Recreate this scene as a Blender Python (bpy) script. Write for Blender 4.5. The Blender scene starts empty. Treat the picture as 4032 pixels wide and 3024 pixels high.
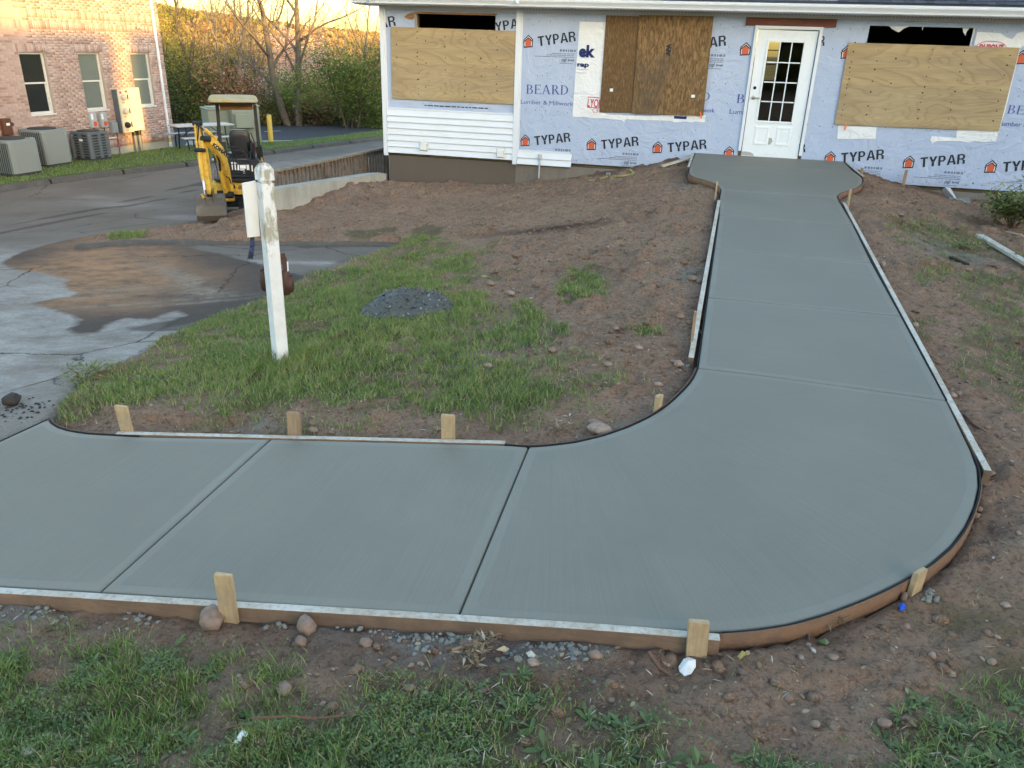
import bpy, math, random
import numpy as np
from mathutils import Matrix, Vector
rng = np.random.default_rng(7); random.seed(7)
C = bpy.context.scene.collection
PI = math.pi
# ---------------- camera (measured from the lines of house and brick building; metres, x along the house front) ----------------
FOC = 3069.3                      # in pixels of the 4032 px wide photograph
def _rot(p, r, h):
    M = np.array([[1,0,0],[0,0,-1],[0,1,0]], float)
    c, s = math.cos(p), math.sin(p); P = np.array([[1,0,0],[0,c,-s],[0,s,c]])
    c, s = math.cos(r), math.sin(r); Q = np.array([[c,-s,0],[s,c,0],[0,0,1]])
    c, s = math.cos(h), math.sin(h); W = np.array([[c,-s,0],[s,c,0],[0,0,1]])
    return Q @ P @ M @ W
CM = _rot(math.radians(23.3757), math.radians(1.8606), math.radians(-13.2416))
cam_d = bpy.data.cameras.new('camera'); cam = bpy.data.objects.new('camera', cam_d); C.objects.link(cam)
cam_d.sensor_width = 36; cam_d.lens = 36 * FOC / 4032; cam_d.clip_start = .05; cam_d.clip_end = 5000
cam.matrix_world = Matrix((( CM[0,0], -CM[1,0], -CM[2,0], 0), (CM[0,1], -CM[1,1], -CM[2,1], 0), (CM[0,2], -CM[1,2], -CM[2,2], 0), (0,0,0,1)))
bpy.context.scene.camera = cam
# ---------------- light ----------------
SUN_EL = math.radians(6.3)
SH = Vector((.80, -.60))        # horizontal direction towards the sun
w = bpy.data.worlds.new('World'); bpy.context.scene.world = w; w.use_nodes = True
nt = w.node_tree; bg = nt.nodes['Background']
sky = nt.nodes.new('ShaderNodeTexSky'); sky.sky_type = 'NISHITA'; sky.sun_disc = False
sky.sun_elevation = SUN_EL; sky.sun_rotation = math.atan2(SH.x, SH.y)
sky.air_density = 1.0; sky.dust_density = 1.4; sky.ozone_density = 1.0
nt.links.new(sky.outputs[0], bg.inputs[0]); bg.inputs[1].default_value = .15
sd = bpy.data.lights.new('sun', 'SUN'); sd.energy = 2.0; sd.angle = math.radians(.6); sd.color = (.88, .50, .12)
so = bpy.data.objects.new('sun', sd); C.objects.link(so)
sdir = Vector((SH.x*math.cos(SUN_EL), SH.y*math.cos(SUN_EL), math.sin(SUN_EL)))
so.rotation_euler = sdir.to_track_quat('Z', 'Y').to_euler(); so.location = (20, -10, 20)
S = bpy.context.scene
S.view_settings.view_transform = 'Standard'; S.view_settings.look = 'None'; S.view_settings.gamma = 1
S.view_settings.use_curve_mapping = False; S.view_settings.exposure = 2.85
try:
    S.cycles.use_denoising = True; S.cycles.max_bounces = 6; S.cycles.diffuse_bounces = 3; S.cycles.transparent_max_bounces = 6
except Exception: pass

# ---------------- survey helpers: where a sight line of the photograph meets a plane or the ground ----------------
def ray(x, y):
    return CM.T @ np.array([(x-2016)/FOC, (y-1512)/FOC, 1.])
def onZ(x, y, z): d = ray(x, y); return d*z/d[2]
def onY(x, y, Y): d = ray(x, y); return d*Y/d[1]
HF = 14.29                        # house front
def XZ(x, y, Y=HF): p = onY(x, y, Y); return float(p[0]), float(p[2])
def meet(x, y, fun, z0=-2.3):
    z = z0
    for _ in range(25):
        p = onZ(x, y, z); zn = float(fun(np.array([p[0]]), np.array([p[1]]))[0]); z = .5*z+.5*zn
    return onZ(x, y, z)

# ---------------- noise ----------------
def _hash(ix, iy, s):
    n = (ix.astype(np.int64)*374761393 + iy.astype(np.int64)*668265263 + s*974711) & 0x7fffffff
    n = ((n ^ (n >> 13))*1274126177) & 0x7fffffff
    return ((n ^ (n >> 16)) & 0xffff)/65535.
def vnoise(x, y, s=0):
    ix, iy = np.floor(x), np.floor(y); fx, fy = x-ix, y-iy; fx = fx*fx*(3-2*fx); fy = fy*fy*(3-2*fy)
    a = _hash(ix, iy, s); b = _hash(ix+1, iy, s); c = _hash(ix, iy+1, s); d = _hash(ix+1, iy+1, s)
    return (a*(1-fx)+b*fx)*(1-fy)+(c*(1-fx)+d*fx)*fy
def fbm(x, y, sc, o=4, s=0):
    t = 0; a = 1; n = 0
    for i in range(o):
        t = t+a*vnoise(x*sc, y*sc, s+i*17); n += a; a *= .5; sc *= 2.1
    return t/n
def sstep(a, b, x): t = np.clip((x-a)/(b-a), 0, 1); return t*t*(3-2*t)
def sdist(px, py, poly):
    """signed distance to polygon, negative inside"""
    P = np.asarray(poly, float)[:, :2]; n = len(P)
    d = np.full(px.shape, 1e9); ins = np.zeros(px.shape, bool)
    for i in range(n):
        a, b = P[i], P[(i+1) % n]; e = b-a; L = e@e
        if L < 1e-12: continue
        t = np.clip(((px-a[0])*e[0]+(py-a[1])*e[1])/L, 0, 1)
        d = np.minimum(d, (px-a[0]-t*e[0])**2+(py-a[1]-t*e[1])**2)
        if a[1] != b[1]:
            c = ((a[1] > py) != (b[1] > py)) & (px < (b[0]-a[0])*(py-a[1])/(b[1]-a[1])+a[0]); ins ^= c
    d = np.sqrt(d); return np.where(ins, -d, d)
def tps(pts):
    P = np.array(pts, float); n = len(P)
    U = lambda r2: np.where(r2 > 1e-12, .5*r2*np.log(r2+1e-12), 0)
    K = U(((P[:, None, :2]-P[None, :, :2])**2).sum(-1))+np.eye(n)*.15
    A = np.zeros((n+3, n+3)); A[:n, :n] = K; A[:n, n] = 1; A[:n, n+1:] = P[:, :2]; A[n, :n] = 1; A[n+1:, :n] = P[:, :2].T
    wv = np.linalg.solve(A, np.concatenate([P[:, 2], np.zeros(3)]))
    def f(x, y):
        o = wv[n]+wv[n+1]*x+wv[n+2]*y
        for i in range(n): o = o+wv[i]*U((x-P[i, 0])**2+(y-P[i, 1])**2)
        return o
    return f

# ---------------- object helpers ----------------
def tag(o, label=None, cat=None, group=None, kind=None):
    if label: o['label'] = label
    if cat: o['category'] = cat
    if group: o['group'] = group
    if kind: o['kind'] = kind
    return o
def empty(name, loc=(0,0,0), rz=0, **k):
    o = bpy.data.objects.new(name, None); C.objects.link(o); o.location = loc; o.rotation_euler = (0, 0, rz); o.empty_display_size = .1
    return tag(o, **k)
def link(name, me, m=None, parent=None, **k):
    o = bpy.data.objects.new(name, me); C.objects.link(o)
    if m is not None and not me.materials:
        for mm in (m if isinstance(m, (list, tuple)) else [m]): me.materials.append(mm)
    if parent is not None: o.parent = parent
    return tag(o, **k)
def mesh_np(name, v, f, m=None, parent=None, smooth=False, attrs=None, mi=None, uv=None, **k):
    """f: (n,3) or (n,4) int array"""
    me = bpy.data.meshes.new(name); v = np.asarray(v, np.float32); f = np.asarray(f, np.int32); n, q = f.shape
    me.vertices.add(len(v)); me.vertices.foreach_set('co', v.ravel())
    me.loops.add(n*q); me.loops.foreach_set('vertex_index', f.ravel())
    me.polygons.add(n); me.polygons.foreach_set('loop_start', np.arange(0, n*q, q, dtype=np.int32))
    me.update(calc_edges=True)
    if smooth: me.polygons.foreach_set('use_smooth', np.ones(n, bool))
    if mi is not None: me.polygons.foreach_set('material_index', np.asarray(mi, np.int32))
    for an, av in (attrs or {}).items():
        a = me.attributes.new(an, 'FLOAT', 'POINT'); a.data.foreach_set('value', np.asarray(av, np.float32))
    if uv is not None:
        ul = me.uv_layers.new(name='UVMap'); ul.data.foreach_set('uv', np.asarray(uv, np.float32)[f.ravel()].ravel())
    return link(name, me, m, parent, **k)

class MB:
    """collects simple shapes into one mesh"""
    def __init__(s): s.v = []; s.f = []; s.M = Matrix.Identity(4)
    def add(s, vs, fs, M=None):
        b = len(s.v); T = s.M @ M if M is not None else s.M
        s.v += [tuple(T @ Vector(p)) for p in vs]; s.f += [tuple(i+b for i in q) for q in fs]; return s
    def box(s, a, b, M=None, bev=0):
        (x0, y0, z0), (x1, y1, z1) = a, b
        if x0 > x1: x0, x1 = x1, x0
        if y0 > y1: y0, y1 = y1, y0
        if z0 > z1: z0, z1 = z1, z0
        if bev <= 0:
            return s.add([(x0,y0,z0),(x1,y0,z0),(x1,y1,z0),(x0,y1,z0),(x0,y0,z1),(x1,y0,z1),(x1,y1,z1),(x0,y1,z1)],
                         [(0,3,2,1),(4,5,6,7),(0,1,5,4),(1,2,6,5),(2,3,7,6),(3,0,4,7)], M)
        e = min(bev, (x1-x0)*.49, (y1-y0)*.49, (z1-z0)*.49); vs = []; 
        def rc(z, i):
            X0, X1, Y0, Y1 = x0+i, x1-i, y0+i, y1-i; c = e if i == 0 else e*.0+1e-4
            return [(X0+c,Y0,z),(X1-c,Y0,z),(X1,Y0+c,z),(X1,Y1-c,z),(X1-c,Y1,z),(X0+c,Y1,z),(X0,Y1-c,z),(X0,Y0+c,z)]
        vs = rc(z0, e)+rc(z0+e, 0)+rc(z1-e, 0)+rc(z1, e); fs = [tuple(range(7,-1,-1)), tuple(range(24,32))]
        for l in range(3):
            for i in range(8): j = (i+1) % 8; fs.append((l*8+i, l*8+j, l*8+8+j, l*8+8+i))
        return s.add(vs, fs, M)
    def tube(s, pts, r, n=8, cap=True, M=None, ry=None):
        pts = [Vector(p) for p in pts]; m = len(pts)
        rs = list(r) if isinstance(r, (list, tuple)) else [r]*m
        vs = []; fs = []; up = None
        for i, p in enumerate(pts):
            t = (pts[min(i+1, m-1)]-pts[max(i-1, 0)])
            if t.length < 1e-9: t = Vector((0,0,1))
            t.normalize()
            if up is None: up = Vector((0,0,1)) if abs(t.z) < .9 else Vector((0,1,0))
            a = t.cross(up).normalized(); b = a.cross(t).normalized(); up = b
            for k in range(n):
                g = 2*PI*(k+.5)/n; vs.append(p+a*math.cos(g)*rs[i]+b*math.sin(g)*rs[i])
        for i in range(m-1):
            for k in range(n): j = (k+1) % n; fs.append((i*n+k, i*n+j, (i+1)*n+j, (i+1)*n+k))
        if cap: fs += [tuple(range(n-1,-1,-1)), tuple((m-1)*n+k for k in range(n))]
        return s.add(vs, fs, M)
    def bar(s, a, b, wd, th, up=(0,0,1), M=None):
        """rectangular bar from a to b; wd across, th along up"""
        a = Vector(a); b = Vector(b); t = (b-a).normalized(); u = Vector(up); sd_ = t.cross(u).normalized(); u = sd_.cross(t).normalized()
        vs = []
        for p in (a, b):
            for (i, j) in ((-1,-1),(1,-1),(1,1),(-1,1)): vs.append(p+sd_*wd*.5*i+u*th*.5*j)
        return s.add(vs, [(0,1,2,3),(7,6,5,4),(0,4,5,1),(1,5,6,2),(2,6,7,3),(3,7,4,0)], M)
    def prism(s, poly, y0, y1, M=None):
        """poly in (x,z), extruded in y"""
        n = len(poly); vs = [(x, y0, z) for x, z in poly]+[(x, y1, z) for x, z in poly]
        fs = [tuple(range(n)), tuple(range(2*n-1, n-1, -1))]+[(i, i+n, (i+1) % n+n, (i+1) % n) for i in range(n)]
        return s.add(vs, fs, M)
    def lathe(s, prof, n=16, M=None):
        vs = []; fs = []; m = len(prof)
        for r, z in prof:
            for k in range(n): g = 2*PI*k/n; vs.append((r*math.cos(g), r*math.sin(g), z))
        for i in range(m-1):
            for k in range(n): j = (k+1) % n; fs.append((i*n+k, i*n+j, (i+1)*n+j, (i+1)*n+k))
        fs += [tuple(range(n-1,-1,-1)), tuple((m-1)*n+k for k in range(n))]
        return s.add(vs, fs, M)
    def mesh(s, name, smooth=False):
        me = bpy.data.meshes.new(name); me.from_pydata(s.v, [], s.f); me.update()
        if smooth:
            me.polygons.foreach_set('use_smooth', [True]*len(me.polygons))
            try: me.set_sharp_from_angle(angle=math.radians(38))
            except Exception: pass
        return me
    def build(s, name, m=None, parent=None, smooth=False, **k): return link(name, s.mesh(name, smooth), m, parent, **k)
def T(x=0, y=0, z=0, rz=0, rx=0, ry=0): return Matrix.Translation((x, y, z)) @ Matrix.Rotation(rz, 4, 'Z') @ Matrix.Rotation(ry, 4, 'Y') @ Matrix.Rotation(rx, 4, 'X')

# ---------------- materials ----------------
class NM:
    def __init__(s, name, rough=.8, spec=.3, metal=0):
        s.m = bpy.data.materials.new(name); s.m.use_nodes = True; s.t = s.m.node_tree; s.b = s.t.nodes['Principled BSDF']
        s.b.inputs['Roughness'].default_value = rough; s.b.inputs['Metallic'].default_value = metal
        s.b.inputs['Specular IOR Level'].default_value = spec; s._co = None; s.bumpn = None
    def n(s, ty, **k):
        x = s.t.nodes.new('ShaderNode'+ty)
        for a, v in k.items(): setattr(x, a, v)
        return x
    def L(s, a, b): s.t.links.new(a, b)
    def co(s, scale=(1,1,1), rot=(0,0,0), kind='Object', loc=(0,0,0)):
        tc = s.n('TexCoord'); mp = s.n('Mapping'); mp.inputs['Scale'].default_value = scale; mp.inputs['Rotation'].default_value = rot; mp.inputs['Location'].default_value = loc
        s.L(tc.outputs[kind], mp.inputs[0]); return mp.outputs[0]
    def noise(s, sc=5, det=4, rough=.55, co=None, dist=0):
        x = s.n('TexNoise'); x.inputs['Scale'].default_value = sc; x.inputs['Detail'].default_value = det; x.inputs['Roughness'].default_value = rough; x.inputs['Distortion'].default_value = dist
        s.L(co if co is not None else s.co(), x.inputs['Vector']); return x.outputs['Fac']
    def vor(s, sc=5, co=None, feat='F1', out='Distance', rnd=1):
        x = s.n('TexVoronoi'); x.feature = feat; x.inputs['Scale'].default_value = sc; x.inputs['Randomness'].default_value = rnd
        s.L(co if co is not None else s.co(), x.inputs['Vector']); return x.outputs[out]
    def ramp(s, fac, stops, interp='LINEAR'):
        x = s.n('ValToRGB'); r = x.color_ramp; r.interpolation = interp
        while len(r.elements) < len(stops): r.elements.new(.5)
        for e, (p, c) in zip(r.elements, stops):
            e.position = p; e.color = (c, c, c, 1) if isinstance(c, (int, float)) else (*c, 1)
        s.L(fac, x.inputs[0]); return x.outputs[0]
    def mix(s, fac, a, b, mode='MIX'):
        x = s.n('Mix', data_type='RGBA', blend_type=mode)
        for i, v in ((0, fac), (6, a), (7, b)):
            if isinstance(v, (int, float)): x.inputs[i].default_value = v if i == 0 else (v, v, v, 1)
            elif isinstance(v, tuple): x.inputs[i].default_value = (*v, 1)
            else: s.L(v, x.inputs[i])
        return x.outputs[2]
    def math(s, op, a, b=0., c=None):
        x = s.n('Math', operation=op)
        for i, v in enumerate((a, b) if c is None else (a, b, c)):
            if isinstance(v, (int, float)): x.inputs[i].default_value = v
            else: s.L(v, x.inputs[i])
        return x.outputs[0]
    def attr(s, name): x = s.n('Attribute'); x.attribute_name = name; return x.outputs['Fac']
    def color(s, v):
        if isinstance(v, tuple): s.b.inputs['Base Color'].default_value = (*v, 1)
        else: s.L(v, s.b.inputs['Base Color'])
        return s
    def rough(s, v): s.L(v, s.b.inputs['Roughness']); return s
    def bump(s, h, dist=.01, strength=1):
        x = s.n('Bump'); x.inputs['Distance'].default_value = dist; x.inputs['Strength'].default_value = strength; s.L(h, x.inputs['Height'])
        if s.bumpn is not None: s.L(s.bumpn, x.inputs['Normal'])
        s.bumpn = x.outputs[0]; s.L(s.bumpn, s.b.inputs['Normal']); return s
def plain(name, c, rough=.6, var=.15, sc=12, metal=0, spec=.4, bump=0, dirt=None, dsc=3, damt=.5):
    k = NM(name, rough, spec, metal); n1 = k.noise(sc, 5)
    lo = tuple(v*(1-var) for v in c); hi = tuple(min(v*(1+var), 1) for v in c)
    col = k.mix(n1, lo, hi)
    if dirt:
        n2 = k.noise(dsc, 8, .7); col = k.mix(k.ramp(n2, [(.5, 0), (.68, damt)]), col, dirt)
    k.color(col)
    k.rough(k.ramp(n1, [(.2, max(rough-.1, .02)), (.8, min(rough+.12, 1))]))
    if bump: k.bump(k.noise(sc*4, 4), bump)
    return k.m
# ---------------- walkway surface ----------------
VS = 1.8228                       # the photograph was measured on a 2212 px wide copy
def v(x, y): return (x*VS, y*VS)
def softp(t, k=.25): return k*np.log1p(np.exp(np.clip(t/k, -40, 40)))
def Zw(x, y):
    z = -1.935+.031*(y-4.97)+.0218*softp(y-11.3)
    return z-.07*softp(.1-x)*(1-sstep(5, 7, y))
def onW(px, py): return meet(px, py, Zw, -2)
def r3(x, y): return (2600+.4219*x, 500+.4219*y)
JT = 'wABCDEFGHe'
Lpx = {
 'w': (2737, 606), 'A': (2757, 653) ,
}
left_w_A = [onY(2737, 607.6, HF), onW(*r3(290, 330)), onW(*r3(276, 372))]
left_A_B = [onW(*r3(p, q)) for p, q in ((276, 372), (266, 400), (265, 430), (290, 457), (340, 475), (400, 490), (480, 515), (530, 540), (556, 566), (566, 585))]
left = {
 'wA': left_w_A, 'AB': left_A_B,
 'BC': [onW(*r3(566, 585)), onW(*r3(563, 620)), onW(*r3(553, 680)), onW(2832, 846)],
 'CD': [onW(2832, 846), onW(2813, 979)], 'DE': [onW(2813, 979), onW(2786, 1171)], 'EF': [onW(2786, 1171), onW(2747, 1449)],
 'FG': [onW(*v(*q)) for q in ((1507, 795), (1500, 812), (1491, 826), (1476, 843), (1450, 868), (1425, 887), (1400, 902), (1375, 914), (1350, 925), (1300, 942), (1240, 956), (1180, 963), (1142, 965))],
 'GH': [onW(*v(*q)) for q in ((1142, 965), (1090, 961), (900, 956), (700, 951), (585, 948))],
 'He': [onW(*v(*q)) for q in ((585, 948), (400, 945), (300, 943), (245, 940), (190, 937), (150, 931), (125, 923), (111, 914), (105, 905))]}
right = {
 'wA': [onY(3321, 639, HF), onW(*r3(1790, 405))],
 'AB': [onW(*r3(p, q)) for p, q in ((1790, 405), (1880, 470), (1890, 490), (1887, 515), (1870, 545), (1830, 570), (1770, 587), (1700, 610), (1662, 630), (1652, 652))],
 'BC': [onW(*r3(1652, 652)), onW(*r3(1665, 685)), onW(*r3(1700, 745)), onW(3359, 886)],
 'CD': [onW(3359, 886), onW(3433, 1036)], 'DE': [onW(3433, 1036), onW(3549, 1245)], 'EF': [onW(3549, 1245), onW(3728, 1577)],
 'FG': [onW(*v(*q)) for q in ((2045, 865), (2085, 948), (2103, 985), (2114, 1015), (2116, 1045), (2110, 1080), (2098, 1115), (2078, 1152), (2050, 1186), (2012, 1218), (1965, 1247), (1910, 1276), (1850, 1302), (1780, 1328), (1710, 1348), (1630, 1361), (1560, 1366), (1500, 1364), (1300, 1352), (990, 1330))],
 'GH': [onW(*v(990, 1330)), onW(*v(600, 1305)), onW(*v(215, 1279))]}
a_, b_ = onW(*v(105, 905)), onW(*v(0, 953)); c_, d_ = onW(*v(600, 1305)), onW(*v(0, 1267))
# the end of the walk at the asphalt, carried on to the near form (outside the frame)
A2 = np.array([[b_[0]-a_[0], -(d_[0]-c_[0])], [b_[1]-a_[1], -(d_[1]-c_[1])]]); tt = np.linalg.solve(A2, (c_-a_)[:2])
e_ = a_+(b_-a_)*tt[0]; e_[2] = float(Zw(np.array([e_[0]]), np.array([e_[1]]))[0])
right['He'] = [onW(*v(215, 1279)), d_, e_]
SEG = ['wA', 'AB', 'BC', 'CD', 'DE', 'EF', 'FG', 'GH', 'He']
railL = [p for s_ in SEG for p in left[s_]]; railR = [p for s_ in SEG for p in right[s_]]
walk_poly = np.array([p[:2] for p in railL]+[p[:2] for p in railR[::-1]])
def resamp(pl, dist):
    P = np.array(pl); d = np.concatenate([[0], np.cumsum(np.linalg.norm(np.diff(P[:, :2], axis=0), axis=1))])
    return np.stack([np.interp(np.asarray(dist)*d[-1], d, P[:, i]) for i in range(P.shape[1])], 1), d[-1]
def smooth_line(pl, n=60, it=2):
    P, _ = resamp(pl, np.linspace(0, 1, n))
    for _ in range(it):
        Q = P.copy(); Q[1:-1] = .25*P[:-2]+.5*P[1:-1]+.25*P[2:]; P = Q
    return P

# ---------------- terrain ----------------
road_pts = [list(onZ(x, y, z)) for x, y, z in ((190, 1650, -2.26), (0, 1740, -2.27), (30, 1600, -2.34), (520, 1370, -2.42), (0, 1300, -2.6), (0, 1000, -2.85),
    (900, 1200, -2.56), (1200, 1080, -2.58), (1500, 990, -2.56), (600, 960, -2.82), (300, 985, -2.85), (800, 890, -3.0), (500, 900, -2.98), (0, 760, -3.3), (0, 860, -3.1), (700, 665, -3.3), (1060, 605, -3.36), (1500, 545, -3.4),
    (1500, 500, -3.5), (700, 452, -3.62), (1150, 462, -3.62), (1510, 480, -3.62), (960, 850, -3.06))]
road_pts += [[-14, 8, -3.2], [-14, 3, -3.1], [-8, 2, -2.6], [-5, 0, -2.3], [-40, 30, -3.7], [-30, 42, -3.7], [-7.2, 16, -3.2], [-8, 20, -3.3], [-8, 30, -3.4], [-20, 18, -3.35], [-22, 10, -3.35], [0, 30, -3.4], [0, 45, -3.6]]
for q in (0, .33, .66, 1, 1.3, 1.6):
    p = a_+(e_-a_)*q; road_pts.append([p[0], p[1], float(Zw(p[0:1], p[1:2])[0])-.012]); road_pts.append([p[0]-.5, p[1]+.1, float(Zw(p[0:1], p[1:2])[0])-.05])
road_pts = [p for i, p in enumerate(road_pts) if i not in (0, 1)]
Zr0 = tps(road_pts)
Zr = Zr0
def near_rail(side, offs, dz, n, segs):
    out = []
    pl = [p for s_ in segs for p in (left if side < 0 else right)[s_]]
    P, L = resamp(pl, np.linspace(0.01, .99, n))
    tdir = np.gradient(P[:, :2], axis=0); tdir /= np.linalg.norm(tdir, axis=1)[:, None]+1e-9
    nr = np.stack([tdir[:, 1], -tdir[:, 0]], 1)*(1 if side < 0 else -1)      # heading down the walk: left rail lies to the east... pick outward by test
    for q, m in zip(P, nr):
        c = q[:2]+m*offs
        if sdist(c[:1], c[1:2], walk_poly)[0] < 0: c = q[:2]-m*offs
        out.append([c[0], c[1], float(Zw(q[0:1], q[1:2])[0])+dz])
    return out
yp = near_rail(-1, .12, -.045, 5, ['BC', 'CD', 'DE', 'EF'])+near_rail(-1, .12, -.05, 5, ['FG'])+near_rail(-1, .12, -.055, 5, ['GH', 'He'])
yp += near_rail(1, .12, -.06, 6, ['BC', 'CD', 'DE', 'EF'])+near_rail(1, .12, -.07, 8, ['FG'])+near_rail(1, .12, -.06, 5, ['GH', 'He'])
for x, z in ((-.42, -1.70), (-1.0, -1.83), (-1.7, -2.0), (-2.5, -2.16), (-3.4, -2.31), (-4.6, -2.40), (-5.9, -2.46), (2.35, -1.68), (2.75, -1.78), (3.3, -1.93), (4, -2.03), (5.5, -2.08), (8, -2.1)):
    yp.append([x, 14.2, z])
yp += [list(onZ(x, y, z)) for x, y, z in ((2640, 720, -1.83), (3420, 760, -1.78), (2000, 850, -2.2), (2200, 1100, -2.12), (1600, 1250, -2.24), (1600, 850, -2.42), (2500, 1000, -1.99), (1200, 850, -2.62),
    (1110, 1450, -2.3), (3700, 1000, -1.98), (4000, 1400, -2.03), (4000, 2000, -2.08), (4000, 2600, -2.08), (100, 2700, -2.24), (100, 2900, -2.19), (1300, 2700, -2.14), (2000, 2700, -2.12), (2000, 3000, -2.05), (3500, 2800, -2.07),
    (700, 1500, -2.33), (300, 1480, -2.34), (800, 1270, -2.47), (1200, 1090, -2.52), (1500, 985, -2.5), (1100, 950, -2.62), (700, 950, -2.74), (350, 960, -2.8), (620, 905, -2.9), (850, 885, -2.93), (210, 1600, -2.28))]
yp += [[-6.55, 11.35, -2.49], [-6.35, 12.9, -2.40], [-6.0, 13.9, -2.42]]
yp += [[0, .3, -1.8], [-3, .3, -2.0], [3, .5, -1.9], [6, 2, -2.05], [7, 8, -2.1], [-5, .5, -2.25], [0, -2, -1.7]]
Zy = tps(yp)
edge_px = [v(*q) for q in ((105, 905), (122, 880), (150, 852), (195, 822), (250, 792), (330, 748), (420, 702), (500, 672), (560, 652), (610, 628), (650, 610), (700, 588), (760, 566), (820, 549), (862, 541))]
curb_px = [v(*q) for q in ((862, 532), (800, 531), (700, 530), (600, 529), (500, 528), (400, 527), (300, 527), (230, 531), (190, 537), (172, 536))]
tip_px = [v(*q) for q in ((185, 527), (210, 516), (260, 503), (330, 494), (400, 484), (430, 478), (480, 474), (540, 462), (597, 447))]
Zmix = lambda x, y: Zr(x, y)
def gpt(q): p = meet(q[0], q[1], Zr, -2.6); return [float(p[0]), float(p[1])]
edge_w = [gpt(q) for q in edge_px]; curb_w = [gpt(q) for q in curb_px]; tip_w = [gpt(q) for q in tip_px]
wallL_, wallR_ = onZ(1085, 745, -2.3), np.array([-5.99, 14.25, -2.3])
yard_poly = edge_w+curb_w+tip_w+[[-6.72, 11.1], [-6.72, 11.5], [-6.5, 13.0], [-6.02, 14.4], [14, 14.6], [14, -4], [-7, -4], [e_[0]-.15, e_[1]-.3], [e_[0], e_[1]], [float(a_[0]), float(a_[1])]]
yard_poly = np.array(yard_poly)
def yard_z(x, y):
    """finished height of the yard soil, sunk under the walkway and beyond its own edge"""
    z = Zy(x, y)+.03*(fbm(x, y, 1.3, 4, 3)-.5)*2+.028*(fbm(x, y, 6, 4, 9)-.5)*2+.024*(fbm(x, y, 17, 3, 5)-.5)*2
    cl = fbm(x, y, 5, 3, 31); z = z+.06*sstep(.52, .72, cl)*sstep(.35, .7, fbm(x, y, 1.1, 2, 77))
    d = sdist(x, y, walk_poly); zw = Zw(x, y)
    lim = zw-.048+np.maximum(d-.13, 0)*.3
    z = np.where(d < .5, np.minimum(z, lim), z)
    z = np.where(d < .045, np.minimum(z, zw-.07), z); z = np.where(d < 0, zw-.13, z)
    dy = sdist(x, y, yard_poly); zr = Zr(x, y)
    jag = .05*(fbm(x, y, 3, 3, 12)-.5)
    e = sstep(.07, -.05, dy+jag)                    # 0 outside, 1 inside
    z = np.where((dy > -1.2) & (d > .3) & (x < -1), np.maximum(z, zr+.02), z)
    out_ = np.where(d < .4, np.minimum(zr-.09, zw-.14), zr-.09)
    return np.where(dy < 1.2, out_*(1-e)+z*e, zr-.3)
def ground_z(x, y): return yard_z(np.atleast_1d(np.asarray(x, float)), np.atleast_1d(np.asarray(y, float)))
def onG(px, py): return meet(px, py, lambda x, y: Zy(x, y), -2.2)

# ---- grass cover map ----
def gpoly(pts): return np.array([[float(c) for c in onG(*v(*q))[:2]] for q in pts])
lawn_mid = gpoly([(118, 890), (160, 850), (250, 795), (420, 705), (560, 655), (650, 612), (760, 568), (850, 545), (900, 525), (960, 520), (1010, 527), (1035, 560), (1045, 610), (1000, 640), (985, 690), (1050, 705), (1120, 700), (1185, 740), (1240, 790), (1262, 850), (1240, 885), (1150, 910), (1000, 918), (900, 925), (700, 905), (500, 905), (300, 890), (200, 895)])
tufts = [gpoly(q) for q in ([(865, 525), (880, 500), (920, 485), (955, 492), (950, 520), (900, 530)], [(225, 520), (260, 503), (320, 500), (315, 513)],
    [(1105, 700), (1120, 660), (1150, 645), (1170, 665), (1165, 700)], [(1185, 735), (1200, 705), (1230, 708), (1222, 732)], [(1362, 712), (1385, 702), (1422, 708), (1420, 724), (1370, 724)],
    [(1200, 620), (1230, 585), (1290, 590), (1330, 620), (1290, 650), (1220, 655)], [(960, 650), (1000, 630), (1050, 640), (1040, 700), (970, 720)], [(745, 500), (860, 488), (850, 512), (760, 518)], [(1295, 830), (1330, 818), (1345, 835), (1320, 850)])]
lawn_right = [gpoly(q) for q in ([(2060, 600), (2130, 585), (2300, 590), (2300, 740), (2180, 700), (2120, 680), (2080, 640)], [(2080, 740), (2130, 700), (2200, 740), (2320, 760), (2330, 900), (2200, 900), (2130, 830), (2090, 790)],
    [(1960, 700), (2010, 690), (2020, 730), (1970, 740)], [(1985, 590), (2040, 575), (2050, 610), (2000, 620)], [(1900, 480), (2000, 470), (2150, 520), (2180, 560), (2060, 560), (1960, 530)], [(2040, 1310), (2100, 1280), (2150, 1310), (2120, 1345), (2060, 1345)], [(2180, 1350), (2300, 1330), (2300, 1400), (2200, 1400)])]
lawn_near = gpoly([(-80, 1340), (40, 1362), (120, 1376), (230, 1380), (330, 1392), (430, 1392), (520, 1405), (600, 1425), (640, 1440), (600, 1470), (620, 1500), (680, 1530), (735, 1500), (770, 1462), (860, 1470), (960, 1500), (1040, 1530), (1120, 1490), (1230, 1480), (1300, 1540), (1420, 1560), (1550, 1580), (1700, 1600), (1850, 1560), (1960, 1500), (2060, 1500), (2180, 1440), (2400, 1400), (2500, 1900), (-200, 1900)])
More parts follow.
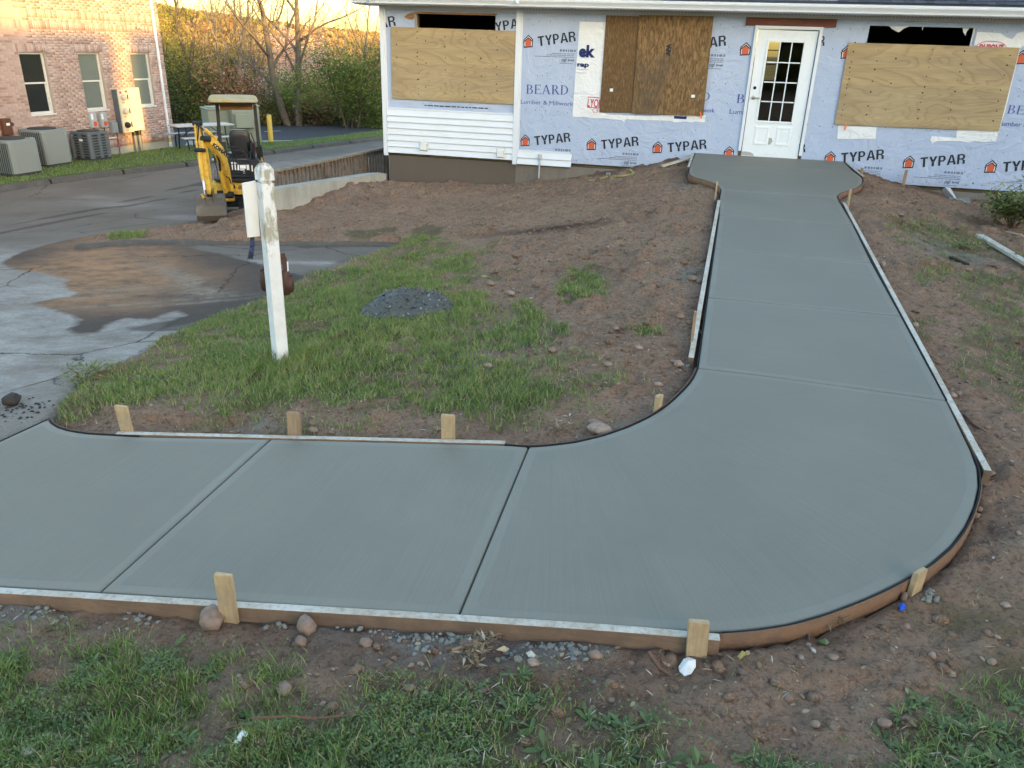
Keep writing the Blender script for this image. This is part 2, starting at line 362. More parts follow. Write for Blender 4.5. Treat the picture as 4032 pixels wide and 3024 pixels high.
def cover(x, y):
    n = fbm(x, y, 2.2, 4, 40); m = fbm(x, y, 9, 3, 41); pt_ = fbm(x, y, 4.2, 4, 47)
    dl = sdist(x, y, lawn_mid); c = sstep(.35, -.45, dl+1.1*(n-.5)+.3*(m-.5))*(.18+.82*sstep(.36, .54, pt_+.10*(m-.5)+.10*sstep(0, -1.2, dl)+.12*np.exp(-((x+2.9)**2+(y-4.4)**2)/1.2)))
    for t_ in tufts: c = np.maximum(c, .9*sstep(.05, -.1, sdist(x, y, t_)+.3*(m-.5)))
    for t_ in lawn_right: c = np.maximum(c, .75*sstep(.15, -.15, sdist(x, y, t_)+.5*(n-.5))*sstep(.35, .5, m))
    c = np.maximum(c, sstep(.08, -.2, sdist(x, y, lawn_near)+.4*(n-.5))*(.15+.85*sstep(.38, .56, pt_+.3*(m-.5)+.09*sstep(-.1, -1.3, x))))
    d = sdist(x, y, walk_poly); dy = sdist(x, y, yard_poly)
    return c*sstep(.04, .12, d)*sstep(.0, -.06, dy)

# ---- materials of the ground ----
k = NM('soil', .95, .15)
co = k.co()
big = k.noise(1.2, 5, .6, co); fine = k.noise(40, 6, .7, co); mid = k.noise(9, 6, .65, co)
col = k.mix(k.ramp(big, [(.35, 0), (.65, 1)]), (.215, .134, .090), (.305, .200, .138))
col = k.mix(k.ramp(mid, [(.35, 0), (.7, .8)]), col, (.35, .245, .172))
col = k.mix(k.ramp(fine, [(.3, 1), (.5, 0)]), col, (.09, .06, .045))
vd = k.vor(38, co); vd2 = k.vor(15, co); clod = k.noise(17, 6, .75, co)
col = k.mix(k.ramp(vd, [(.14, .75), (.26, 0)]), col, k.mix(k.noise(23, 2), (.20, .14, .11), (.36, .29, .23)))
col = k.mix(k.ramp(clod, [(.34, .5), (.46, 0)]), col, (.12, .074, .052)); col = k.mix(k.ramp(clod, [(.58, 0), (.72, .6)]), col, (.30, .215, .165))
col = k.mix(k.ramp(k.attr('damp'), [(0, 0), (1, 1)]), col, (.075, .045, .036))
col = k.mix(k.ramp(k.attr('thatch'), [(0, 0), (1, .75)]), col, (.085, .085, .04))
col = k.mix(k.math('MULTIPLY', k.attr('mortar'), k.ramp(mid, [(.42, 0), (.54, .8)])), col, (.215, .205, .185))
k.color(col); k.bump(mid, .05); k.bump(clod, .04); k.bump(k.ramp(vd, [(0, 1), (.35, 0)]), .006); k.bump(k.noise(90, 4, .7, co), .006)
M_soil = k.m
k = NM('asphalt', .9, .25)
co = k.co(); fine = k.noise(160, 3, .7, co); big = k.noise(.7, 6, .65, co); st = k.noise(1.6, 10, .78, k.co((.8, 1.3, 1), (0, 0, .62)))
spk = k.ramp(k.vor(110, co), [(.15, 1), (.3, 0)])
col = k.mix(k.ramp(big, [(.35, 0), (.65, 1)]), (.150, .130, .108), (.215, .188, .158))
col = k.mix(k.ramp(fine, [(.3, 1), (.55, 0)]), col, (.085, .075, .066)); col = k.mix(k.math('MULTIPLY', spk, .35), col, (.3, .27, .24))
dust = k.math('MULTIPLY', k.attr('dust'), k.ramp(st, [(.35, .15), (.6, 1)]))
col = k.mix(k.math('MULTIPLY', dust, k.ramp(k.noise(30, 5, .75, co), [(.3, .55), (.6, 1)])), col, (.41, .395, .37))
wet = k.attr('stain'); wcol = k.mix(k.ramp(fine, [(.35, 0), (.6, 1)]), (.038, .034, .032), (.08, .07, .064))
wcol = k.mix(k.math('MULTIPLY', k.attr('silt'), k.ramp(k.noise(3.2, 9, .78, k.co((.8, 1.3, 1), (0, 0, -.35))), [(.34, .25), (.56, 1)])), wcol, (.38, .215, .115))
wcol = k.mix(k.math('MULTIPLY', k.attr('pale'), k.ramp(k.noise(9, 8, .8, co), [(.38, .0), (.6, .9)])), wcol, (.28, .24, .19))
col = k.mix(k.ramp(k.math('ADD', wet, k.math('MULTIPLY', k.math('SUBTRACT', k.noise(9, 5, .7, co), .5), .35)), [(.42, 0), (.60, 1)]), col, wcol)
col = k.mix(k.ramp(k.math('ADD', k.attr('damp'), k.math('MULTIPLY', k.math('SUBTRACT', k.noise(7, 5, .7, co), .5), .5)), [(.4, 0), (.7, .8)]), col, (.075, .062, .053))
cr = k.vor(.55, k.mix(.25, co, k.noise(2.5, 5, .7, co)), 'DISTANCE_TO_EDGE'); crm = k.ramp(cr, [(.0, 1), (.006, 0)])
crm = k.math('MULTIPLY', crm, k.ramp(k.noise(.45, 2, .5, co), [(.45, 0), (.55, 1)]))
col = k.mix(crm, col, (.02, .018, .018))
k.color(col); k.bump(fine, .010); k.bump(k.noise(45, 5, .7, co), .008); k.bump(spk, .004); k.bump(crm, -.01)
M_asph = k.m
k = NM('lot_asphalt', .85, .3); co = k.co(); fine = k.noise(90, 3, .7, co)
col = k.mix(k.noise(.5, 6, .7, k.co((.3, 1.5, 1), (0, 0, .25))), (.035, .042, .052), (.065, .074, .088)); col = k.mix(k.ramp(fine, [(.4, .35), (.6, 0)]), col, (.02, .022, .027))
k.color(col).bump(fine, .006); M_lot = k.m

# ---- asphalt driveway ----
def grid_mesh(name, x0, x1, y0, y1, step, zf, m, attrs=None, keep=None, warp=None, **kw):
    xs = np.arange(x0, x1+step*.5, step); ys = np.arange(y0, y1+step*.5, step)
    X, Y = np.meshgrid(xs, ys); sh = X.shape; X = X.ravel(); Y = Y.ravel(); Z = zf(X, Y)
    i = np.arange((sh[0]-1)*sh[1]).reshape(sh[0]-1, sh[1])[:, :-1].ravel(); F = np.stack([i, i+1, i+1+sh[1], i+sh[1]], 1)
    A = {a: fn(X, Y) for a, fn in (attrs or {}).items()}
    if keep is not None:
        kv = keep(X, Y); F = F[kv[F].any(1)]
        used = np.unique(F); mp = np.full(len(X), -1); mp[used] = np.arange(len(used)); F = mp[F]; X, Y, Z = X[used], Y[used], Z[used]; A = {a: b[used] for a, b in A.items()}
    return mesh_np(name, np.stack([X, Y, Z], 1), F, m, smooth=True, attrs=A, **kw)
def rpoly(pts): return np.array([gpt(v(*q)) for q in pts])
stain = rpoly([(2, 570), (25, 552), (60, 540), (110, 526), (165, 513), (215, 505), (300, 497), (400, 486), (470, 474), (540, 462), (600, 500), (700, 520), (420, 524), (400, 532), (470, 548), (540, 566), (600, 582), (640, 590), (660, 600), (600, 640), (520, 665), (430, 695), (380, 705), (345, 712), (345, 700), (400, 682), (380, 672), (330, 690), (270, 688), (235, 700), (210, 718), (170, 722), (140, 712), (165, 700), (170, 690), (140, 678), (70, 655), (110, 645), (150, 640), (165, 632), (140, 622), (130, 612), (145, 606), (90, 588), (50, 585), (20, 577)])
def blob(X, Y, q, rx, ry, rot=0):
    c = gpt(v(*q)); dx, dy = X-c[0], Y-c[1]; a, b = math.cos(rot), math.sin(rot); u = (dx*a+dy*b)/rx; w_ = (-dx*b+dy*a)/ry
    return np.exp(-(u*u+w_*w_))
def A_stain(X, Y): return .5-np.clip(sdist(X, Y, stain)*2.5+.25*(fbm(X, Y, 2.5, 4, 8)-.5), -.5, .5)
def A_silt(X, Y): return np.clip(blob(X, Y, (230, 560), 2.2, .9, 2.2)+.9*blob(X, Y, (150, 590), 1.2, .8)+.5*blob(X, Y, (330, 610), 1.0, .7)+.8*blob(X, Y, (280, 520), 1.6, .5, 2.3)+.7*blob(X, Y, (210, 655), .9, .35), 0, 1)*(.4+.9*fbm(X, Y, 1.6, 4, 21))
def A_pale(X, Y):
    s_ = 0
    for q, rx, ry, r_ in (((372, 590), .8, .14, 2.6), ((410, 612), .5, .13, 2.4), ((445, 632), .32, .16, 0), ((300, 655), 1.0, .07, .5), ((410, 655), .7, .06, .5), ((230, 640), .5, .07, .5), ((260, 625), .5, .1, .5)): s_ = s_+blob(X, Y, q, rx, ry, r_)
    return np.clip(s_, 0, 1)
def A_dust(X, Y):
    near = blob(X, Y, (-40, 760), 2.2, 2.6)+.8*blob(X, Y, (60, 640), 1.4, 1.2)+.8*blob(X, Y, (120, 760), 1.0, .9)+.6*blob(X, Y, (330, 730), .7, .3)+.8*blob(X, Y, (-20, 560), 1.0, .9)
    s_ = .75*blob(X, Y, (640, 568), 1.2, .12)+.9*blob(X, Y, (420, 470), .6, .35)+.7*blob(X, Y, (205, 425), .45, .16)+.35*blob(X, Y, (260, 440), 1.3, .5)+.6*blob(X, Y, (700, 345), 3.5, .7, 1.2)+.8*blob(X, Y, (560, 600), .4, .12)
    return np.clip(near*(.6+.9*fbm(X, Y, 1.3, 5, 61))+s_*1.1, 0, 1)
tr1, tr2 = [gpt(v(*q)) for q in ((-40, 500), (150, 462), (330, 420), (440, 392))], [gpt(v(*q)) for q in ((-40, 512), (200, 462), (400, 415), (480, 385))]
def A_damp(X, Y):
    def ln(pl, wd):
        d = np.full(X.shape, 9.)
        for a, b in zip(pl[:-1], pl[1:]):
            a, b = np.array(a), np.array(b); e = b-a; t = np.clip(((X-a[0])*e[0]+(Y-a[1])*e[1])/(e@e), 0, 1); d = np.minimum(d, np.hypot(X-a[0]-t*e[0], Y-a[1]-t*e[1]))
        return sstep(wd, wd*.4, d)
    s_ = .75*ln(tr1, .13)+.7*ln(tr2, .13)+.9*blob(X, Y, (390, 702), .6, .22, .4)+.5*ln([gpt(v(200, 405)), gpt(v(420, 350))], .2)
    s_ = s_+.55*sstep(.5, .1, np.abs(sdist(X, Y, yard_poly)))*sstep(.5, .62, fbm(X, Y, .8, 3, 14))
    return np.clip(s_*1.2*(.5+.9*fbm(X, Y, 1.5, 3, 33)), 0, 1)
AA = dict(stain=A_stain, silt=A_silt, pale=A_pale, dust=A_dust, damp=A_damp)
walk_box = sdist
nearbox = lambda X, Y: (X > -11) & (Y < 14.5)
Zdr = lambda X, Y: Zr(X, Y)-.16*sstep(.02, -.06, sdist(X, Y, yard_poly))
grid_mesh('driveway', -10.5, -2.0, 1.0, 13.5, .045, Zdr, M_asph, AA, keep=lambda X, Y: sdist(X, Y, yard_poly) > -.35, kind='structure')
grid_mesh('road', -24, -5, -4, 42, .25, lambda X, Y: Zdr(X, Y)-.012-.06*((X > -10.4) & (X < -2.1) & (Y > 1.1) & (Y < 13.4)), M_asph, AA, kind='structure', keep=lambda X, Y: (sdist(X, Y, yard_poly) > .0) | (X < -7))
# ---- yard soil ----
def A_sd(X, Y):
    s_ = blob(X, Y, (1190, 548), .9, .16)+.6*blob(X, Y, (700, 600), .6, .2)+.5*blob(X, Y, (1000, 1440), .8, .3)
    return np.clip(s_+.35*sstep(.35, .05, sdist(X, Y, walk_poly))*fbm(X, Y, 3, 3, 50)+.5*sstep(13.6, 14.2, Y)*(X > -2.5), 0, 1)
def A_mo(X, Y):
    def gb(q, r): c = onG(*v(*q)); return np.exp(-((X-c[0])**2+(Y-c[1])**2)/r**2)
    s_ = gb((20, 1320), .22)+gb((1000, 1385), .16)+gb((880, 1372), .16)+gb((1180, 1395), .14)+gb((1440, 905), .2)+gb((1350, 940), .12)+gb((1500, 600), .22)+gb((2010, 530), .35)+gb((2100, 560), .3)+gb((1290, 1385), .12)+gb((700, 1350), .1)+gb((1110, 720), .25)+gb((1485, 400), .3)+gb((1045, 775), .25)+gb((560, 935), .12)
    return np.clip(s_, 0, 1)
SA = dict(damp=A_sd, thatch=lambda X, Y: cover(X, Y), mortar=A_mo)
grid_mesh('soil', -10.4, 7.4, 1.0, 14.5, .04, yard_z, M_soil, SA, kind='structure', keep=lambda X, Y: (sdist(X, Y, yard_poly) < .3) & (sdist(X, Y, walk_poly) > -.12))
grid_mesh('ground', -60, 60, -60, 60, 2.0, lambda X, Y: np.where((Y < 1.5) & (X > -5.5), -2.05-.0*X, -3.95), M_soil, None, kind='structure', keep=lambda X, Y: (Y < 1.) | (Y > 12) | (X < -8) | (X > 7))
me = MB(); me.add([(-3000,-3000,-4.6),(3000,-3000,-4.6),(3000,3000,-4.6),(-3000,3000,-4.6)], [(0,1,2,3)]).build('far_ground', plain('far_field', (.09,.085,.045), .95), kind='structure')

# ---------------- concrete walkway ----------------
k = NM('fresh_concrete', .62, .35); uv = k.n('UVMap'); uv.uv_map = 'UVMap'
def uvmap(k, sc):
    mp = k.n('Mapping'); mp.inputs['Scale'].default_value = sc; k.L(uv.outputs[0], mp.inputs[0]); return mp.outputs[0]
co = k.co(); br1 = k.noise(1, 5, .7, uvmap(k, (1.2, 260, 1))); br2 = k.noise(1, 4, .6, uvmap(k, (.7, 22, 1))); big = k.noise(1.1, 7, .68, co); spk = k.noise(220, 3, .6, co)
edge = k.attr('edge'); jn = k.attr('joint')
col = k.mix(k.ramp(big, [(.3, 0), (.7, 1)]), (.150, .148, .122), (.196, .191, .158))
col = k.mix(k.ramp(br2, [(.3, 1), (.7, 0)]), col, k.mix(.85, (.125, .135, .118), col))
col = k.mix(k.ramp(br1, [(.3, .3), (.6, 0)]), col, (.085, .093, .083))
col = k.mix(k.ramp(spk, [(.28, .5), (.36, 0)]), col, (.085, .092, .084))
band = k.ramp(edge, [(.055, 1), (.062, 0)]); line = k.math('MULTIPLY', k.ramp(edge, [(.052, 0), (.056, 1)]), k.ramp(edge, [(.060, 1), (.064, 0)]))
pb = k.ramp(k.noise(1.5, 4, .6, co), [(.35, .15), (.7, .6)])
col = k.mix(k.math('MULTIPLY', band, k.math('MULTIPLY', pb, .35)), col, (.22, .23, .205))
col = k.mix(k.math('MULTIPLY', line, k.ramp(k.noise(3, 4, .7, co), [(.45, 0), (.6, .45)])), col, (.11, .118, .112))
col = k.mix(k.ramp(edge, [(.002, .9), (.008, 0)]), col, (.06, .066, .062))
col = k.mix(k.ramp(k.vor(9, co), [(.012, .8), (.02, 0)]), col, (.30, .30, .27)); col = k.mix(k.ramp(k.vor(6.3, co), [(.014, .85), (.022, 0)]), col, (.05, .055, .05))
k.color(col); k.rough(k.mix(band, k.ramp(big, [(.3, .55), (.7, .72)]), .56))
k.bump(k.mix(band, br1, .5), .0022, .8); k.bump(spk, .0008); k.bump(k.noise(14, 3, .5, co), .002, .5)
M_conc = k.m
M_concside = plain('concrete_side', (.13, .14, .13), .85, .2, 30)
walk = empty('walkway', (0, 0, 0)); tag(walk, kind='structure')
def edges_param(L):
    d = [0, .003, .007, .012, .02, .05, .0575, .065]; n = max(6, int(L/.09)); m = np.linspace(.09, L-.09, n); a = np.concatenate([d, m, L-np.array(d[::-1])]); return a/L
for si, s_ in enumerate(SEG):
    PL, PR = left[s_], right[s_]
    _, LL = resamp(PL, [0]); _, LR = resamp(PR, [0]); Lm = .5*(LL+LR)
    u = edges_param(min(LL, LR)) if s_ not in ('He',) else edges_param(LL)
    if s_ in ('wA', 'AB', 'FG', 'He'): PLs = smooth_line(PL, 90, 3); PRs = smooth_line(PR, 90, 3)
    else: PLs, PRs = PL, PR
    A, _ = resamp(PLs, u); B, _ = resamp(PRs, u); wd = float(np.linalg.norm((A-B)[:, :2], axis=1).mean()); vv = edges_param(wd)
    P = A[:, None, :]*(1-vv)[None, :, None]+B[:, None, :]*vv[None, :, None]
    wid = np.linalg.norm((A-B)[:, :2], axis=1)[:, None]
    dr = np.minimum(vv, 1-vv)[None, :]*wid
    ea = np.linalg.norm(P[0, :, :2]-P[-1, :, :2], axis=1)[None, :]
    ua = u[:, None]; loc = (LL*(1-vv)+LR*vv)[None, :]
    dj = np.minimum(ua, 1-ua)*loc
    edge_a = np.minimum(dr, dj+(1 if s_ == 'wA' else 0)*0)
    if s_ == 'wA': edge_a = np.minimum(dr, (1-ua)*loc)
    x, y = P[..., 0], P[..., 1]; z = Zw(x, y)
    faint = s_ in ('wA', 'AB')
    def rnd(d, r, dep): return -dep*np.clip(1-d/r, 0, 1)**2
    z = z+rnd(dr, .012, .010)
    jd = np.where(ua < .5, (.003 if s_ == 'AB' else .014), (.003 if s_ == 'wA' else .014))
    z = z-jd*np.clip(1-dj/.012, 0, 1)**1.5
    N, Mv = x.shape; top = np.stack([x, y, z], -1).reshape(-1, 3)
    uvc = np.stack([np.broadcast_to(vv*wd, x.shape), np.broadcast_to(ua*Lm, x.shape)+si*7.3], -1).reshape(-1, 2)
    idx = np.arange((N-1)*Mv).reshape(N-1, Mv)[:, :-1].ravel(); F = np.stack([idx, idx+Mv, idx+Mv+1, idx+1], 1)
    # sides
    loop = list(range(Mv))+[i*Mv+Mv-1 for i in range(1, N)]+[(N-1)*Mv+j for j in range(Mv-2, -1, -1)]+[i*Mv for i in range(N-2, 0, -1)]
    bot = top[loop].copy(); bot[:, 2] -= .1; nb = len(loop); base = len(top)
    SF = np.array([[loop[i], loop[(i+1) % nb], base+(i+1) % nb, base+i] for i in range(nb)])
    V_ = np.concatenate([top, bot]); ed = np.concatenate([edge_a.ravel(), np.zeros(nb)]); UVc = np.concatenate([uvc, uvc[loop]])
    mesh_np('concrete_panel', V_, np.concatenate([F, SF]), M_conc, walk, True, dict(edge=ed, joint=ed), uv=UVc, mi=None)
# black joint strip along the curved edges
M_black = plain('joint_felt', (.008, .008, .009), .9, .2)
M_hard = plain('hardboard', (.165, .092, .052), .8, .3, 14, bump=.004, dirt=(.095, .062, .045), dsc=5, damt=.8)
def outw(P, side):
    t = np.gradient(P[:, :2], axis=0); t /= np.linalg.norm(t, axis=1)[:, None]+1e-9
    nr = np.stack([t[:, 1], -t[:, 0]], 1); m = len(P)//2; c = P[m, :2]+nr[m]*.05
    if sdist(c[:1], c[1:2], walk_poly)[0] < 0: nr = -nr
    return nr
def strip(name, pl, o0, o1, ztop, zbot, m, n=60, parent=None, **kw):
    P = smooth_line(pl, n, 2); nr = outw(P, 0); zt = Zw(P[:, 0], P[:, 1]); zt = zt+(ztop(np.linspace(0, 1, n)) if callable(ztop) else ztop)
    a = P[:, :2]+nr*o0; b = P[:, :2]+nr*o1
    R_ = [np.column_stack([a, zt]), np.column_stack([b, zt]), np.column_stack([b, zt-zbot]), np.column_stack([a, zt-zbot])]
    V_ = np.stack(R_, 1).reshape(-1, 3); F = []
    for i in range(n-1):
        for q in range(4): F.append((i*4+q, i*4+(q+1) % 4, i*4+4+(q+1) % 4, i*4+4+q))
    F += [(0, 3, 2, 1), ((n-1)*4, (n-1)*4+1, (n-1)*4+2, (n-1)*4+3)]
    return mesh_np(name, V_, F, m, parent, **kw)
for pl in (left['wA']+left['AB']+left['BC'][:2], right['wA']+right['AB']+right['BC'][:3], left['FG']+left['GH'][:2], left['He'][2:], right['FG'][2:17], left['CD']+left['DE']+left['EF'], right['CD']+right['DE']+right['EF']):
    strip('joint_strip', pl, .001, .0075, .004, .09, M_black, 80, walk)
strip('asphalt_joint', [a_, e_], .001, .012, -.002, .08, M_black, 20, walk)
# ---------------- unseen blocks added beyond the right edge to shade yard and brick wall ----------------
def wood(name, base, dark, rough=.7, g=(1, 14, 14), bump=.002, dirt=None, damt=.5, var=.35):
    k = NM(name, rough, .3); n1 = k.noise(3, 5, .6, k.co(g), 1.2); n2 = k.noise(14, 5, .65, k.co(g)); n3 = k.noise(4, 6, .7)
    col = k.mix(k.ramp(n1, [(.35, 0), (.65, 1)]), base, dark); col = k.mix(k.ramp(n2, [(.4, var), (.6, 0)]), col, dark)
    if dirt: col = k.mix(k.ramp(n3, [(.42, 0), (.6, damt)]), col, dirt)
    k.color(col).bump(n2, bump); return k.m
M_white = plain('white_vinyl', (.66, .70, .76), .38, .03, 3, dirt=(.55, .55, .52), dsc=5, damt=.25)
M_roof = plain('roof_shingle', (.035, .04, .052), .9, .35, 25, bump=.004)
M_dark = plain('dark_void', (.006, .006, .007), .95, .1)
def roofed_shadow_block(name, x0, x1, y0, y1, z0, ze, zr, m, label, roofm=M_roof, ridge='y'):  # roofed block, placed out of view to cast shade
    e = empty(name, (0, 0, 0), label=label, cat='house')
    MB().box((x0, y0, z0), (x1, y1, ze)).build('wall', m, e)
    r = MB(); xm = (x0+x1)/2; ym = (y0+y1)/2; o = .1
    if ridge == 'y': r.add([(x0-o, y0-o, ze+.003), (x1+o, y0-o, ze+.003), (x1+o, y1+o, ze+.003), (x0-o, y1+o, ze+.003), (xm, y0-o, zr), (xm, y1+o, zr)], [(0, 1, 2, 3), (0, 4, 1), (3, 2, 5), (0, 3, 5, 4), (1, 4, 5, 2)])
    else: r.add([(x0-o, y0-o, ze+.003), (x1+o, y0-o, ze+.003), (x1+o, y1+o, ze+.003), (x0-o, y1+o, ze+.003), (x0-o, ym, zr), (x1+o, ym, zr)], [(0, 1, 2, 3), (0, 3, 4), (1, 5, 2), (0, 4, 5, 1), (3, 2, 5, 4)])
    r.build('roof', roofm, e); return e
M_shblock = plain('shadow_block_grey', (.35, .33, .30), .8, .1)  # plain grey of the added shadow blocks
roofed_shadow_block('shadow_block_long', 27.6, 33, -60, -17.6, -2.6, 6.05, 6.12, M_shblock, 'long grey unseen block added beyond the right edge to cast shade')  # added out of view; its height sets the shadow edge on the bricks
roofed_shadow_block('shadow_block_second', 26.2, 33, -10.75, 40, -2.6, 6.05, 6.12, M_shblock, 'second grey unseen block added beyond the right edge to shade the boarded house')  # added out of view; shades the house front, leaves a sun gap beside it

MB().box((26.2, -60, -2.6), (27.5, -12.45, 6.06)).build('shadow_fin', M_shblock, bpy.data.objects['shadow_block_long'])  # added thin block; its end shapes the lit notch on the brick wall
MB().box((27, -13.2, -2.6), (30, -10.5, 2.95)).build('shadow_gap_box', M_shblock, bpy.data.objects['shadow_block_second'])  # added low box; keeps sun through the gap off the yard and fence
# ---------------- form boards and stakes ----------------
M_form = wood('form_lumber', (.25, .17, .115), (.175, .115, .078), .75, (1, 10, 10), .002, dirt=(.13, .09, .065), damt=.75)
k = NM('splashed_lumber_top', .85, .2); co = k.co(); a = k.noise(5, 6, .75, co); b = k.noise(40, 5, .7, co)
col = k.mix(k.ramp(a, [(.34, 0), (.6, 1)]), (.34, .29, .22), (.47, .46, .42)); col = k.mix(k.ramp(b, [(.33, .45), (.5, 0)]), col, (.17, .17, .16)); k.color(col).bump(b, .003); M_ftop = k.m
M_stake = wood('stake_pine', (.50, .38, .22), (.36, .26, .145), .75, (12, 12, 1), .002, dirt=(.24, .19, .14), damt=.7)
M_stake2 = wood('stake_weathered', (.34, .25, .16), (.24, .17, .11), .8, (12, 12, 1), .002)
def board(name, pl, side_off, th, hgt, ztop=.004, label=None, group=None, end_ext=0, wiggle=.002, n=28, extra=0, top=None):
    P, L = resamp(pl, np.linspace(0, 1, n)); nr = outw(P, 0)
    t = (P[-1, :2]-P[0, :2]); t /= np.linalg.norm(t)
    # straight board between the ends, outward offset
    nrm = nr[n//2]
    A = P[0, :2]+nrm*side_off-t*end_ext; B = P[-1, :2]+nrm*side_off+t*extra
    s_ = np.linspace(0, 1, n); Q = A[None]*(1-s_[:, None])+B[None]*s_[:, None]; Q2 = Q+nrm[None]*th
    z0, z1 = float(Zw(np.array([A[0]]), np.array([A[1]]))[0])+ztop, float(Zw(np.array([B[0]]), np.array([B[1]]))[0])+ztop
    zz = np.maximum(Zw(Q[:, 0], Q[:, 1]), -9)+ztop+wiggle*(fbm(Q[:, 0], Q[:, 1], 2, 2, 5)-.5); e = .003
    ring = [np.column_stack([Q+nrm*0, zz-e]), np.column_stack([Q+nrm*e, zz]), np.column_stack([Q2-nrm*e, zz]), np.column_stack([Q2, zz-e]), np.column_stack([Q2, zz-hgt]), np.column_stack([Q, zz-hgt])]
    V_ = np.stack(ring, 1).reshape(-1, 3); F = []; mi = []
    for i in range(n-1):
        for q in range(6): F.append((i*6+q, i*6+6+q, i*6+6+(q+1) % 6, i*6+(q+1) % 6)); mi.append(1 if q in (0, 1, 2) else 0)
    me = bpy.data.meshes.new(name); me.from_pydata([tuple(p) for p in V_], [], F+[tuple(range(5, -1, -1)), tuple((n-1)*6+i for i in range(6))])
    me.polygons.foreach_set('material_index', mi+[0, 0])
    return link(name, me, [M_form, top or M_ftop], label=label, cat='form board', group=group), nrm, t
d_near = [e_, onW(*v(0, 1267)), onW(*v(215, 1279)), onW(*v(600, 1305)), onW(*v(990, 1330)), onW(*v(1300, 1352)), onW(*v(1553, 1368))]
o, nr_near, t_near = board('form_board', [d_near[1]+(d_near[1]-d_near[2])*1.5, d_near[-1]], .004, .038, .10, label='long near form board with white splashed top edge along the lower side of the walk', n=60)
board('form_board', [onW(*v(247, 941)), onW(*v(1090, 962))], .012, .036, .089, .006, label='thin whitish form board behind the lower walk, along the lawn edge')
board('form_board', [onW(2841, 790), onW(*v(1503, 775))], .013, .038, .089, .005, label='form board along the left side of the walk leading up to the door')
board('form_board', [onW(*r3(1690, 705)), onW(*v(2120, 1016))], .013, .038, .089, .005, label='long form board down the right side of the walk')
board('form_board', [onW(*r3(324, 252)), onW(*r3(279, 380))], .012, .038, .089, .008, label='short form board at the left side of the door landing')
board('form_board', [onW(*r3(1718, 332)), onW(*r3(1880, 466))], .012, .038, .089, .008, label='short form board at the right side of the door landing')
P_ = left['FG']
for nm, pl, lab in (('curved_form', right['FG'][4:17]+[onW(*v(1545, 1368))], 'brown hardboard strip bent round the outer curve of the walk'),
                    ('curved_form', right['AB'][1:], 'thin brown bent strip round the right bulge of the door landing'),
                    ('curved_form', left['AB'][2:], 'thin brown bent strip round the left bulge of the door landing'),
                    ('curved_form', left['FG']+left['GH'][1:2], 'dark bent strip round the inner curve of the walk'),
                    ('curved_form', left['He'][3:], 'dark bent strip round the far left corner of the walk')):
    tag(strip(nm, pl, .0085, .014, .003, .11, M_hard, 70), lab, 'form strip')
def stake(pb, pt, wd, th, label, mat=None, ground=None, face=None, out=.06, zb=None, top_rough=True, zt=None):
    """pb: photo point where the stake meets board or soil; pt: middle of its top"""
    mat = mat or M_stake
    B = onW(*pb) if ground is None else onG(*pb)
    # nearest outward normal of the walk
    pts = np.array(railL+railR); 
    h = 1e-3; g = np.array([sdist(np.array([B[0]+h]), np.array([B[1]]), walk_poly)[0]-sdist(np.array([B[0]-h]), np.array([B[1]]), walk_poly)[0], sdist(np.array([B[0]]), np.array([B[1]+h]), walk_poly)[0]-sdist(np.array([B[0]]), np.array([B[1]-h]), walk_poly)[0]])/(2*h)
    g /= np.linalg.norm(g)+1e-9; d0 = sdist(np.array([B[0]]), np.array([B[1]]), walk_poly)[0]
    if face is not None: g = np.array(face)/np.linalg.norm(face)
    base = B[:2]+g*(out-d0)
    d = ray(*pt); hd = np.hypot(d[0], d[1]); tk = np.hypot(base[0], base[1])/hd; tp = d*tk
    z0 = float(ground_z(base[0], base[1])[0])-.12; 
    tx = np.array([-g[1], g[0]]); top = np.array([base[0], base[1]])
    lat = (tp[:2]-base)@tx; lean = tx*lat
    m = MB(); nseg = 5
    A = np.array([base[0], base[1], z0]); Bt = np.array([base[0]+lean[0], base[1]+lean[1], tp[2]])
    m.v = []; 
    for (p, zo) in ((A, 0), (Bt-(Bt-A)*.02, 0), (Bt, 0)):
        s_ = 1 if p is not Bt else .94
        for (i, j) in ((-1, -1), (1, -1), (1, 1), (-1, 1)):
            q = p[:2]+tx*wd*.5*i*s_+g*th*.5*j*s_; m.v.append((q[0], q[1], p[2]+(random.uniform(-.003, .003) if p is Bt else 0)))
    for l in (0, 4):
        for i in range(4): j = (i+1) % 4; m.f.append((l+i, l+j, l+4+j, l+4+i))
    m.f += [(8, 9, 10, 11)]
    # a screw
    o = empty('stake', tuple(float(c) for c in A), label=label, cat='stake')
    me = m.mesh('stake_body'); me.transform(Matrix.Translation(-o.location)); link('shaft', me, mat, o)
    for fz in (.16,):
        c = A+(Bt-A)*(.3 if fz > .1 else .7); q = np.array([c[0]+g[0]*(th*.5+.001), c[1]+g[1]*(th*.5+.001), c[2]])-A
        s_ = MB(); s_.tube([q, q+np.array([g[0], g[1], 0])*.002], .004, 7); s_.build('screw', M_nail, o)
    return o
M_nail = plain('screw_steel', (.05, .045, .04), .5, .2, metal=.6)
stake(v(507, 1300), v(481, 1240), .072, .02, 'tall leaning pine stake nailed to the near form board', out=.056)
stake(v(1508, 1372), v(1510, 1340), .076, .022, 'broad pine stake at the right end of the near form board, splintered top', out=.056)
stake(v(267, 938), v(257, 878), .078, .02, 'leaning pine stake near the far left corner of the walk', out=.064)
stake(v(632, 942), v(634, 889), .078, .02, 'grey weathered stake behind the lower walk, left of the middle joint', M_stake2, out=.064)
stake(v(968, 948), v(968, 896), .078, .02, 'upright pine stake behind the lower walk, in front of the grass', out=.064)
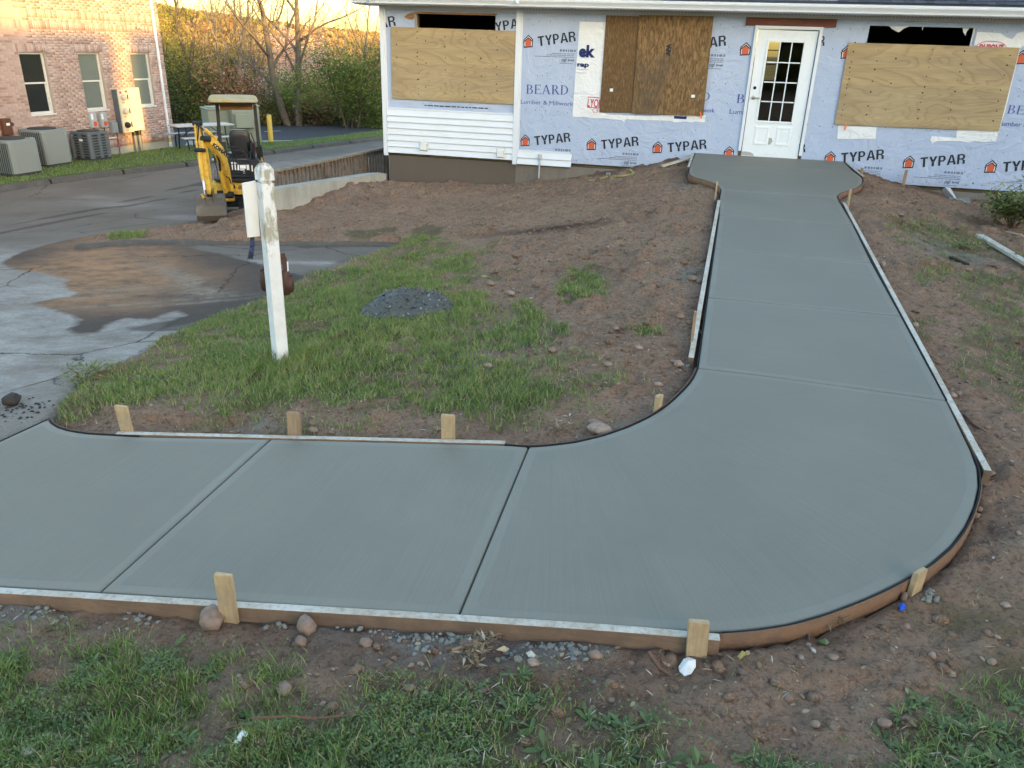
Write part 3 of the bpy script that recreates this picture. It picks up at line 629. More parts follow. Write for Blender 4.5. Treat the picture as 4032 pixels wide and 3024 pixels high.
stake(v(1430, 884), v(1432, 856), .05, .03, 'short pale stake stub at the inner curve of the walk', out=.03)
stake(v(1993, 1262), v(1997, 1236), .075, .022, 'short pale stake on the outer curve of the walk', out=.03)
stake(r3(530, 640), r3(552, 508), .04, .02, 'thin tall stake at the left neck of the landing', out=.062, face=(-1, .1))
stake(r3(1745, 720), r3(1772, 578), .05, .02, 'thin tall stake at the right neck of the landing', out=.09, face=(1, .1))
stake(r3(1868, 440), r3(1874, 382), .07, .02, 'short wide stake at the right side of the door landing', M_stake2, out=.062)
stake((3517, 700), (3521, 682), .05, .02, 'lone stake standing against the house wrap right of the landing', M_stake2, ground=1, out=0.7, face=(1, -.9)) if False else None
stake(v(1494, 735), v(1497, 672), .03, .02, 'brown low stake outside the left form board', M_stake2, out=.068)

# ---------------- the house ----------------
H = empty('house', (0, 0, 0), label='single storey house under renovation, wrapped in pale blue house wrap with boarded windows', cat='house')
k = NM('house_wrap', .62, .3); co = k.co(); wv = k.noise(2.2, 6, .6, k.co((1, 1, 1.4)), 1.5); w2 = k.noise(9, 6, .65, k.co((1, 1, .8)), 1.0); w3 = k.noise(260, 2, .5, k.co((1, 1, .3)))
dm = k.noise(1.3, 6, .7, co)
col = k.mix(k.ramp(dm, [(.3, 0), (.7, 1)]), (.375, .45, .61), (.43, .50, .655)); col = k.mix(k.ramp(w3, [(.3, .14), (.6, 0)]), col, (.28, .33, .42))
col = k.mix(k.ramp(k.noise(6, 6, .75, co), [(.6, 0), (.72, .35)]), col, (.32, .34, .38))
zz = k.n('SeparateXYZ'); k.L(co, zz.inputs[0])
col = k.mix(k.math('MULTIPLY', k.ramp(k.math('ADD', zz.outputs[2], 2.2), [(.12, 1), (.5, 0)]), k.ramp(k.noise(4, 7, .75, co), [(.42, 0), (.62, .7)])), col, (.30, .26, .235))
k.color(col).bump(wv, .04, .75).bump(w2, .010, .6); M_wrap = k.m
k = NM('white_wrap', .5, .35); wv = k.noise(5, 6, .6, k.co((1, 1, 1.6)), 2.0); k.color(k.mix(k.noise(3, 5), (.70, .72, .75), (.78, .79, .81))).bump(wv, .03, .8); M_wwrap = k.m
M_found = None
k = NM('foundation', .9, .2); co = k.co(); a = k.noise(1.1, 7, .7, co); b = k.noise(30, 5, .6, co); col = k.mix(k.ramp(a, [(.35, 0), (.65, 1)]), (.155, .135, .115), (.21, .19, .168)); col = k.mix(k.ramp(k.noise(3, 6, .7, k.co((1, 1, .2))), [(.5, 0), (.7, .5)]), col, (.11, .095, .08)); k.color(col).bump(b, .003); M_found = k.m
k = NM('foundation_painted', .85, .2); a = k.noise(.9, 6, .7, k.co()); k.color(k.mix(a, (.095, .078, .064), (.135, .112, .093))).bump(k.noise(40, 4), .002); M_foundb = k.m
YF = HF; XL = -5.97; XR = 9.5; XM = -3.45; ZE = .60
# opening rectangles in the front wall
oL = (XZ(1640, 60)[0], XZ(1951, 66)[0], -.55, XZ(1800, 57)[1])
oR = (XZ(3425, 103)[0], XZ(3845, 111)[0], -.55, XZ(3640, 105.5)[1])
dx0, dx1 = .516, 1.430; dzt = .372
oD = (dx0-.06, dx1+.06, -1.62, dzt+.06)
def wall_with_holes(name, x0, x1, z0, z1, holes, y0, y1, m, parent, step=None):
    mb = MB(); xs = sorted({x0, x1, *[h[0] for h in holes], *[h[1] for h in holes]})
    xs = [x for x in xs if x0 <= x <= x1]
    for a, b in zip(xs[:-1], xs[1:]):
        hs = sorted([h for h in holes if h[0] <= a+1e-6 and h[1] >= b-1e-6], key=lambda h: h[2]); z = z0
        for h in hs:
            if h[2] > z: mb.box((a, y0, z), (b, y1, h[2]))
            z = h[3]
        if z < z1: mb.box((a, y0, z), (b, y1, z1))
    return mb.build(name, m, parent)
wall_with_holes('house_wrap', XM, XR, -1.888, ZE, [oR, oD], YF, YF+.02, M_wrap, H)
wall_with_holes('house_wrap', XL+.02, XM, -1.12, ZE, [oL], YF+.012, YF+.032, M_wrap, H)
M_int = plain('sheathing', (.20, .13, .07), .9, .3, 8)
wall_with_holes('wall', XL+.02, XR, -1.9, ZE, [oL, oR, oD], YF+.035, YF+.13, M_int, H)
# interior: dark rooms with a rear window whose daylight shows through the door
M_room = plain('interior', (.22, .17, .11), .9, .5, 4)
mb = MB(); mb.box((XL+.03, YF+.131, -1.95), (XR, 21.0, -1.9)); mb.box((XL+.03, YF+.131, ZE-.02), (XR, 21.0, ZE+.03)); mb.box((XL+.02, YF+.131, -1.9), (XL+.12, 21, ZE-.021)); mb.box((XR-.1, YF+.131, -1.9), (XR, 21, ZE-.021)); mb.build('interior_shell', M_room, H)
ow = (.55, 1.30, -.55, .55)
wall_with_holes('rear_wall', XL+.13, XR-.11, -1.899, ZE-.022, [ow], 20.9, 20.99, M_room, H)
mb = MB(); mb.box((.915, 20.87, -.55), (.935, 20.89, .55)); mb.box((.55, 20.87, .10), (.914, 20.89, .12)); mb.box((.936, 20.87, .10), (1.30, 20.89, .12)); mb.box((.55, 20.87, -.21), (.914, 20.89, -.19)); mb.box((.936, 20.87, -.21), (1.30, 20.89, -.19)); mb.build('rear_window_bars', M_dark, H)
# foundations
mb = MB(); mb.box((XL+.05, YF+.05, -4.2), (XM+.01, 21, -1.951)); mb.build('foundation', M_foundb, H)
mb = MB(); mb.box((XM+.012, YF+.035, -4.2), (XR, 21, -1.951)); mb.build('foundation', M_found, H)
# roof, soffit, fascia, gutter
OV = .32; yg = YF-OV
k = NM('soffit', .6, .3); wv2 = k.n('TexWave'); wv2.inputs['Scale'].default_value = 6.2; wv2.wave_profile = 'SAW'; k.L(k.co((1, 0, 0)), wv2.inputs['Vector']); k.color(k.mix(k.ramp(wv2.outputs[0], [(.9, 0), (1, 1)]), (.62, .61, .57), (.3, .3, .28))); M_soff = k.m
MB().box((XL-.35, yg+.005, ZE+.004), (XR, YF+.3, ZE+.02)).build('soffit', M_soff, H)
mb = MB(); x_ = XM+.03
while x_ < XR: mb.box((x_, YF-.05, ZE-.004), (x_+.012, YF-.04, ZE+.0035)); x_ += .055
mb.build('soffit_vent', M_dark, H, kind='stuff')
mb = MB(); mb.box((XL, YF-.022, ZE-.05), (XR, YF-.001, ZE+.003)); mb.build('frieze_channel', M_soff, H)
MB().box((XL-.35, yg-.02, ZE+.0), (XR, yg+.004, ZE+.2)).build('fascia', M_white, H)
def gutter(x0, x1, y, z):
    prof = [(0, 0), (-.055, 0), (-.075, .012), (-.08, .035), (-.095, .06), (-.115, .085), (-.12, .11), (-.12, .128), (-.108, .128), (-.106, .112), (-.09, .088), (-.07, .06), (-.06, .02), (0, .012)]
    n = len(prof); vs = [(x0, y+a, z+b) for a, b in prof]+[(x1, y+a, z+b) for a, b in prof]
    fs = [(i, (i+1) % n, (i+1) % n+n, i+n) for i in range(n)]+[tuple(range(n-1, -1, -1)), tuple(range(n, 2*n))]
    return MB().add(vs, fs)
gutter(XL-.38, XM-.12, yg-.021, ZE+.012).build('gutter', M_white, H, smooth=False)
gutter(XM-.118, XR, yg-.026, ZE+.008).build('gutter', M_white, H, label='slightly lower right run of the white gutter')
for gx in (XL+.0, XM+.08): MB().box((gx-.03, yg-.175, ZE+.05), (gx+.03, yg-.147, ZE+.10), bev=.01).build('gutter_bracket', M_white, H)
yr = yg-.10; zr = ZE+.165; pit = .36
mb = MB(); mb.add([(XL-.42, yr, zr-.015), (XR, yr, zr-.015), (XR, 18, zr+(18-yr)*pit-.015), (XL-.42, 18, zr+(18-yr)*pit-.015), (XL-.42, yr, zr), (XR, yr, zr), (XR, 18, zr+(18-yr)*pit), (XL-.42, 18, zr+(18-yr)*pit)], [(0, 3, 2, 1), (4, 5, 6, 7), (0, 1, 5, 4), (1, 2, 6, 5), (2, 3, 7, 6), (3, 0, 4, 7)]); mb.build('roof', M_roof, H)
mb = MB(); mb.add([(XL-.42, 18, zr+(18-yr)*pit), (XR, 18, zr+(18-yr)*pit), (XR, 22, zr+.2), (XL-.42, 22, zr+.2)], [(0, 1, 2, 3)]); mb.add([(XL, YF+.1, ZE+.03), (XL, 18, zr+1.4), (XL, 21, ZE+.03)], [(0, 1, 2)]); mb.build('rear_roof', M_roof, H)
shm = []
for c in ((.035, .042, .058), (.05, .058, .075), (.028, .033, .045)): shm.append(plain('shingle', c, .9, .3, 60, bump=.002))
i_ = 0
for row in range(2):
    x_ = 1.6-(row*.11)
    while x_ < 5.6:
        wd_ = random.uniform(.10, .2); y0 = yr+row*.125-.006; z0 = zr+row*.125*pit+.004+.006*row; th_ = random.choice((.004, .007, .009))
        mb = MB(); mb.add([(x_, y0, z0), (x_+wd_, y0, z0), (x_+wd_, y0+.135, z0+.135*pit), (x_, y0+.135, z0+.135*pit), (x_, y0, z0+th_), (x_+wd_, y0, z0+th_), (x_+wd_, y0+.135, z0+.135*pit+th_*.3), (x_, y0+.135, z0+.135*pit+th_*.3)], [(4, 5, 6, 7), (0, 1, 5, 4), (1, 2, 6, 5), (3, 0, 4, 7)])
        mb.build('shingle', shm[i_ % 3 if random.random() < .6 else random.randrange(3)], H); x_ += wd_+.004; i_ += 1
# siding: real courses
def siding(x0, x1, zb, zt, n, y, parent):
    h = (zt-zb)/n
    for i in range(n):
        z = zb+i*h; mb = MB(); prof = [(y-.030, z), (y-.033, z+.008), (y-.010, z+h-.004), (y-.003, z+h+.004), (y, z+h+.004), (y, z)]
        m_ = len(prof); vs = [(x0, a, b) for a, b in prof]+[(x1, a, b) for a, b in prof]
        mb.add(vs, [(j, (j+1) % m_, (j+1) % m_+m_, j+m_) for j in range(m_)]+[tuple(range(m_-1, -1, -1)), tuple(range(m_, 2*m_))]); mb.build('siding_course', M_white, parent)
siding(XL+.055, XM-.03, -1.90, -1.125, 7, YF+.011, H)
MB().box((XL+.055, YF-.004, -1.12), (XM-.03, YF+.010, -1.095)).build('nail_strip', M_white, H)
x1s = XZ(2248, 658)[0]
siding(XM+.05, x1s, -1.958, -1.735, 2, YF-.001, H)
MB().box((XM+.05, YF-.014, -1.73), (x1s-.03, YF-.002, -1.705)).build('nail_strip', M_white, H)
def corner(x0, x1, y, zb): 
    e = MB(); e.box((x0, y-.03, zb), (x1, y, ZE-.001), bev=.003); e.box((x1+.001, y-.008, zb+.06), (x1+.03, y, ZE-.051)); return e
corner(XL-.03, XL+.05, YF+.012, -1.955).build('corner_trim', M_white, H)
MB().box((XL-.03, YF+.013, -1.955), (XL+.019, 21, ZE)).build('side_wall', M_white, H)
corner(XM-.04, XM+.045, YF+.0, -1.97).build('corner_trim', M_white, H)
# dryer vents and conduit
def dryer(px, py, w_=.17):
    x, z = XZ(px, py); e = MB(); e.box((x-w_/2, YF-.02, z-w_*.55), (x+w_/2, YF-.012, z+w_*.55), bev=.004)
    e.add([(x-.06, YF-.02, z+.07), (x+.06, YF-.02, z+.07), (x+.06, YF-.02, z-.07), (x-.06, YF-.02, z-.07), (x-.055, YF-.055, z+.04), (x+.055, YF-.055, z+.04), (x+.055, YF-.085, z-.065), (x-.055, YF-.085, z-.065)], [(0, 1, 5, 4), (4, 5, 6, 7), (0, 4, 7, 3), (1, 2, 6, 5), (3, 7, 6, 2)])
    e.build('dryer_vent', M_vent, H)
M_vent = plain('vent_plastic', (.60, .62, .60), .45, .08)
dryer(1670, 574); dryer(1973, 601)
M_pipe = plain('conduit_grey', (.42, .45, .47), .45, .08)
cx_, cz_ = XZ(2128, 618); mb = MB(); mb.tube([(cx_, YF-.05, cz_-.02), (cx_-.01, YF-.05, -2.6)], .014, 10); mb.box((cx_-.03, YF-.075, cz_-.03), (cx_+.03, YF-.022, cz_+.06), bev=.008); mb.build('conduit', M_pipe, H)
# header beam over the door and door
M_hdr = wood('header_beam', (.20, .075, .05), (.13, .05, .035), .8, (1, 8, 8), .002)
hx0, hz0 = XZ(2935, 99); hx1, hz1 = XZ(3291, 106); MB().box((hx0, YF-.03, hz0-.002), (hx1, YF-.001, ZE-.052)).build('header_beam', M_hdr, H)
M_door = plain('door_paint', (.74, .78, .82), .3, .02, 4, dirt=(.5, .5, .47), dsc=9, damt=.12)
fx0, fz0 = XZ(2975, 100); fx1, fz1 = XZ(3243.5, 104)
fx0b = XZ(2903.5, 586)[0]
mb = MB(); mb.box((fx0, YF-.035, -1.505), (dx0-.012, YF+.04, fz0), bev=.003); mb.box((dx1+.012, YF-.035, -1.53), (fx1, YF+.04, fz0), bev=.003); mb.box((dx0-.0115, YF-.035, dzt+.012), (dx1+.0115, YF+.04, fz0-.001), bev=.003)
mb.build('door_frame', M_white, H)
M_jf = plain('raw_jamb', (.12, .06, .045), .9, .3); MB().box((dx0-.055, YF+.0, -1.62), (dx0-.012, YF+.04, -1.507)).build('jamb_foot', M_jf, H); MB().box((dx1+.012, YF+.0, -1.62), (dx1+.05, YF+.04, -1.532)).build('jamb_foot', M_jf, H)
D_ = empty('door'); D_.parent = H
gx0, gzt = XZ(3028.3, 164.9); gx1, _ = XZ(3166.6, 168.5); _, gzb = XZ(2981.6, 474)
yd = YF+.004
mb = MB(); 
mb.box((dx0, yd, -1.60), (gx0-.001, yd+.042, dzt)); mb.box((gx1+.001, yd, -1.60), (dx1, yd+.042, dzt)); mb.box((gx0-.0005, yd, gzt+.001), (gx1+.0005, yd+.042, dzt)); mb.box((gx0-.0005, yd, -1.60), (gx1+.0005, yd+.042, gzb-.001))
mb.build('door_slab', M_door, D_)
mb = MB(); e = .035
for (a, b, c, d) in ((gx0-e, gx0, gzb-e, gzt+e), (gx1, gx1+e, gzb-e, gzt+e), (gx0, gx1, gzt, gzt+e), (gx0, gx1, gzb-e, gzb)): mb.box((a+.0005, yd-.012, c+.0005), (b-.0005, yd-.0005, d-.0005), bev=.004)
mb.build('glazing_frame', M_door, D_)
cw = (gx1-gx0)/3; ch = (gzt-gzb)/4
mb = MB()
for i in (1, 2): mb.box((gx0+cw*i-.009, yd-.008, gzb), (gx0+cw*i+.009, yd+.006, gzt), bev=.003)
for j in (1, 2, 3):
    for i in range(3): mb.box((gx0+cw*i+.0095, yd-.0075, gzb+ch*j-.009), (gx0+cw*(i+1)-.0095, yd+.0055, gzb+ch*j+.009), bev=.003)
mb.build('muntin', M_door, D_)
k = NM('door_glass', .02, .5); k.b.inputs['Transmission Weight'].default_value = 1.0; k.b.inputs['IOR'].default_value = 1.1; k.b.inputs['Base Color'].default_value = (.75, .75, .68, 1); M_glass = k.m
gl = NM('pane_reflect', .03, .6).color((.012, .012, .010)); M_pane = gl.m
kt = bpy.data.materials.new('window_pane'); kt.use_nodes = True; t_ = kt.node_tree; t_.nodes.clear(); ou = t_.nodes.new('ShaderNodeOutputMaterial'); mx = t_.nodes.new('ShaderNodeMixShader'); tr = t_.nodes.new('ShaderNodeBsdfTransparent'); gs = t_.nodes.new('ShaderNodeBsdfGlossy'); gs.inputs['Roughness'].default_value = .03; tr.inputs[0].default_value = (.7, .7, .62, 1); fr = t_.nodes.new('ShaderNodeFresnel'); fr.inputs[0].default_value = 1.75
t_.links.new(fr.outputs[0], mx.inputs[0]); t_.links.new(tr.outputs[0], mx.inputs[1]); t_.links.new(gs.outputs[0], mx.inputs[2]); t_.links.new(mx.outputs[0], ou.inputs[0]); M_clear = kt
for i in range(3):
    for j in range(4):
        MB().box((gx0+cw*i+.002, yd+.014, gzb+ch*j+.002), (gx0+cw*(i+1)-.002, yd+.018, gzb+ch*(j+1)-.002)).build('pane', M_clear, D_)
for a, b in ((0, 1), (1, 0)):
    x0 = dx0+.13+(.385 if a == 0 else 0)*1; 
for x0 in (dx0+.155, dx0+.505):
    z0, z1 = -1.40, -1.08; x1_ = x0+.255; mb = MB()
    q = .03
    mb.add([(x0, yd-.0005, z0), (x1_, yd-.0005, z0), (x1_, yd-.0005, z1), (x0, yd-.0005, z1), (x0+q, yd-.009, z0+q), (x1_-q, yd-.009, z0+q), (x1_-q, yd-.009, z1-q), (x0+q, yd-.009, z1-q),
            (x0+2*q, yd-.003, z0+2*q), (x1_-2*q, yd-.003, z0+2*q), (x1_-2*q, yd-.003, z1-2*q), (x0+2*q, yd-.003, z1-2*q)], [(0, 1, 5, 4), (1, 2, 6, 5), (2, 3, 7, 6), (3, 0, 4, 7), (4, 5, 9, 8), (5, 6, 10, 9), (6, 7, 11, 10), (7, 4, 8, 11), (8, 9, 10, 11)])
    mb.build('door_panel', M_door, D_)
M_steel = plain('satin_nickel', (.38, .37, .33), .35, .1, metal=.8)
kx, kz = XZ(2967, 384); mb = MB(); mb.lathe([(.032, 0), (.032, .008), (.02, .014), (.012, .016), (.012, .05)], 16, T(kx, yd-.001, kz, 0, PI/2)); mb.tube([(kx, yd-.045, kz), (kx+.05, yd-.048, kz-.002), (kx+.105, yd-.043, kz-.006)], [.011, .009, .008], 8); mb.build('door_handle', M_steel, D_, smooth=True)
bx_, bz_ = XZ(2972, 346); MB().lathe([(.026, 0), (.026, .003)], 16, T(bx_, yd-.0005, bz_, 0, PI/2)).build('deadbolt_hole', M_dark, D_)
for hz in (.17, -.55, -1.42): MB().box((dx1+.001, yd-.006, hz-.05), (dx1+.011, yd+.01, hz+.05)).build('hinge', plain('hinge_dark', (.03, .03, .035), .4, .1, metal=.5), D_)
M_patch = plain('bare_primer', (.36, .37, .34), .7, .1)
def decal(pts, y, m, name, parent, z_is=True):
    n = len(pts); return MB().add([(a, y, b) for a, b in pts], [tuple(range(n))]).build(name, m, parent)
decal([XZ(2917, 610), XZ(2919, 597), XZ(2935, 596), XZ(2955, 600), XZ(2966, 606), XZ(2967, 614)], yd-.0012, M_patch, 'worn_patch', D_)
cxp, czp = XZ(3031, 556); decal([(cxp+.045*math.cos(a)*random.uniform(.7, 1.1), czp+.06*math.sin(a)*random.uniform(.75, 1.1)) for a in np.linspace(0, 2*PI, 12, endpoint=False)], yd-.0012, M_patch, 'worn_patch', D_)

# ---------------- printed words and marks on the wrap ----------------
M_ink = plain('ink_black', (.012, .014, .02), .55, .1); M_red = plain('ink_orange_red', (.55, .10, .045), .6, .08); M_blue = plain('ink_blue', (.055, .075, .30), .6, .1); M_grey = plain('ink_grey', (.16, .19, .27), .6, .1); M_navy = plain('ink_navy', (.012, .018, .12), .5, .1); M_crim = plain('ink_crimson', (.55, .06, .10), .6, .1); M_inkw = plain('ink_white', (.7, .73, .78), .6, .05)
def text_mesh(body, size, bold=0., space=1.0, sx=1.0, shear=0):
    cu = bpy.data.curves.new('txt', 'FONT'); cu.body = body; cu.size = size; cu.offset = bold; cu.space_character = space; cu.shear = shear; cu.fill_mode = 'FRONT'; cu.resolution_u = 3
    ob = bpy.data.objects.new('txt', cu); C.objects.link(ob); dg = bpy.context.evaluated_depsgraph_get(); dg.update()
    me = bpy.data.meshes.new_from_object(ob.evaluated_get(dg)); C.objects.unlink(ob); bpy.data.objects.remove(ob); me.materials.clear()
    me.transform(Matrix.Scale(sx, 4, (1, 0, 0))); return me
def word(name, body, x, z, size, m, parent, rot=0., y=YF-.004, **kw):
    me = text_mesh(body, size, **kw); me.transform(Matrix.Translation((x, y, z)) @ Matrix.Rotation(rot, 4, 'Y') @ Matrix.Rotation(PI/2, 4, 'X'))
    return link(name, me, m, parent)
def fit_word(name, body, p0, p1, hpx_top, m, parent, y=YF-.004, **kw):
    """baseline from photo point p0 to p1; hpx_top: photo point at cap height above p0"""
    x0, z0 = XZ(*p0); x1, z1 = XZ(*p1); xh, zh = XZ(*hpx_top); cap = math.hypot(xh-x0, zh-z0)
    me = text_mesh(body, 1., **kw); co_ = np.array([q.co[:] for q in me.vertices]); w0, w1, h1 = co_[:, 0].min(), co_[:, 0].max(), .729
    L = math.hypot(x1-x0, z1-z0); a = math.atan2(z1-z0, x1-x0)
    me.transform(Matrix.Translation((x0, y, z0)) @ Matrix.Rotation(-a, 4, 'Y') @ Matrix.Rotation(PI/2, 4, 'X') @ Matrix.Diagonal((L/(w1-w0), cap/h1, 1, 1)) @ Matrix.Translation((-w0, 0, 0)))
    return link(name, me, m, parent)
def poly(name, pts, m, y, parent): return MB().add([(a, y, b) for a, b in pts], [tuple(range(len(pts)))]).build(name, m, parent)
def frame_poly(pts, t): # inset of polygon
    c = np.mean(pts, axis=0); return [tuple(c+(np.array(p)-c)*t) for p in pts]
def logo(px, py, parent, s=1., y=YF-.004, rot=.10):
    x, z = XZ(px, py); base = np.array([(-.078, -.095), (.08, -.082), (.082, .045), (.0, .112), (-.082, .035)])*s
    P = base+np.array([x, z])
    poly('logo_mark', P, M_ink, y, parent); poly('logo_mark', frame_poly(P, .80), M_inkw, y-.0008, parent)
    poly('logo_mark', frame_poly(P, .62)-np.array([0, .012])*s if False else [(a, b-.012*s) for a, b in frame_poly(P, .66)], M_red, y-.0016, parent)
    mb = MB()
    for dz, w_ in ((.0, .013),): 
        for a, b in (((-.088, .0), (0, .078)), ((0, .078), (.07, .025))):
            mb.add([(x+a[0]*s, y-.0024, z+(a[1]+dz)*s), (x+b[0]*s, y-.0024, z+(b[1]+dz)*s), (x+b[0]*s, y-.0024, z+(b[1]+dz-.02)*s), (x+a[0]*s, y-.0024, z+(a[1]+dz-.02)*s)], [(0, 1, 2, 3)])
    mb.build('logo_mark', M_ink, parent)
def sans(text, x0, z0, x1, z1, cap, m, parent, y=YF-.004):
    wds = dict(T=.62, Y=.70, P=.62, A=.76, R=.66); tot = sum(wds[c]+.09 for c in text)-.09; L = math.hypot(x1-x0, z1-z0); sc = L/tot; an = math.atan2(z1-z0, x1-x0); cx = 0; q = 1/sc*cap
    for c in text:
        mb = MB(); w_ = wds[c]; TK = .17
        def add(P): mb.add([(x0+(cx+p[0])*sc*math.cos(an)-p[1]*cap*math.sin(an), y-random.uniform(0, .0008), z0+(cx+p[0])*sc*math.sin(an)+p[1]*cap*math.cos(an)) for p in P], [tuple(range(len(P)))])
        def ring(cy, ry, rx, xs):
            n = 8
            for i in range(n):
                g0, g1 = -PI/2+PI*i/n, -PI/2+PI*(i+1)/n
                pt = lambda g, o: (xs+(rx-o*TK)*math.cos(g), cy+(ry-o*TK*.78)*math.sin(g))
                add([pt(g0, 0), pt(g1, 0), pt(g1, 1), pt(g0, 1)])
        if c == 'T': add([(0, .84), (w_, .84), (w_, 1), (0, 1)]); add([(w_/2-TK*.55, 0), (w_/2+TK*.55, 0), (w_/2+TK*.55, .84), (w_/2-TK*.55, .84)])
        if c == 'Y': add([(w_/2-TK*.55, 0), (w_/2+TK*.55, 0), (w_/2+TK*.55, .42), (w_/2-TK*.55, .42)]); add([(w_/2-TK*.55, .4), (w_/2+.03, .52), (.2, 1), (0, 1)]); add([(w_/2+TK*.55, .4), (w_, 1), (w_-.2, 1), (w_/2-.03, .52)])
        if c in 'PR':
            add([(0, 0), (TK*1.05, 0), (TK*1.05, 1), (0, 1)]); h0 = .40 if c == 'P' else .44; cy = (1+h0)/2; ry = (1-h0)/2; add([(TK, 1), (w_-.27, 1), (w_-.27, 1-.135), (TK, 1-.135)]); add([(TK, h0+.135), (w_-.27, h0+.135), (w_-.27, h0), (TK, h0)]); ring(cy, ry, .25, w_-.27)
        if c == 'R': add([(w_-.33, h0+.08), (w_-.02, .36), (w_-.02, .1), (w_, 0), (w_-.2, 0), (w_-.2, .3), (w_-.28, h0)])
        if c == 'A': add([(0, 0), (.19, 0), (w_/2+.02, 1), (w_/2-.11, 1)]); add([(w_, 0), (w_/2+.11, 1), (w_/2-.02, 1), (w_-.2, 0)]); add([(.2, .22), (w_-.2, .22), (w_-.25, .36), (.25, .36)])
        mb.build('printed_letter', m, parent); cx += w_+.09
def sans_px(text, p0, p1, ptop, m, y=YF-.004):
    a = XZ(*p0); b = XZ(*p1); c = XZ(*ptop); sans(text, a[0], a[1], b[0], b[1], math.hypot(c[0]-a[0], c[1]-a[1]), m, H, y)
HLV = dict(bold=.045, space=.97)
def typar_block(ix, iz, logo_=True, text=True, fine=True, brand=True):
    """ix, iz world position of the house mark"""
    if text:
        x0, z0, x1, z1 = ix+.185, iz-.065, ix+.83, iz+.035
        sans('TYPAR', x0, z0, x1, z1, .155, M_ink, H)
    if fine:
        mb = MB(); xx = ix+.56
        for i, w_ in enumerate((.035, .035, .025, .022, .05, .03)): mb.box((xx, YF-.0045, iz-.135), (xx+w_, YF-.004, iz-.10)); xx += w_+.016
        for r_ in range(3):
            xe = ix+.82; x0 = ix+(.42, .33, .12)[r_]; zz_ = iz-.165-r_*.026
            while x0 < xe: w_ = random.uniform(.03, .09); mb.box((x0, YF-.0045, zz_-.008), (min(x0+w_, xe), YF-.004, zz_+.001)); x0 += w_+.008
        mb.build('printed_small_text', M_grey, H)
    if brand:
        word('printed_word', 'pgi', ix+.60, iz-.285, .075, M_ink if False else M_grey, H, bold=.003); word('printed_word', 'brand', ix+.71, iz-.28, .045, M_grey, H, bold=.004); word('printed_word', 'a', ix+.555, iz-.28, .04, M_grey, H)
        mb = MB(); mb.box((ix+.57, YF-.0045, iz-.325), (ix+.80, YF-.004, iz-.317)); mb.build('printed_small_text', M_grey, H)
for px, py, a in ((2068, 555, dict(brand=False)), (2329, 570, {}), (2589, 582, dict(brand=False)), (2870, 602, dict(text=False, fine=False, brand=False)), (3268, 622, {}), (3578, 640, {}), (3901, 658, {}), (2080, 165, {}), (2935, 195, dict(text=False, fine=False, brand=False)), (4021, 228, dict(fine=False))):
    logo(px, py, H); x, z = XZ(px, py); typar_block(x, z, **a)
x, z = XZ(2655, 182); typar_block(x, z); x, z = XZ(3334, 207); logo(3334, 207, H)
sans_px('R', (3223, 182), (3246, 180), (3223, 143), M_ink); sans_px('R', (3148, 602), (3171, 599), (3148, 567), M_ink)
yl = YF+.008
sans_px('AR', (1497, 112), (1559, 101), (1497, 72), M_ink, yl); sans_px('YPA', (1951, 124), (2042, 108), (1951, 88), M_ink, yl)
# serif name: bars and arcs with thick and thin strokes
def serif(text, p0, p1, ptop, m, parent, y=YF-.004):
    x0, z0 = XZ(*p0); x1, z1 = XZ(*p1); xt, zt = XZ(*ptop); cap = zt-z0; ang = math.atan2(z1-z0, x1-x0); tot = 0; wds = dict(B=.66, E=.64, A=.78, R=.72, D=.76)
    tot = sum(wds[c]+.1 for c in text)-.1; sc = math.hypot(x1-x0, z1-z0)/tot; cx = 0
    for c in text:
        mb = MB(); TK = .12; TN = .045; w_ = wds[c]
        def st(a, b, t):
            a = np.array(a, float); b = np.array(b, float); d = (b-a)/np.linalg.norm(b-a); n_ = np.array([-d[1], d[0]])*t/2; P = [a-n_, b-n_, b+n_, a+n_]; add(P)
        def add(P): mb.add([(x0+(cx+p[0])*sc*math.cos(ang)-p[1]*cap*math.sin(ang), y-random.uniform(0, .0006), z0+(cx+p[0])*sc*math.sin(ang)+p[1]*cap*math.cos(ang)) for p in P], [tuple(range(len(P)))])
        def arc(c_, rx, ry, a0, a1, n=8):
            for i in range(n):
                g0, g1 = a0+(a1-a0)*i/n, a0+(a1-a0)*(i+1)/n
                def pt(g, o): t_ = TN+(TK-TN)*abs(math.cos(g)); return (c_[0]+(rx-o*t_)*math.cos(g), c_[1]+(ry-o*t_*.8)*math.sin(g))
                add([pt(g0, 0), pt(g1, 0), pt(g1, 1), pt(g0, 1)])
        def foot(x, z): st((x-.11, z), (x+.11, z), .035)
        if c in 'BERD': st((.14, 0), (.14, 1), TK); st((.02, .98), (.3, .98), .035); st((.02, .02), (.3, .02), .035)
        if c == 'B': arc((.3, .76), .26, .24, -PI/2, PI/2); arc((.32, .27), .32, .27, -PI/2, PI/2); st((.14, .53), (.34, .53), TN)
        if c == 'E': st((.1, .98), (.58, .98), TN); st((.1, .02), (.62, .02), TN); st((.1, .52), (.46, .52), TN); st((.58, .84), (.58, 1), TN); st((.62, 0), (.62, .18), TN); st((.46, .43), (.46, .61), TN)
        if c == 'A': st((.08, 0), (.37, 1), TN*1.3); st((.37, 1), (.68, 0), TK); st((.2, .35), (.56, .35), TN); foot(.08, .02); foot(.68, .02)
        if c == 'R': arc((.3, .75), .27, .25, -PI/2, PI/2); st((.14, .5), (.34, .5), TN); st((.36, .5), (.66, 0), TK); foot(.68, .02)
        if c == 'D': arc((.26, .5), .46, .5, -PI/2, PI/2, 12); st((.1, .98), (.3, .98), TN)
        mb.build('printed_letter', m, parent); cx += w_+.1
serif('BEARD', (2072, 369), (2238, 373), (2072, 333), M_blue, H)
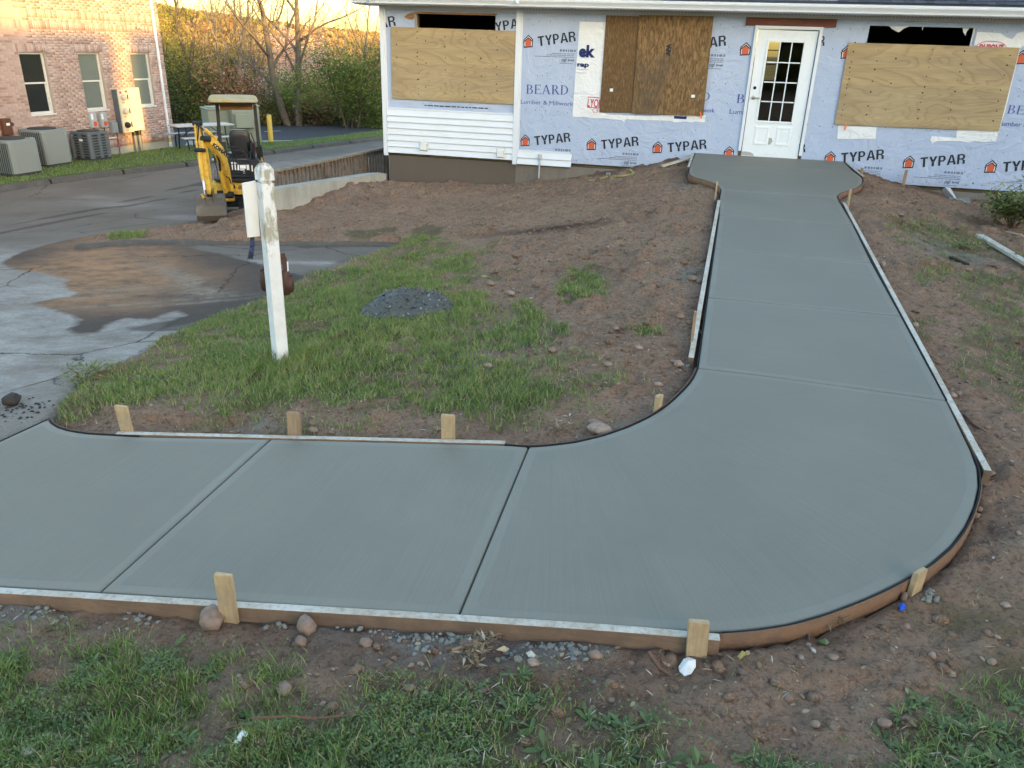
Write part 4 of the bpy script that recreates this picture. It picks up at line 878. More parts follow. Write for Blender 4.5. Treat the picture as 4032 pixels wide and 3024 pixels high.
fit_word('printed_word', 'Lumber & Millwork', (2051, 408), (2257, 417), (2051, 391), M_blue, H, bold=-.006)
serif('D', (2765, 396), (2794, 397), (2765, 362), M_blue, H); fit_word('printed_word', 'work', (2768, 441), (2812, 443), (2768, 424), M_blue, H)
serif('B', (2899, 405), (2930, 406), (2899, 370), M_blue, H); fit_word('printed_word', 'Lum', (2872, 447), (2922, 450), (2872, 428), M_blue, H)
serif('BEARD', (3963, 447), (4150, 458), (3963, 413), M_blue, H); fit_word('printed_word', 'umber & Millwork', (3945, 494), (4160, 506), (3945, 477), M_blue, H, bold=.004)
mb = MB(); x0, z0 = XZ(1671, 414); x1, _ = XZ(1915, 428); xx = x0
while xx < x1: w_ = random.uniform(.04, .11); mb.box((xx, yl-.0008, z0-.012), (xx+w_, yl, z0+.006)); xx += w_+.02
mb.build('printed_small_text', M_ink, H)
# staples of the wrap
mb = MB(); open_ = lambda a, b: (oR[0]-.03 < a < oR[1]+.03 and b > -.6) or (oD[0] < a < oD[1]) or (oL[0]-.05 < a < oL[1]+.03 and b > -.6)
for zz_ in (-1.82, -1.03, -.45, .12, .42):
    for xx in np.arange(-3.3, 6.0, .2): 
        if random.random() < .93: a = xx+random.uniform(-.02, .02); b = zz_+random.uniform(-.02, .02); open_(a, b) or mb.box((a-.004, YF-.0035, b-.012), (a+.005, YF-.001, b+.012))
for _ in range(240):
    a = random.uniform(-3.3, 6); b = random.uniform(-1.85, .5); open_(a, b) or mb.box((a-.004, YF-.0035, b-.009), (a+.005, YF-.001, b+.009))
for _ in range(40):
    a = random.uniform(-5.85, -3.5); b = random.uniform(-1.1, .5); open_(a, b) or mb.box((a-.004, YF+.0085, b-.009), (a+.005, YF+.011, b+.009))
mb.build('staples', M_grey, H, kind='stuff')

# white wrap patches (crumpled sheets standing a little off the wall)
def sheet(name, pts_px, y, m, parent, amp=.006, step=.03):
    P = np.array([XZ(*q) for q in pts_px]); x0, z0 = P.min(0); x1, z1 = P.max(0)
    from mathutils.geometry import delaunay_2d_cdt
    bd = []
    for i in range(len(P)):
        a, b = P[i], P[(i+1) % len(P)]; n = max(1, int(np.linalg.norm(b-a)/step))
        for j in range(n): q = a+(b-a)*j/n; bd.append(q)
    nb = len(bd); gx, gz = np.meshgrid(np.arange(x0, x1, step), np.arange(z0, z1, step)); gx = gx.ravel(); gz = gz.ravel(); ins = sdist(gx, gz, P) < -step*.5
    pts = bd+[np.array([a, b]) for a, b in zip(gx[ins], gz[ins])]
    r = delaunay_2d_cdt([Vector(q) for q in pts], [(i, (i+1) % nb) for i in range(nb)], [], 1, 1e-6)
    V_ = np.array([q[:] for q in r[0]]); h = amp*(fbm(V_[:, 0]*1.0, V_[:, 1]*2.0, 6, 4, 70)-.35)*2
    bdist = np.abs(sdist(V_[:, 0], V_[:, 1], P)); h = h*sstep(0, .06, bdist)+.002
    return mesh_np(name, np.column_stack([V_[:, 0], y-np.maximum(h, .001), V_[:, 1]]), np.array([tuple(t) for t in r[2]]), m, parent, True)
ys = YF-.005
sheet('white_wrap_sheet', [(2283, 85), (2395, 88), (2395, 200), (2360, 440), (2400, 452), (2560, 458), (2640, 452), (2780, 453), (2774, 481), (2735, 478), (2725, 483), (2700, 478), (2655, 482), (2640, 476), (2560, 473), (2462, 470), (2458, 484), (2450, 474), (2380, 466), (2330, 466), (2300, 460), (2254, 460), (2265, 300), (2276, 180)], ys, M_wwrap, H)
sheet('white_wrap_sheet', [(3847, 125), (3940, 131), (3960, 146), (3985, 155), (4005, 130), (4060, 118), (4060, 150), (4016, 192), (3990, 300), (3960, 430), (3933, 516), (3920, 558), (3906, 556), (3880, 560), (3840, 556), (3812, 561), (3780, 556), (3720, 555), (3690, 555), (3670, 565), (3661, 552), (3668, 535), (3764, 543), (3766, 518), (3790, 480), (3880, 480), (3955, 190), (3834, 180)], ys, M_wwrap, H)
sheet('white_wrap_sheet', [(3300, 495), (3452, 500), (3447, 547), (3400, 546), (3340, 548), (3296, 546)], ys, M_wwrap, H)
yi = YF-.016
me_kw = dict(y=yi)
fit_word('printed_word', 'ek', (2279, 222), (2343, 224), (2279, 176), M_navy, H, y=yi, bold=.05); fit_word('printed_word', 'rap', (2273, 261), (2319, 263), (2273, 243), M_navy, H, y=yi, bold=.04)
fit_word('printed_word', 'LYONS', (2313, 419), (2385, 424), (2313, 387), M_crim, H, y=yi, bold=.02)
mb = MB()
for pa, pb in (((2314, 383), (2362, 386)), ((2312, 423), (2360, 426))): x0, z0 = XZ(*pa); x1, z1 = XZ(*pb); mb.add([(x0, yi, z0), (x1, yi, z1), (x1, yi, z1+.012), (x0, yi, z0+.012)], [(0, 1, 2, 3)])
mb.build('printed_bar', M_crim, H)
x0, z0 = XZ(2345, 436); MB().tube([(x0+.055*math.cos(a)*(1-a*.05), yi, z0+.045*math.sin(a)*(1-a*.05)) for a in np.linspace(.6, 7, 18)], .005, 4).build('printed_flourish', M_crim, H)
mb = MB()
for q in ((2272, 273, 2317, 276), (2270, 287, 2313, 289)): x0, z0 = XZ(q[0], q[1]); x1, z1 = XZ(q[2], q[3]); mb.add([(x0, yi, z0), (x1, yi, z1), (x1, yi, z1+.008), (x0, yi, z0+.008)], [(0, 1, 2, 3)])
mb.build('printed_small_text', plain('ink_pale', (.45, .47, .52), .6, .05), H)
x0, z0 = XZ(2655, 456); x1, z1 = XZ(2703, 469); MB().box((x0, yi-.001, z1), (x1, yi, z0)).build('printed_block', M_navy, H)
# oval brand mark
ox, oz = XZ(3900, 188); mb = MB(); pts = [(ox+.215*math.cos(a), oz+.095*math.sin(a)) for a in np.linspace(0, 2*PI, 40)]
for a, b in zip(pts[:-1], pts[1:]):
    ia = (ox+(a[0]-ox)*.96, oz+(a[1]-oz)*.92); ib = (ox+(b[0]-ox)*.96, oz+(b[1]-oz)*.92); mb.add([(a[0], yi, a[1]), (b[0], yi, b[1]), (ib[0], yi, ib[1]), (ia[0], yi, ia[1])], [(0, 1, 2, 3)])
mb.build('printed_oval', M_crim, H); word('printed_word', 'DUPONT', ox-.165, oz-.045, .13, M_crim, H, y=yi, bold=.006, sx=.62)
M_orange = plain('marking_orange', (.85, .18, .03), .6, .1)
for p_, q_ in (((2758, 440), (2762, 466)), ((3330, 487), (3324, 512))):
    x0, z0 = XZ(*p_); x1, z1 = XZ(*q_); MB().bar((x0, YF-.05, z0), (x1, YF-.05, z1), .022, .004, up=(0, 1, 0)).build('orange_mark', M_orange, H)
# raw edges of the openings
M_edge = wood('raw_stud', (.34, .19, .10), (.22, .12, .065), .85, (1, 8, 8), .002)
MB().box((oL[0]-.03, YF+.0, oL[3]-.002), (oL[1]+.02, YF+.011, oL[3]+.03)).build('rough_opening_edge', M_edge, H)
MB().box((oL[0]-.035, YF+.0, -.4), (oL[0]-.002, YF+.011, oL[3]-.004)).build('rough_opening_edge', plain('torn_edge', (.30, .29, .25), .8, .3), H)
x0, z0 = XZ(1612, 62); MB().add([(x0-.1, YF+.005, z0-.02), (x0-.03, YF-.002, z0+.03), (x0+.10, YF+.003, z0+.06), (x0+.13, YF+.004, z0-.0), (x0+.06, YF+.002, z0-.06), (x0-.02, YF+.002, z0-.055)], [(0, 1, 2, 3, 4, 5)]).build('torn_sheathing', M_edge, H)
MB().box((oR[1]-.03, YF+.022, -.4), (oR[1], YF+.034, oR[3])).build('rough_opening_edge', M_wwrap, H)
for q in ([(3500, 101), (3585, 103), (3560, 112), (3540, 128), (3515, 115)], [(3792, 111), (3818, 112), (3808, 125), (3803, 141), (3795, 128)], [(3634, 106), (3638, 106), (3632, 122)]):
    decal([XZ(*p) for p in q], YF+.021, M_wwrap, 'torn_flap', H)

# ---------------- plywood and OSB sheets over the windows ----------------
k = NM('plywood', .7, .25); g1 = k.noise(.75, 2.5, .55, k.co((.55, 1, 2.6)), .8); rg = k.math('FRACT', k.math('MULTIPLY', g1, 17)); ln = k.ramp(rg, [(.0, .0), (.55, .15), (.86, .9), (1, .0)])
bands_ = k.noise(1.0, 2, .5, k.co((.12, 1, 2.4))); fine_ = k.noise(60, 4, .65, k.co((.05, 1, 1))); bl = k.noise(1.1, 6, .7, k.co((.6, 1, 1.6)))
col = k.mix(k.ramp(bands_, [(.42, 0), (.52, 1)]), (.45, .335, .175), (.35, .265, .15)); col = k.mix(k.ramp(bl, [(.45, 0), (.65, .5)]), col, (.50, .39, .23)); col = k.mix(k.math('MULTIPLY', ln, k.ramp(bl, [(.3, .8), (.7, .25)])), col, (.23, .155, .085)); col = k.mix(k.ramp(fine_, [(.35, .35), (.6, 0)]), col, (.22, .16, .10))
col = k.mix(k.ramp(k.noise(.8, 5, .65, k.co((.35, 1, 2.2), (0, 0, 0), 'Object', (5, 0, 2))), [(.56, 0), (.66, .55)]), col, (.20, .165, .14)); k.color(col).bump(fine_, .001); M_ply = k.m
k = NM('osb', .75, .25); c1 = k.vor(62, k.co((1, 1, .28), (0, .3, 0)), out='Color'); c2 = k.vor(48, k.co((1, 1, .22), (0, -.45, 0)), out='Color'); s1 = k.n('SeparateColor'); k.L(k.mix(.5, c1, c2), s1.inputs[0]); fl = k.noise(30, 6, .75, k.co((1, 1, .25)))
col = k.ramp(k.math('ADD', k.math('MULTIPLY', s1.outputs[0], .6), k.math('MULTIPLY', fl, .4)), [(.25, (.10, .058, .026)), (.5, (.175, .105, .046)), (.75, (.27, .17, .08))]); col = k.mix(k.ramp(k.noise(1.0, 5, .65, k.co((1, 1, 1), (0, 0, 0), 'Object', (0, 0, -.25))), [(.52, 0), (.66, .6)]), col, (.085, .068, .052)); k.color(col).bump(s1.outputs[1], .0015); M_osb = k.m
k = NM('osb_dark', .78, .2); k.color(k.ramp(k.math('ADD', k.math('MULTIPLY', k.vor(60, k.co((1, 1, .25), (0, .3, 0)), out='Distance'), .4), k.math('MULTIPLY', k.noise(34, 6, .75, k.co((1, 1, .25))), .6)), [(.25, (.085, .048, .022)), (.5, (.13, .078, .036)), (.7, (.19, .12, .06))])).bump(k.noise(60), .001); M_osbd = k.m
M_knot = plain('nail_stain', (.035, .022, .014), .7, .2)
def panel(name, pts, y, th, m, label, cat, nails=(), mark=None):
    P = [XZ(*q, y) for q in pts]; c = np.mean(P, axis=0); o = empty(name, (c[0], y, c[1]), label=label, cat=cat)
    mb = MB().prism([(a-c[0], b-c[1]) for a, b in P], 0, th); mb.build('board', m, o)
    nm = MB()
    for (a, b) in nails:
        r = random.uniform(.007, .014); nm.lathe([(r, 0), (r*.8, .0015)], 7, T(a-c[0], 0, b-c[1], 0, PI/2))
    if nails: nm.build('nail_heads', M_knot, o, kind='stuff')
    return o, c
def nail_grid(p00, p11, cols, y):
    x0, z0 = XZ(*p00, y); x1, z1 = XZ(*p11, y); out = []
    for f_, n in cols:
        for i in range(n): out.append((x0+(x1-x0)*f_+random.gauss(0, .008), z0+(z1-z0)*(i+.5)/n+random.gauss(0, .02)))
    return out
yp_ = YF-.028
panel('plywood_sheet', [(1537, 105), (2033, 122), (2026, 412), (1544, 388)], YF-.001-.016, .013, M_ply, 'knotty plywood sheet over the left window, under the black gap', 'plywood sheet', nail_grid((1540, 108), (2028, 405), [(.045, 6), (.215, 11), (.44, 6), (.60, 10), (.85, 9), (.28, 3), (.72, 4)], YF))
panel('plywood_sheet', [(3342, 167), (4016, 188), (3933, 517), (3286, 490)], yp_, .014, M_ply, 'plywood sheet over the right window, grey streaks at its right side', 'plywood sheet', nail_grid((3340, 170), (4000, 500), [(.035, 12), (.17, 7), (.28, 3), (.46, 9), (.63, 8), (.87, 7)], YF))
o, c = panel('osb_sheet', [(2387, 60), (2516, 64), (2487, 444), (2360, 442)], YF-.026, .012, M_osbd, 'narrow dark particle board sheet left of the wider one', 'board sheet')
x, z = XZ(2408, 353, YF-.031); MB().box((x-.03-c[0], -.0015, z-.03-c[1]), (x+.025-c[0], -.0003, z+.02-c[1]), ).build('label_sticker', M_inkw, o)
o, c = panel('osb_sheet', [(2517, 60), (2810, 64), (2769, 456), (2488, 447)], YF-.045, .022, M_osb, 'wide particle board sheet with a grey damp stain over the middle window', 'board sheet')
x, z = XZ(2729, 378, YF-.046); MB().box((x-.03-c[0], -.0015, z-.025-c[1]), (x+.03-c[0], -.0003, z+.02-c[1])).build('label_sticker', M_inkw, o)
me = text_mesh('APA', .09, bold=.008); x, z = XZ(2637, 218, YF-.046); me.transform(Matrix.Translation((x-c[0], -.0012, z-c[1])) @ Matrix.Rotation(-PI/2, 4, 'Y') @ Matrix.Rotation(PI/2, 4, 'X')); link('printed_stamp', me, M_ink, o)
# ---------------- retaining wall and picket fence ----------------
k = NM('pale_concrete', .9, .2); a = k.noise(1.6, 7, .7); b = k.noise(40, 5); k.color(k.mix(k.ramp(k.noise(2.5, 6, .7, k.co((1, 1, .3))), [(.5, 0), (.7, .6)]), k.mix(a, (.30, .31, .28), (.40, .41, .385)), (.19, .2, .17))).bump(b, .004); M_pale = k.m
wq_ = [onZ(1085, 745, -2.2), onZ(1200, 728, -2.215), onZ(1309, 711, -2.235), onZ(1419, 694, -2.265), onZ(1475, 686, -2.28), np.array([-5.975, 14.30, -2.30])]
wq_.insert(0, wq_[0]+(wq_[0]-wq_[1])*.6)
wl = [(float(q[0]), float(q[1])) for q in wq_]; zt_ = [float(q[2]) for q in wq_]
rw = empty('retaining_wall', (-6.6, 13, -2.8), label='low pale concrete retaining wall running from the house corner to behind the post', cat='wall')
pl = [np.array([a, b, c]) for (a, b), c in zip(wl, zt_)]; P, L = resamp(pl, np.linspace(0, 1, 25)); tn = np.gradient(P[:, :2], axis=0); tn /= np.linalg.norm(tn, axis=1)[:, None]; nn = np.stack([-tn[:, 1], tn[:, 0]], 1)
for (i0, i1) in ((0, 13), (13, 21), (21, 24)):
    V_ = []; F = []
    for j, i in enumerate(range(i0, i1+1)):
        a = P[i, :2]; b = a+nn[i]*.22
        if i == i1 and i1 != 24: a = a-tn[i]*.004; b = b-tn[i]*.004
        V_ += [(a[0], a[1], P[i, 2]), (b[0], b[1], P[i, 2]), (b[0], b[1], -3.6), (a[0], a[1], -3.6)]
        if j: q = (j-1)*4; F += [(q+k_, q+4+k_, q+4+(k_+1) % 4, q+(k_+1) % 4) for k_ in range(4)]
    F += [(0, 1, 2, 3), tuple(len(V_)-4+c for c in (3, 2, 1, 0))]
    me = bpy.data.meshes.new('wall_section'); me.from_pydata([tuple(np.array(p)-np.array([-6.6, 13, -2.8])) for p in V_], [], F); link('wall_section', me, M_pale, rw)
M_fw = wood('weathered_fence_wood', (.165, .125, .095), (.095, .072, .057), .9, (10, 10, 1), .003, dirt=(.23, .20, .17), damt=.5)
M_fcap = wood('weathered_cap', (.25, .22, .185), (.16, .14, .115), .9, (3, 3, 3), .003)
fa, fb = np.array([-6.72, 10.75, -1.885]), np.array([-6.24, 14.95, -1.865])
FE = empty('picket_fence', tuple(fa+np.array([0, 0, -1])), label='weathered brown wooden picket railing behind the retaining wall', cat='fence'); OF = Vector(fa)+Vector((0, 0, -1)); 
fpl = [onZ(1080, 672, -2.0), onZ(1283, 632, -2.0), onZ(1437, 598, -2.0), onZ(1518, 580, -2.0)]
fpl.append(fpl[-1]+(fpl[-1]-fpl[-2])*.8)
def FL(mb): mb.M = Matrix.Translation(-OF); return mb
for a, b in zip(fpl[:-1], fpl[1:]):
    t = (b-a)/np.linalg.norm(b-a); n_ = np.array([t[1], -t[0], 0]); L = np.linalg.norm(b-a)
    FL(MB()).bar(a+t*.003, b-t*.003, .14, .036).build('cap_rail', M_fcap, FE)
    FL(MB()).bar(a+[0, 0, -.065], b+[0, 0, -.065], .038, .085).build('upper_rail', M_fw, FE)
    FL(MB()).bar(a+[0, 0, -.90], b+[0, 0, -.90], .038, .085).build('lower_rail', M_fw, FE)
    s_ = .13
    while s_ < L-.09:
        p = a+t*s_+n_*.04+np.array([0, 0, 0]); o = random.uniform(-.004, .004); FL(MB()).bar(p+t*o+[0, 0, -.025], p-t*o+[0, 0, -.98], .036, .036, up=n_).build('picket', M_fw, FE); s_ += .115
for p in fpl: FL(MB()).box((p[0]-.045, p[1]-.045, -3.4), (p[0]+.045, p[1]+.045, p[2]-.02)).build('post', M_fw, FE)

# ---------------- brick building ----------------
yb = math.radians(85.6); BC = onZ(692, 577, -3.3); BD = np.array([-math.cos(yb), -math.sin(yb), 0]); BN = np.array([math.sin(yb), -math.cos(yb), 0])
BB = empty('brick_building', tuple(BC), label='pale pink brick building with three white windows facing the driveway', cat='building')
BM = Matrix(((BD[0], -BN[0], 0, BC[0]), (BD[1], -BN[1], 0, BC[1]), (0, 0, 1, 0), (0, 0, 0, 1)))   # local: x along the wall towards the viewer, y into the wall, z world
def Bc(px, py, off=0):
    d = ray(px, py); c = BC+BN*off; t = (c@BN)/(d@BN); p = d*t; return float((p-BC)@BD), float(p[2])
def BMB(): m = MB(); m.M = Matrix.Translation(-Vector(BC)) @ BM; return m
S0, S1, ZB, ZT = 0, 11.5, -3.06, 3.2
wins = []
for (a, b, c, d) in (((72, 206), (174, 206), (118, 453), 0), ((305, 207), (392, 207), (342, 430), 0), ((504, 209), (586, 208), (556, 416), 0)):
    s_hi = Bc(*a)[0]; s_lo = Bc(*b)[0]; zt = Bc(*a)[1]; wins.append((s_lo, s_hi, -2.0, -.497))
wins[2] = (wins[2][0], wins[2][0]+.78, -2.0, -.497); wins[1] = (wins[1][0], wins[1][0]+.78, -2.0, -.497); wins[0] = (wins[0][0], wins[0][0]+.78, -2.0, -.497)
wins += [(s+5.9, e_2+5.9, a, b) for (s, e_2, a, b) in wins[:2]]
M_mort = plain('mortar', (.36, .31, .28), .95, .12, 40)
def wh(x0, x1, z0, z1, holes, y0, y1, mb):
    xs = sorted({x0, x1, *[h[0] for h in holes], *[h[1] for h in holes]})
    for a, b in zip(xs[:-1], xs[1:]):
        hs = sorted([h for h in holes if h[0] <= a+1e-6 and h[1] >= b-1e-6], key=lambda h: h[2]); z = z0
        for h in hs:
            if h[2] > z: mb.box((a, y0, z), (b, y1, h[2]))
            z = h[3]
        if z < z1: mb.box((a, y0, z), (b, y1, z1))
    return mb
wh(S0, S1, ZB, ZT, wins, .0, .25, BMB()).build('wall', M_mort, BB)
BMB().box((.001, .251, ZB), (S1, 9, ZT)).build('building_body', M_mort, BB)
mb = BMB(); mb.box((.012, .03, -4), (S1, 8.9, -3.061)); mb.build('foundation', M_pale, BB)
# bricks: stretchers in running bond, soldier courses at the base, over the windows and as a band
k = NM('brick', .85, .25); ra = k.n('ObjectInfo'); at = k.attr('tint'); n1 = k.noise(16, 5, .7); 
col = k.ramp(at, [(0, (.30, .19, .16)), (.12, (.37, .25, .215)), (.45, (.41, .29, .255)), (.8, (.46, .34, .305)), (1, (.49, .375, .34))]); col = k.mix(k.ramp(n1, [(.4, 0), (.7, .3)]), col, (.50, .40, .36)); col = k.mix(k.ramp(k.noise(.9, 5, .7), [(.5, 0), (.65, .35)]), col, (.20, .12, .10)); k.color(col).bump(n1, .003); M_brick = k.m
bricks = []       # (s0, z0, s1, z1, soldier)
ch_, bw_, jt = .0677, .203, .010
z = ZB; row = 0
bands = [(ZB, ZB+.203), (.08, .283), (.35, .553)]
rows = []
while z < 1.75:
    b_ = [q for q in bands if abs(q[0]-z) < .034]
    if b_: rows.append((z, .203, True)); z += .203
    else: rows.append((z, ch_, False)); z += ch_
def inhole(a, b, z0, z1):
    out = [(a, b)]
    for h in wins:
        if z1 > h[2]-.07 and z0 < h[3]+.005 and z0 > h[2]-.2:
            o2 = []
            for (p, q) in out:
                if q <= h[0]-0 or p >= h[1]+0: o2.append((p, q)); continue
                if p < h[0]: o2.append((p, h[0]-.004))
                if q > h[1]: o2.append((h[1]+.004, q))
            out = o2
    return [(p, q) for p, q in out if q-p > .03]
for i, (z, h, sol) in enumerate(rows):
    s = -.1*(i % 2) if not sol else 0
    step = ch_ if sol else bw_+jt-.005
    while s < 8.3:
        a, b = max(s, .002), s+step-jt
        for (p, q) in inhole(a, b, z, z+h):
            head = any(q > w_[0]-.1 and p < w_[1]+.1 and w_[3]-.01 < z+.02 < w_[3]+.19 for w_ in wins)
            if not head: bricks.append((p, z+jt*.5, q, z+h-jt*.5))
        s += step
for w_ in wins[:4]:
    s = w_[0]-.1
    while s < w_[1]+.1: bricks.append((s, w_[3]+.004, s+ch_-jt, w_[3]+.20)); s += ch_
    s = w_[0]-.03
    while s < w_[1]+.03: bricks.append((s, w_[2]-.075, s+ch_-jt, w_[2]-.008)); s += ch_
vis = lambda b: b[0] < 5.95 and b[1] > -3 and b[1] < .8
order = sorted(range(len(bricks)), key=lambda i: -(bricks[i][0]) if vis(bricks[i]) else 99)
single = set(order[:295]); shared = {}
TI = Matrix.Translation(-Vector(BC)) @ BM
def bmat(i): return M_brick
sv, sf, sa = [], [], []
def brick_geo(w_, h):
    e = .0; y = -.008
    return [(0, .004, 0), (w_, .004, 0), (w_, .004, h), (0, .004, h), (.002, y, .002), (w_-.002, y, .002), (w_-.002, y, h-.002), (.002, y, h-.002)], [(4, 5, 6, 7)[::-1], (0, 1, 5, 4)[::-1], (1, 2, 6, 5)[::-1], (2, 3, 7, 6)[::-1], (3, 0, 4, 7)[::-1]]
tints = [0.02, .18, .35, .45, .55, .62, .7, .8, .9]
for i, (p, z0, q, z1) in enumerate(bricks):
    t_ = random.choice(tints) if random.random() > .08 else 0.0
    if z0 < -2.2 and random.random() < .2: t_ = 0.05
    if i in single:
        key = (round(q-p, 2), round(z1-z0, 2), t_)
        if key not in shared:
            vs, fs = brick_geo(q-p, z1-z0); me = bpy.data.meshes.new('brick'); me.from_pydata(vs, [], fs); a = me.attributes.new('tint', 'FLOAT', 'POINT'); a.data.foreach_set('value', [t_]*8); me.transform(BM.to_3x3().to_4x4()); me.materials.append(M_brick); shared[key] = me
        o = link('brick', shared[key], None, BB); o.location = (BM @ Vector((p, 0, z0)))-Vector(BC)
    else:
        vs, fs = brick_geo(q-p, z1-z0); b = len(sv); sv += [tuple(TI @ Vector((p+a, y, z0+c))) for a, y, c in vs]; sf += [tuple(b+j for j in f) for f in fs]; sa += [t_]*8
mesh_np('brickwork', sv, np.array(sf), M_brick, BB, attrs=dict(tint=sa), kind='stuff')
# return wall round the corner
mb = BMB(); z = ZB
M_wf = plain('window_frame_white', (.60, .60, .57), .45, .04)
k = NM('window_glass_dark', .06, .6); k.color((.014, .018, .018)); M_wg = k.m
k = NM('window_glass_blind', .08, .6); k.color(k.mix(k.noise(3, 3), (.125, .15, .135), (.16, .185, .165))); M_wb = k.m
for wi, (a, b, c, d) in enumerate(wins):
    W_ = empty('window'); W_.parent = BB
    fr_ = .045; y0 = .07
    mb = BMB(); mb.box((a+.002, y0, c), (a+fr_, y0+.07, d)); mb.box((b-fr_, y0, c), (b-.002, y0+.07, d)); mb.box((a+fr_+.001, y0, d-fr_), (b-fr_-.001, y0+.07, d-.001)); mb.box((a+fr_+.001, y0-.03, c), (b-fr_-.001, y0+.07, c+fr_*1.2)); mb.build('frame', M_wf, W_)
    zm = (c+d)/2+.01; mb = BMB(); mb.box((a+fr_+.001, y0+.01, zm-.02), (b-fr_-.001, y0+.06, zm+.02)); 
    mb.box((a+fr_+.001, y0+.02, c+fr_*1.2+.001), (a+fr_+.035, y0+.06, zm-.021)); mb.box((b-fr_-.035, y0+.02, c+fr_*1.2+.001), (b-fr_-.001, y0+.06, zm-.021)); mb.build('sash', M_wf, W_)
    g = M_wg if wi in (0, 3) else M_wb
    BMB().box((a+fr_+.002, y0+.035, zm+.021), (b-fr_-.002, y0+.04, d-fr_-.001)).build('upper_pane', g, W_)
    BMB().box((a+fr_+.036, y0+.045, c+fr_*1.2+.002), (b-fr_-.036, y0+.05, zm-.021)).build('lower_pane', g, W_)
    BMB().box((a-.01, -.02, c-.035), (b+.01, y0-.031, c-.001)).build('sill', M_wf, W_)
# downspout
s_d = Bc(665, 300, .06)[0]; sd0 = .30
mb = BMB(); mb.box((.235, -.075, -3.1), (.305, -.012, 3.0), bev=.01); mb.tube([(.27, -.045, -3.35), (.27, -.045, -3.1)], .05, 10); mb.build('downspout', M_white, BB)
BMB().box((.20, -.012, -2.93), (.34, .0-.0085, -2.90)).build('downspout_strap', M_white, BB)
BMB().tube([(.27, -.045, -3.12), (.27, -.045, -3.0)], .06, 10).build('downspout_collar', plain('ochre_collar', (.45, .36, .14), .6, .1), BB)
# wall fixtures
a, z = Bc(604, 533); mb = BMB(); mb.prism([(a-.11, z-.04), (a+.11, z-.04), (a+.11, z+.01), (a+.09, z+.05), (a-.09, z+.05), (a-.11, z+.01)], -.09, -.009); mb.build('wall_vent', plain('aluminium_vent', (.42, .42, .41), .4, .1, metal=.5), BB)
a, z = Bc(537, 108); mb = BMB(); mb.box((a-.04, -.1, z-.035), (a+.05, -.009, z+.035), bev=.01); mb.tube([(a-.03, -.06, z), (a-.10, -.14, z-.02)], .028, 8); mb.build('security_light', M_steel, BB)
# electrical cabinets
def bpart(o0):
    def f(): m = MB(); m.M = Matrix.Translation(-Vector(o0)) @ BM; return m
    return f
M_cabd = plain('cabinet_grey_blue', (.085, .105, .125), .55, .1); M_cab = plain('cabinet_pale', (.46, .46, .40), .5, .06, 5, dirt=(.35, .33, .27), dsc=4, damt=.3); M_lab = plain('sticker_red', (.55, .07, .04), .5, .1); M_blk = plain('black_plastic', (.012, .012, .013), .45, .2)
s0, zt = Bc(434, 351, .0); s1 = Bc(484, 351, .25)[0]
sa_, sb_ = 2.30, 1.38        # along the wall: left and right ends of the meter stack
zb_c = Bc(490, 523, .2)[1]; zt_c = Bc(478, 351, .2)[1]
sl = Bc(462, 352, .24)[0]; sm = Bc(502, 349, .24)[0]; sr = Bc(547, 345, .24)[0]
MC = empty('meter_cabinet', tuple(BM @ Vector((sm, -.1, -2.6))), label='tall electrical meter stack with three round meters on the brick wall', cat='meter cabinet'); MP = bpart(MC.location)
zt_c, zb_c = Bc(480, 352, .24)[1], Bc(505, 522, .24)[1]
MP().box((sm+.003, -.24, zb_c), (sl, -.20, zt_c), bev=.004).build('meter_door', M_cab, MC)
MP().box((sm+.003, -.199, zb_c+.01), (sl-.002, -.009, zt_c-.01)).build('meter_body', M_cabd, MC)
MP().box((sr, -.24, zb_c+.03), (sm-.003, -.009, zt_c+.03), bev=.005).build('side_cabinet', M_cab, MC)
for i, f_ in enumerate((.18, .50, .82)):
    zc = zt_c+(zb_c-zt_c)*f_; sc_ = sm+(sl-sm)*.62; m_ = MP(); m_.lathe([(.085, 0), (.085, .05), (.07, .09), (.04, .1)], 16, T(sc_, -.24, zc, 0, PI/2)); m_.build('meter', M_blk if i == 2 else plain('meter_glass', (.32, .34, .35), .2, .1), MC, smooth=True)
    MP().bar((sm+.05, -.245, zc+.07), (sm+.05, -.245, zc-.07), .03, .02, up=(0, 1, 0)).build('breaker_handle', M_blk, MC)
    MP().box((sc_-.05, -.2415, zc-.17), (sc_+.05, -.2405, zc-.13)).build('label_sticker', plain('sticker_orange', (.6, .25, .1), .5), MC)
MP().box((sl-.13, -.2415, zt_c-.12), (sl-.05, -.2405, zt_c-.05)).build('label_sticker', M_lab, MC); MP().box((sm+.03, -.2415, zt_c-.09), (sm+.13, -.2405, zt_c-.035)).build('label_sticker', M_lab, MC)
MP().box((sr+.12, -.2415, zb_c+.10), (sr+.22, -.2405, zb_c+.15)).build('label_sticker', M_inkw, MC)
MP().box((sl+.10, -.16, zb_c+.0), (sl+.32, -.009, zb_c+.32), bev=.02).build('telephone_box', plain('box_grey', (.22, .24, .26), .5), MC)
for dx in (.06, .25): 
    zg = -3.32; c_ = sr+.08+dx; m_ = MP(); m_.tube([(c_, -.12, zg-.05), (c_, -.12, zb_c-.12)], .052, 12); m_.build('conduit', plain('conduit_dark', (.14, .16, .17), .5), MC, smooth=True); MP().tube([(c_, -.12, zb_c-.12), (c_, -.12, zb_c+.02)], .062, 12).build('conduit_coupling', M_blk, MC, smooth=True)
rp = Bc(468, 560, .1)[0]; MP().tube([(rp, -.08, -3.35), (rp, -.08, zb_c-.03)], .016, 8).build('red_pipe', plain('red_pipe_paint', (.30, .03, .025), .5), MC)
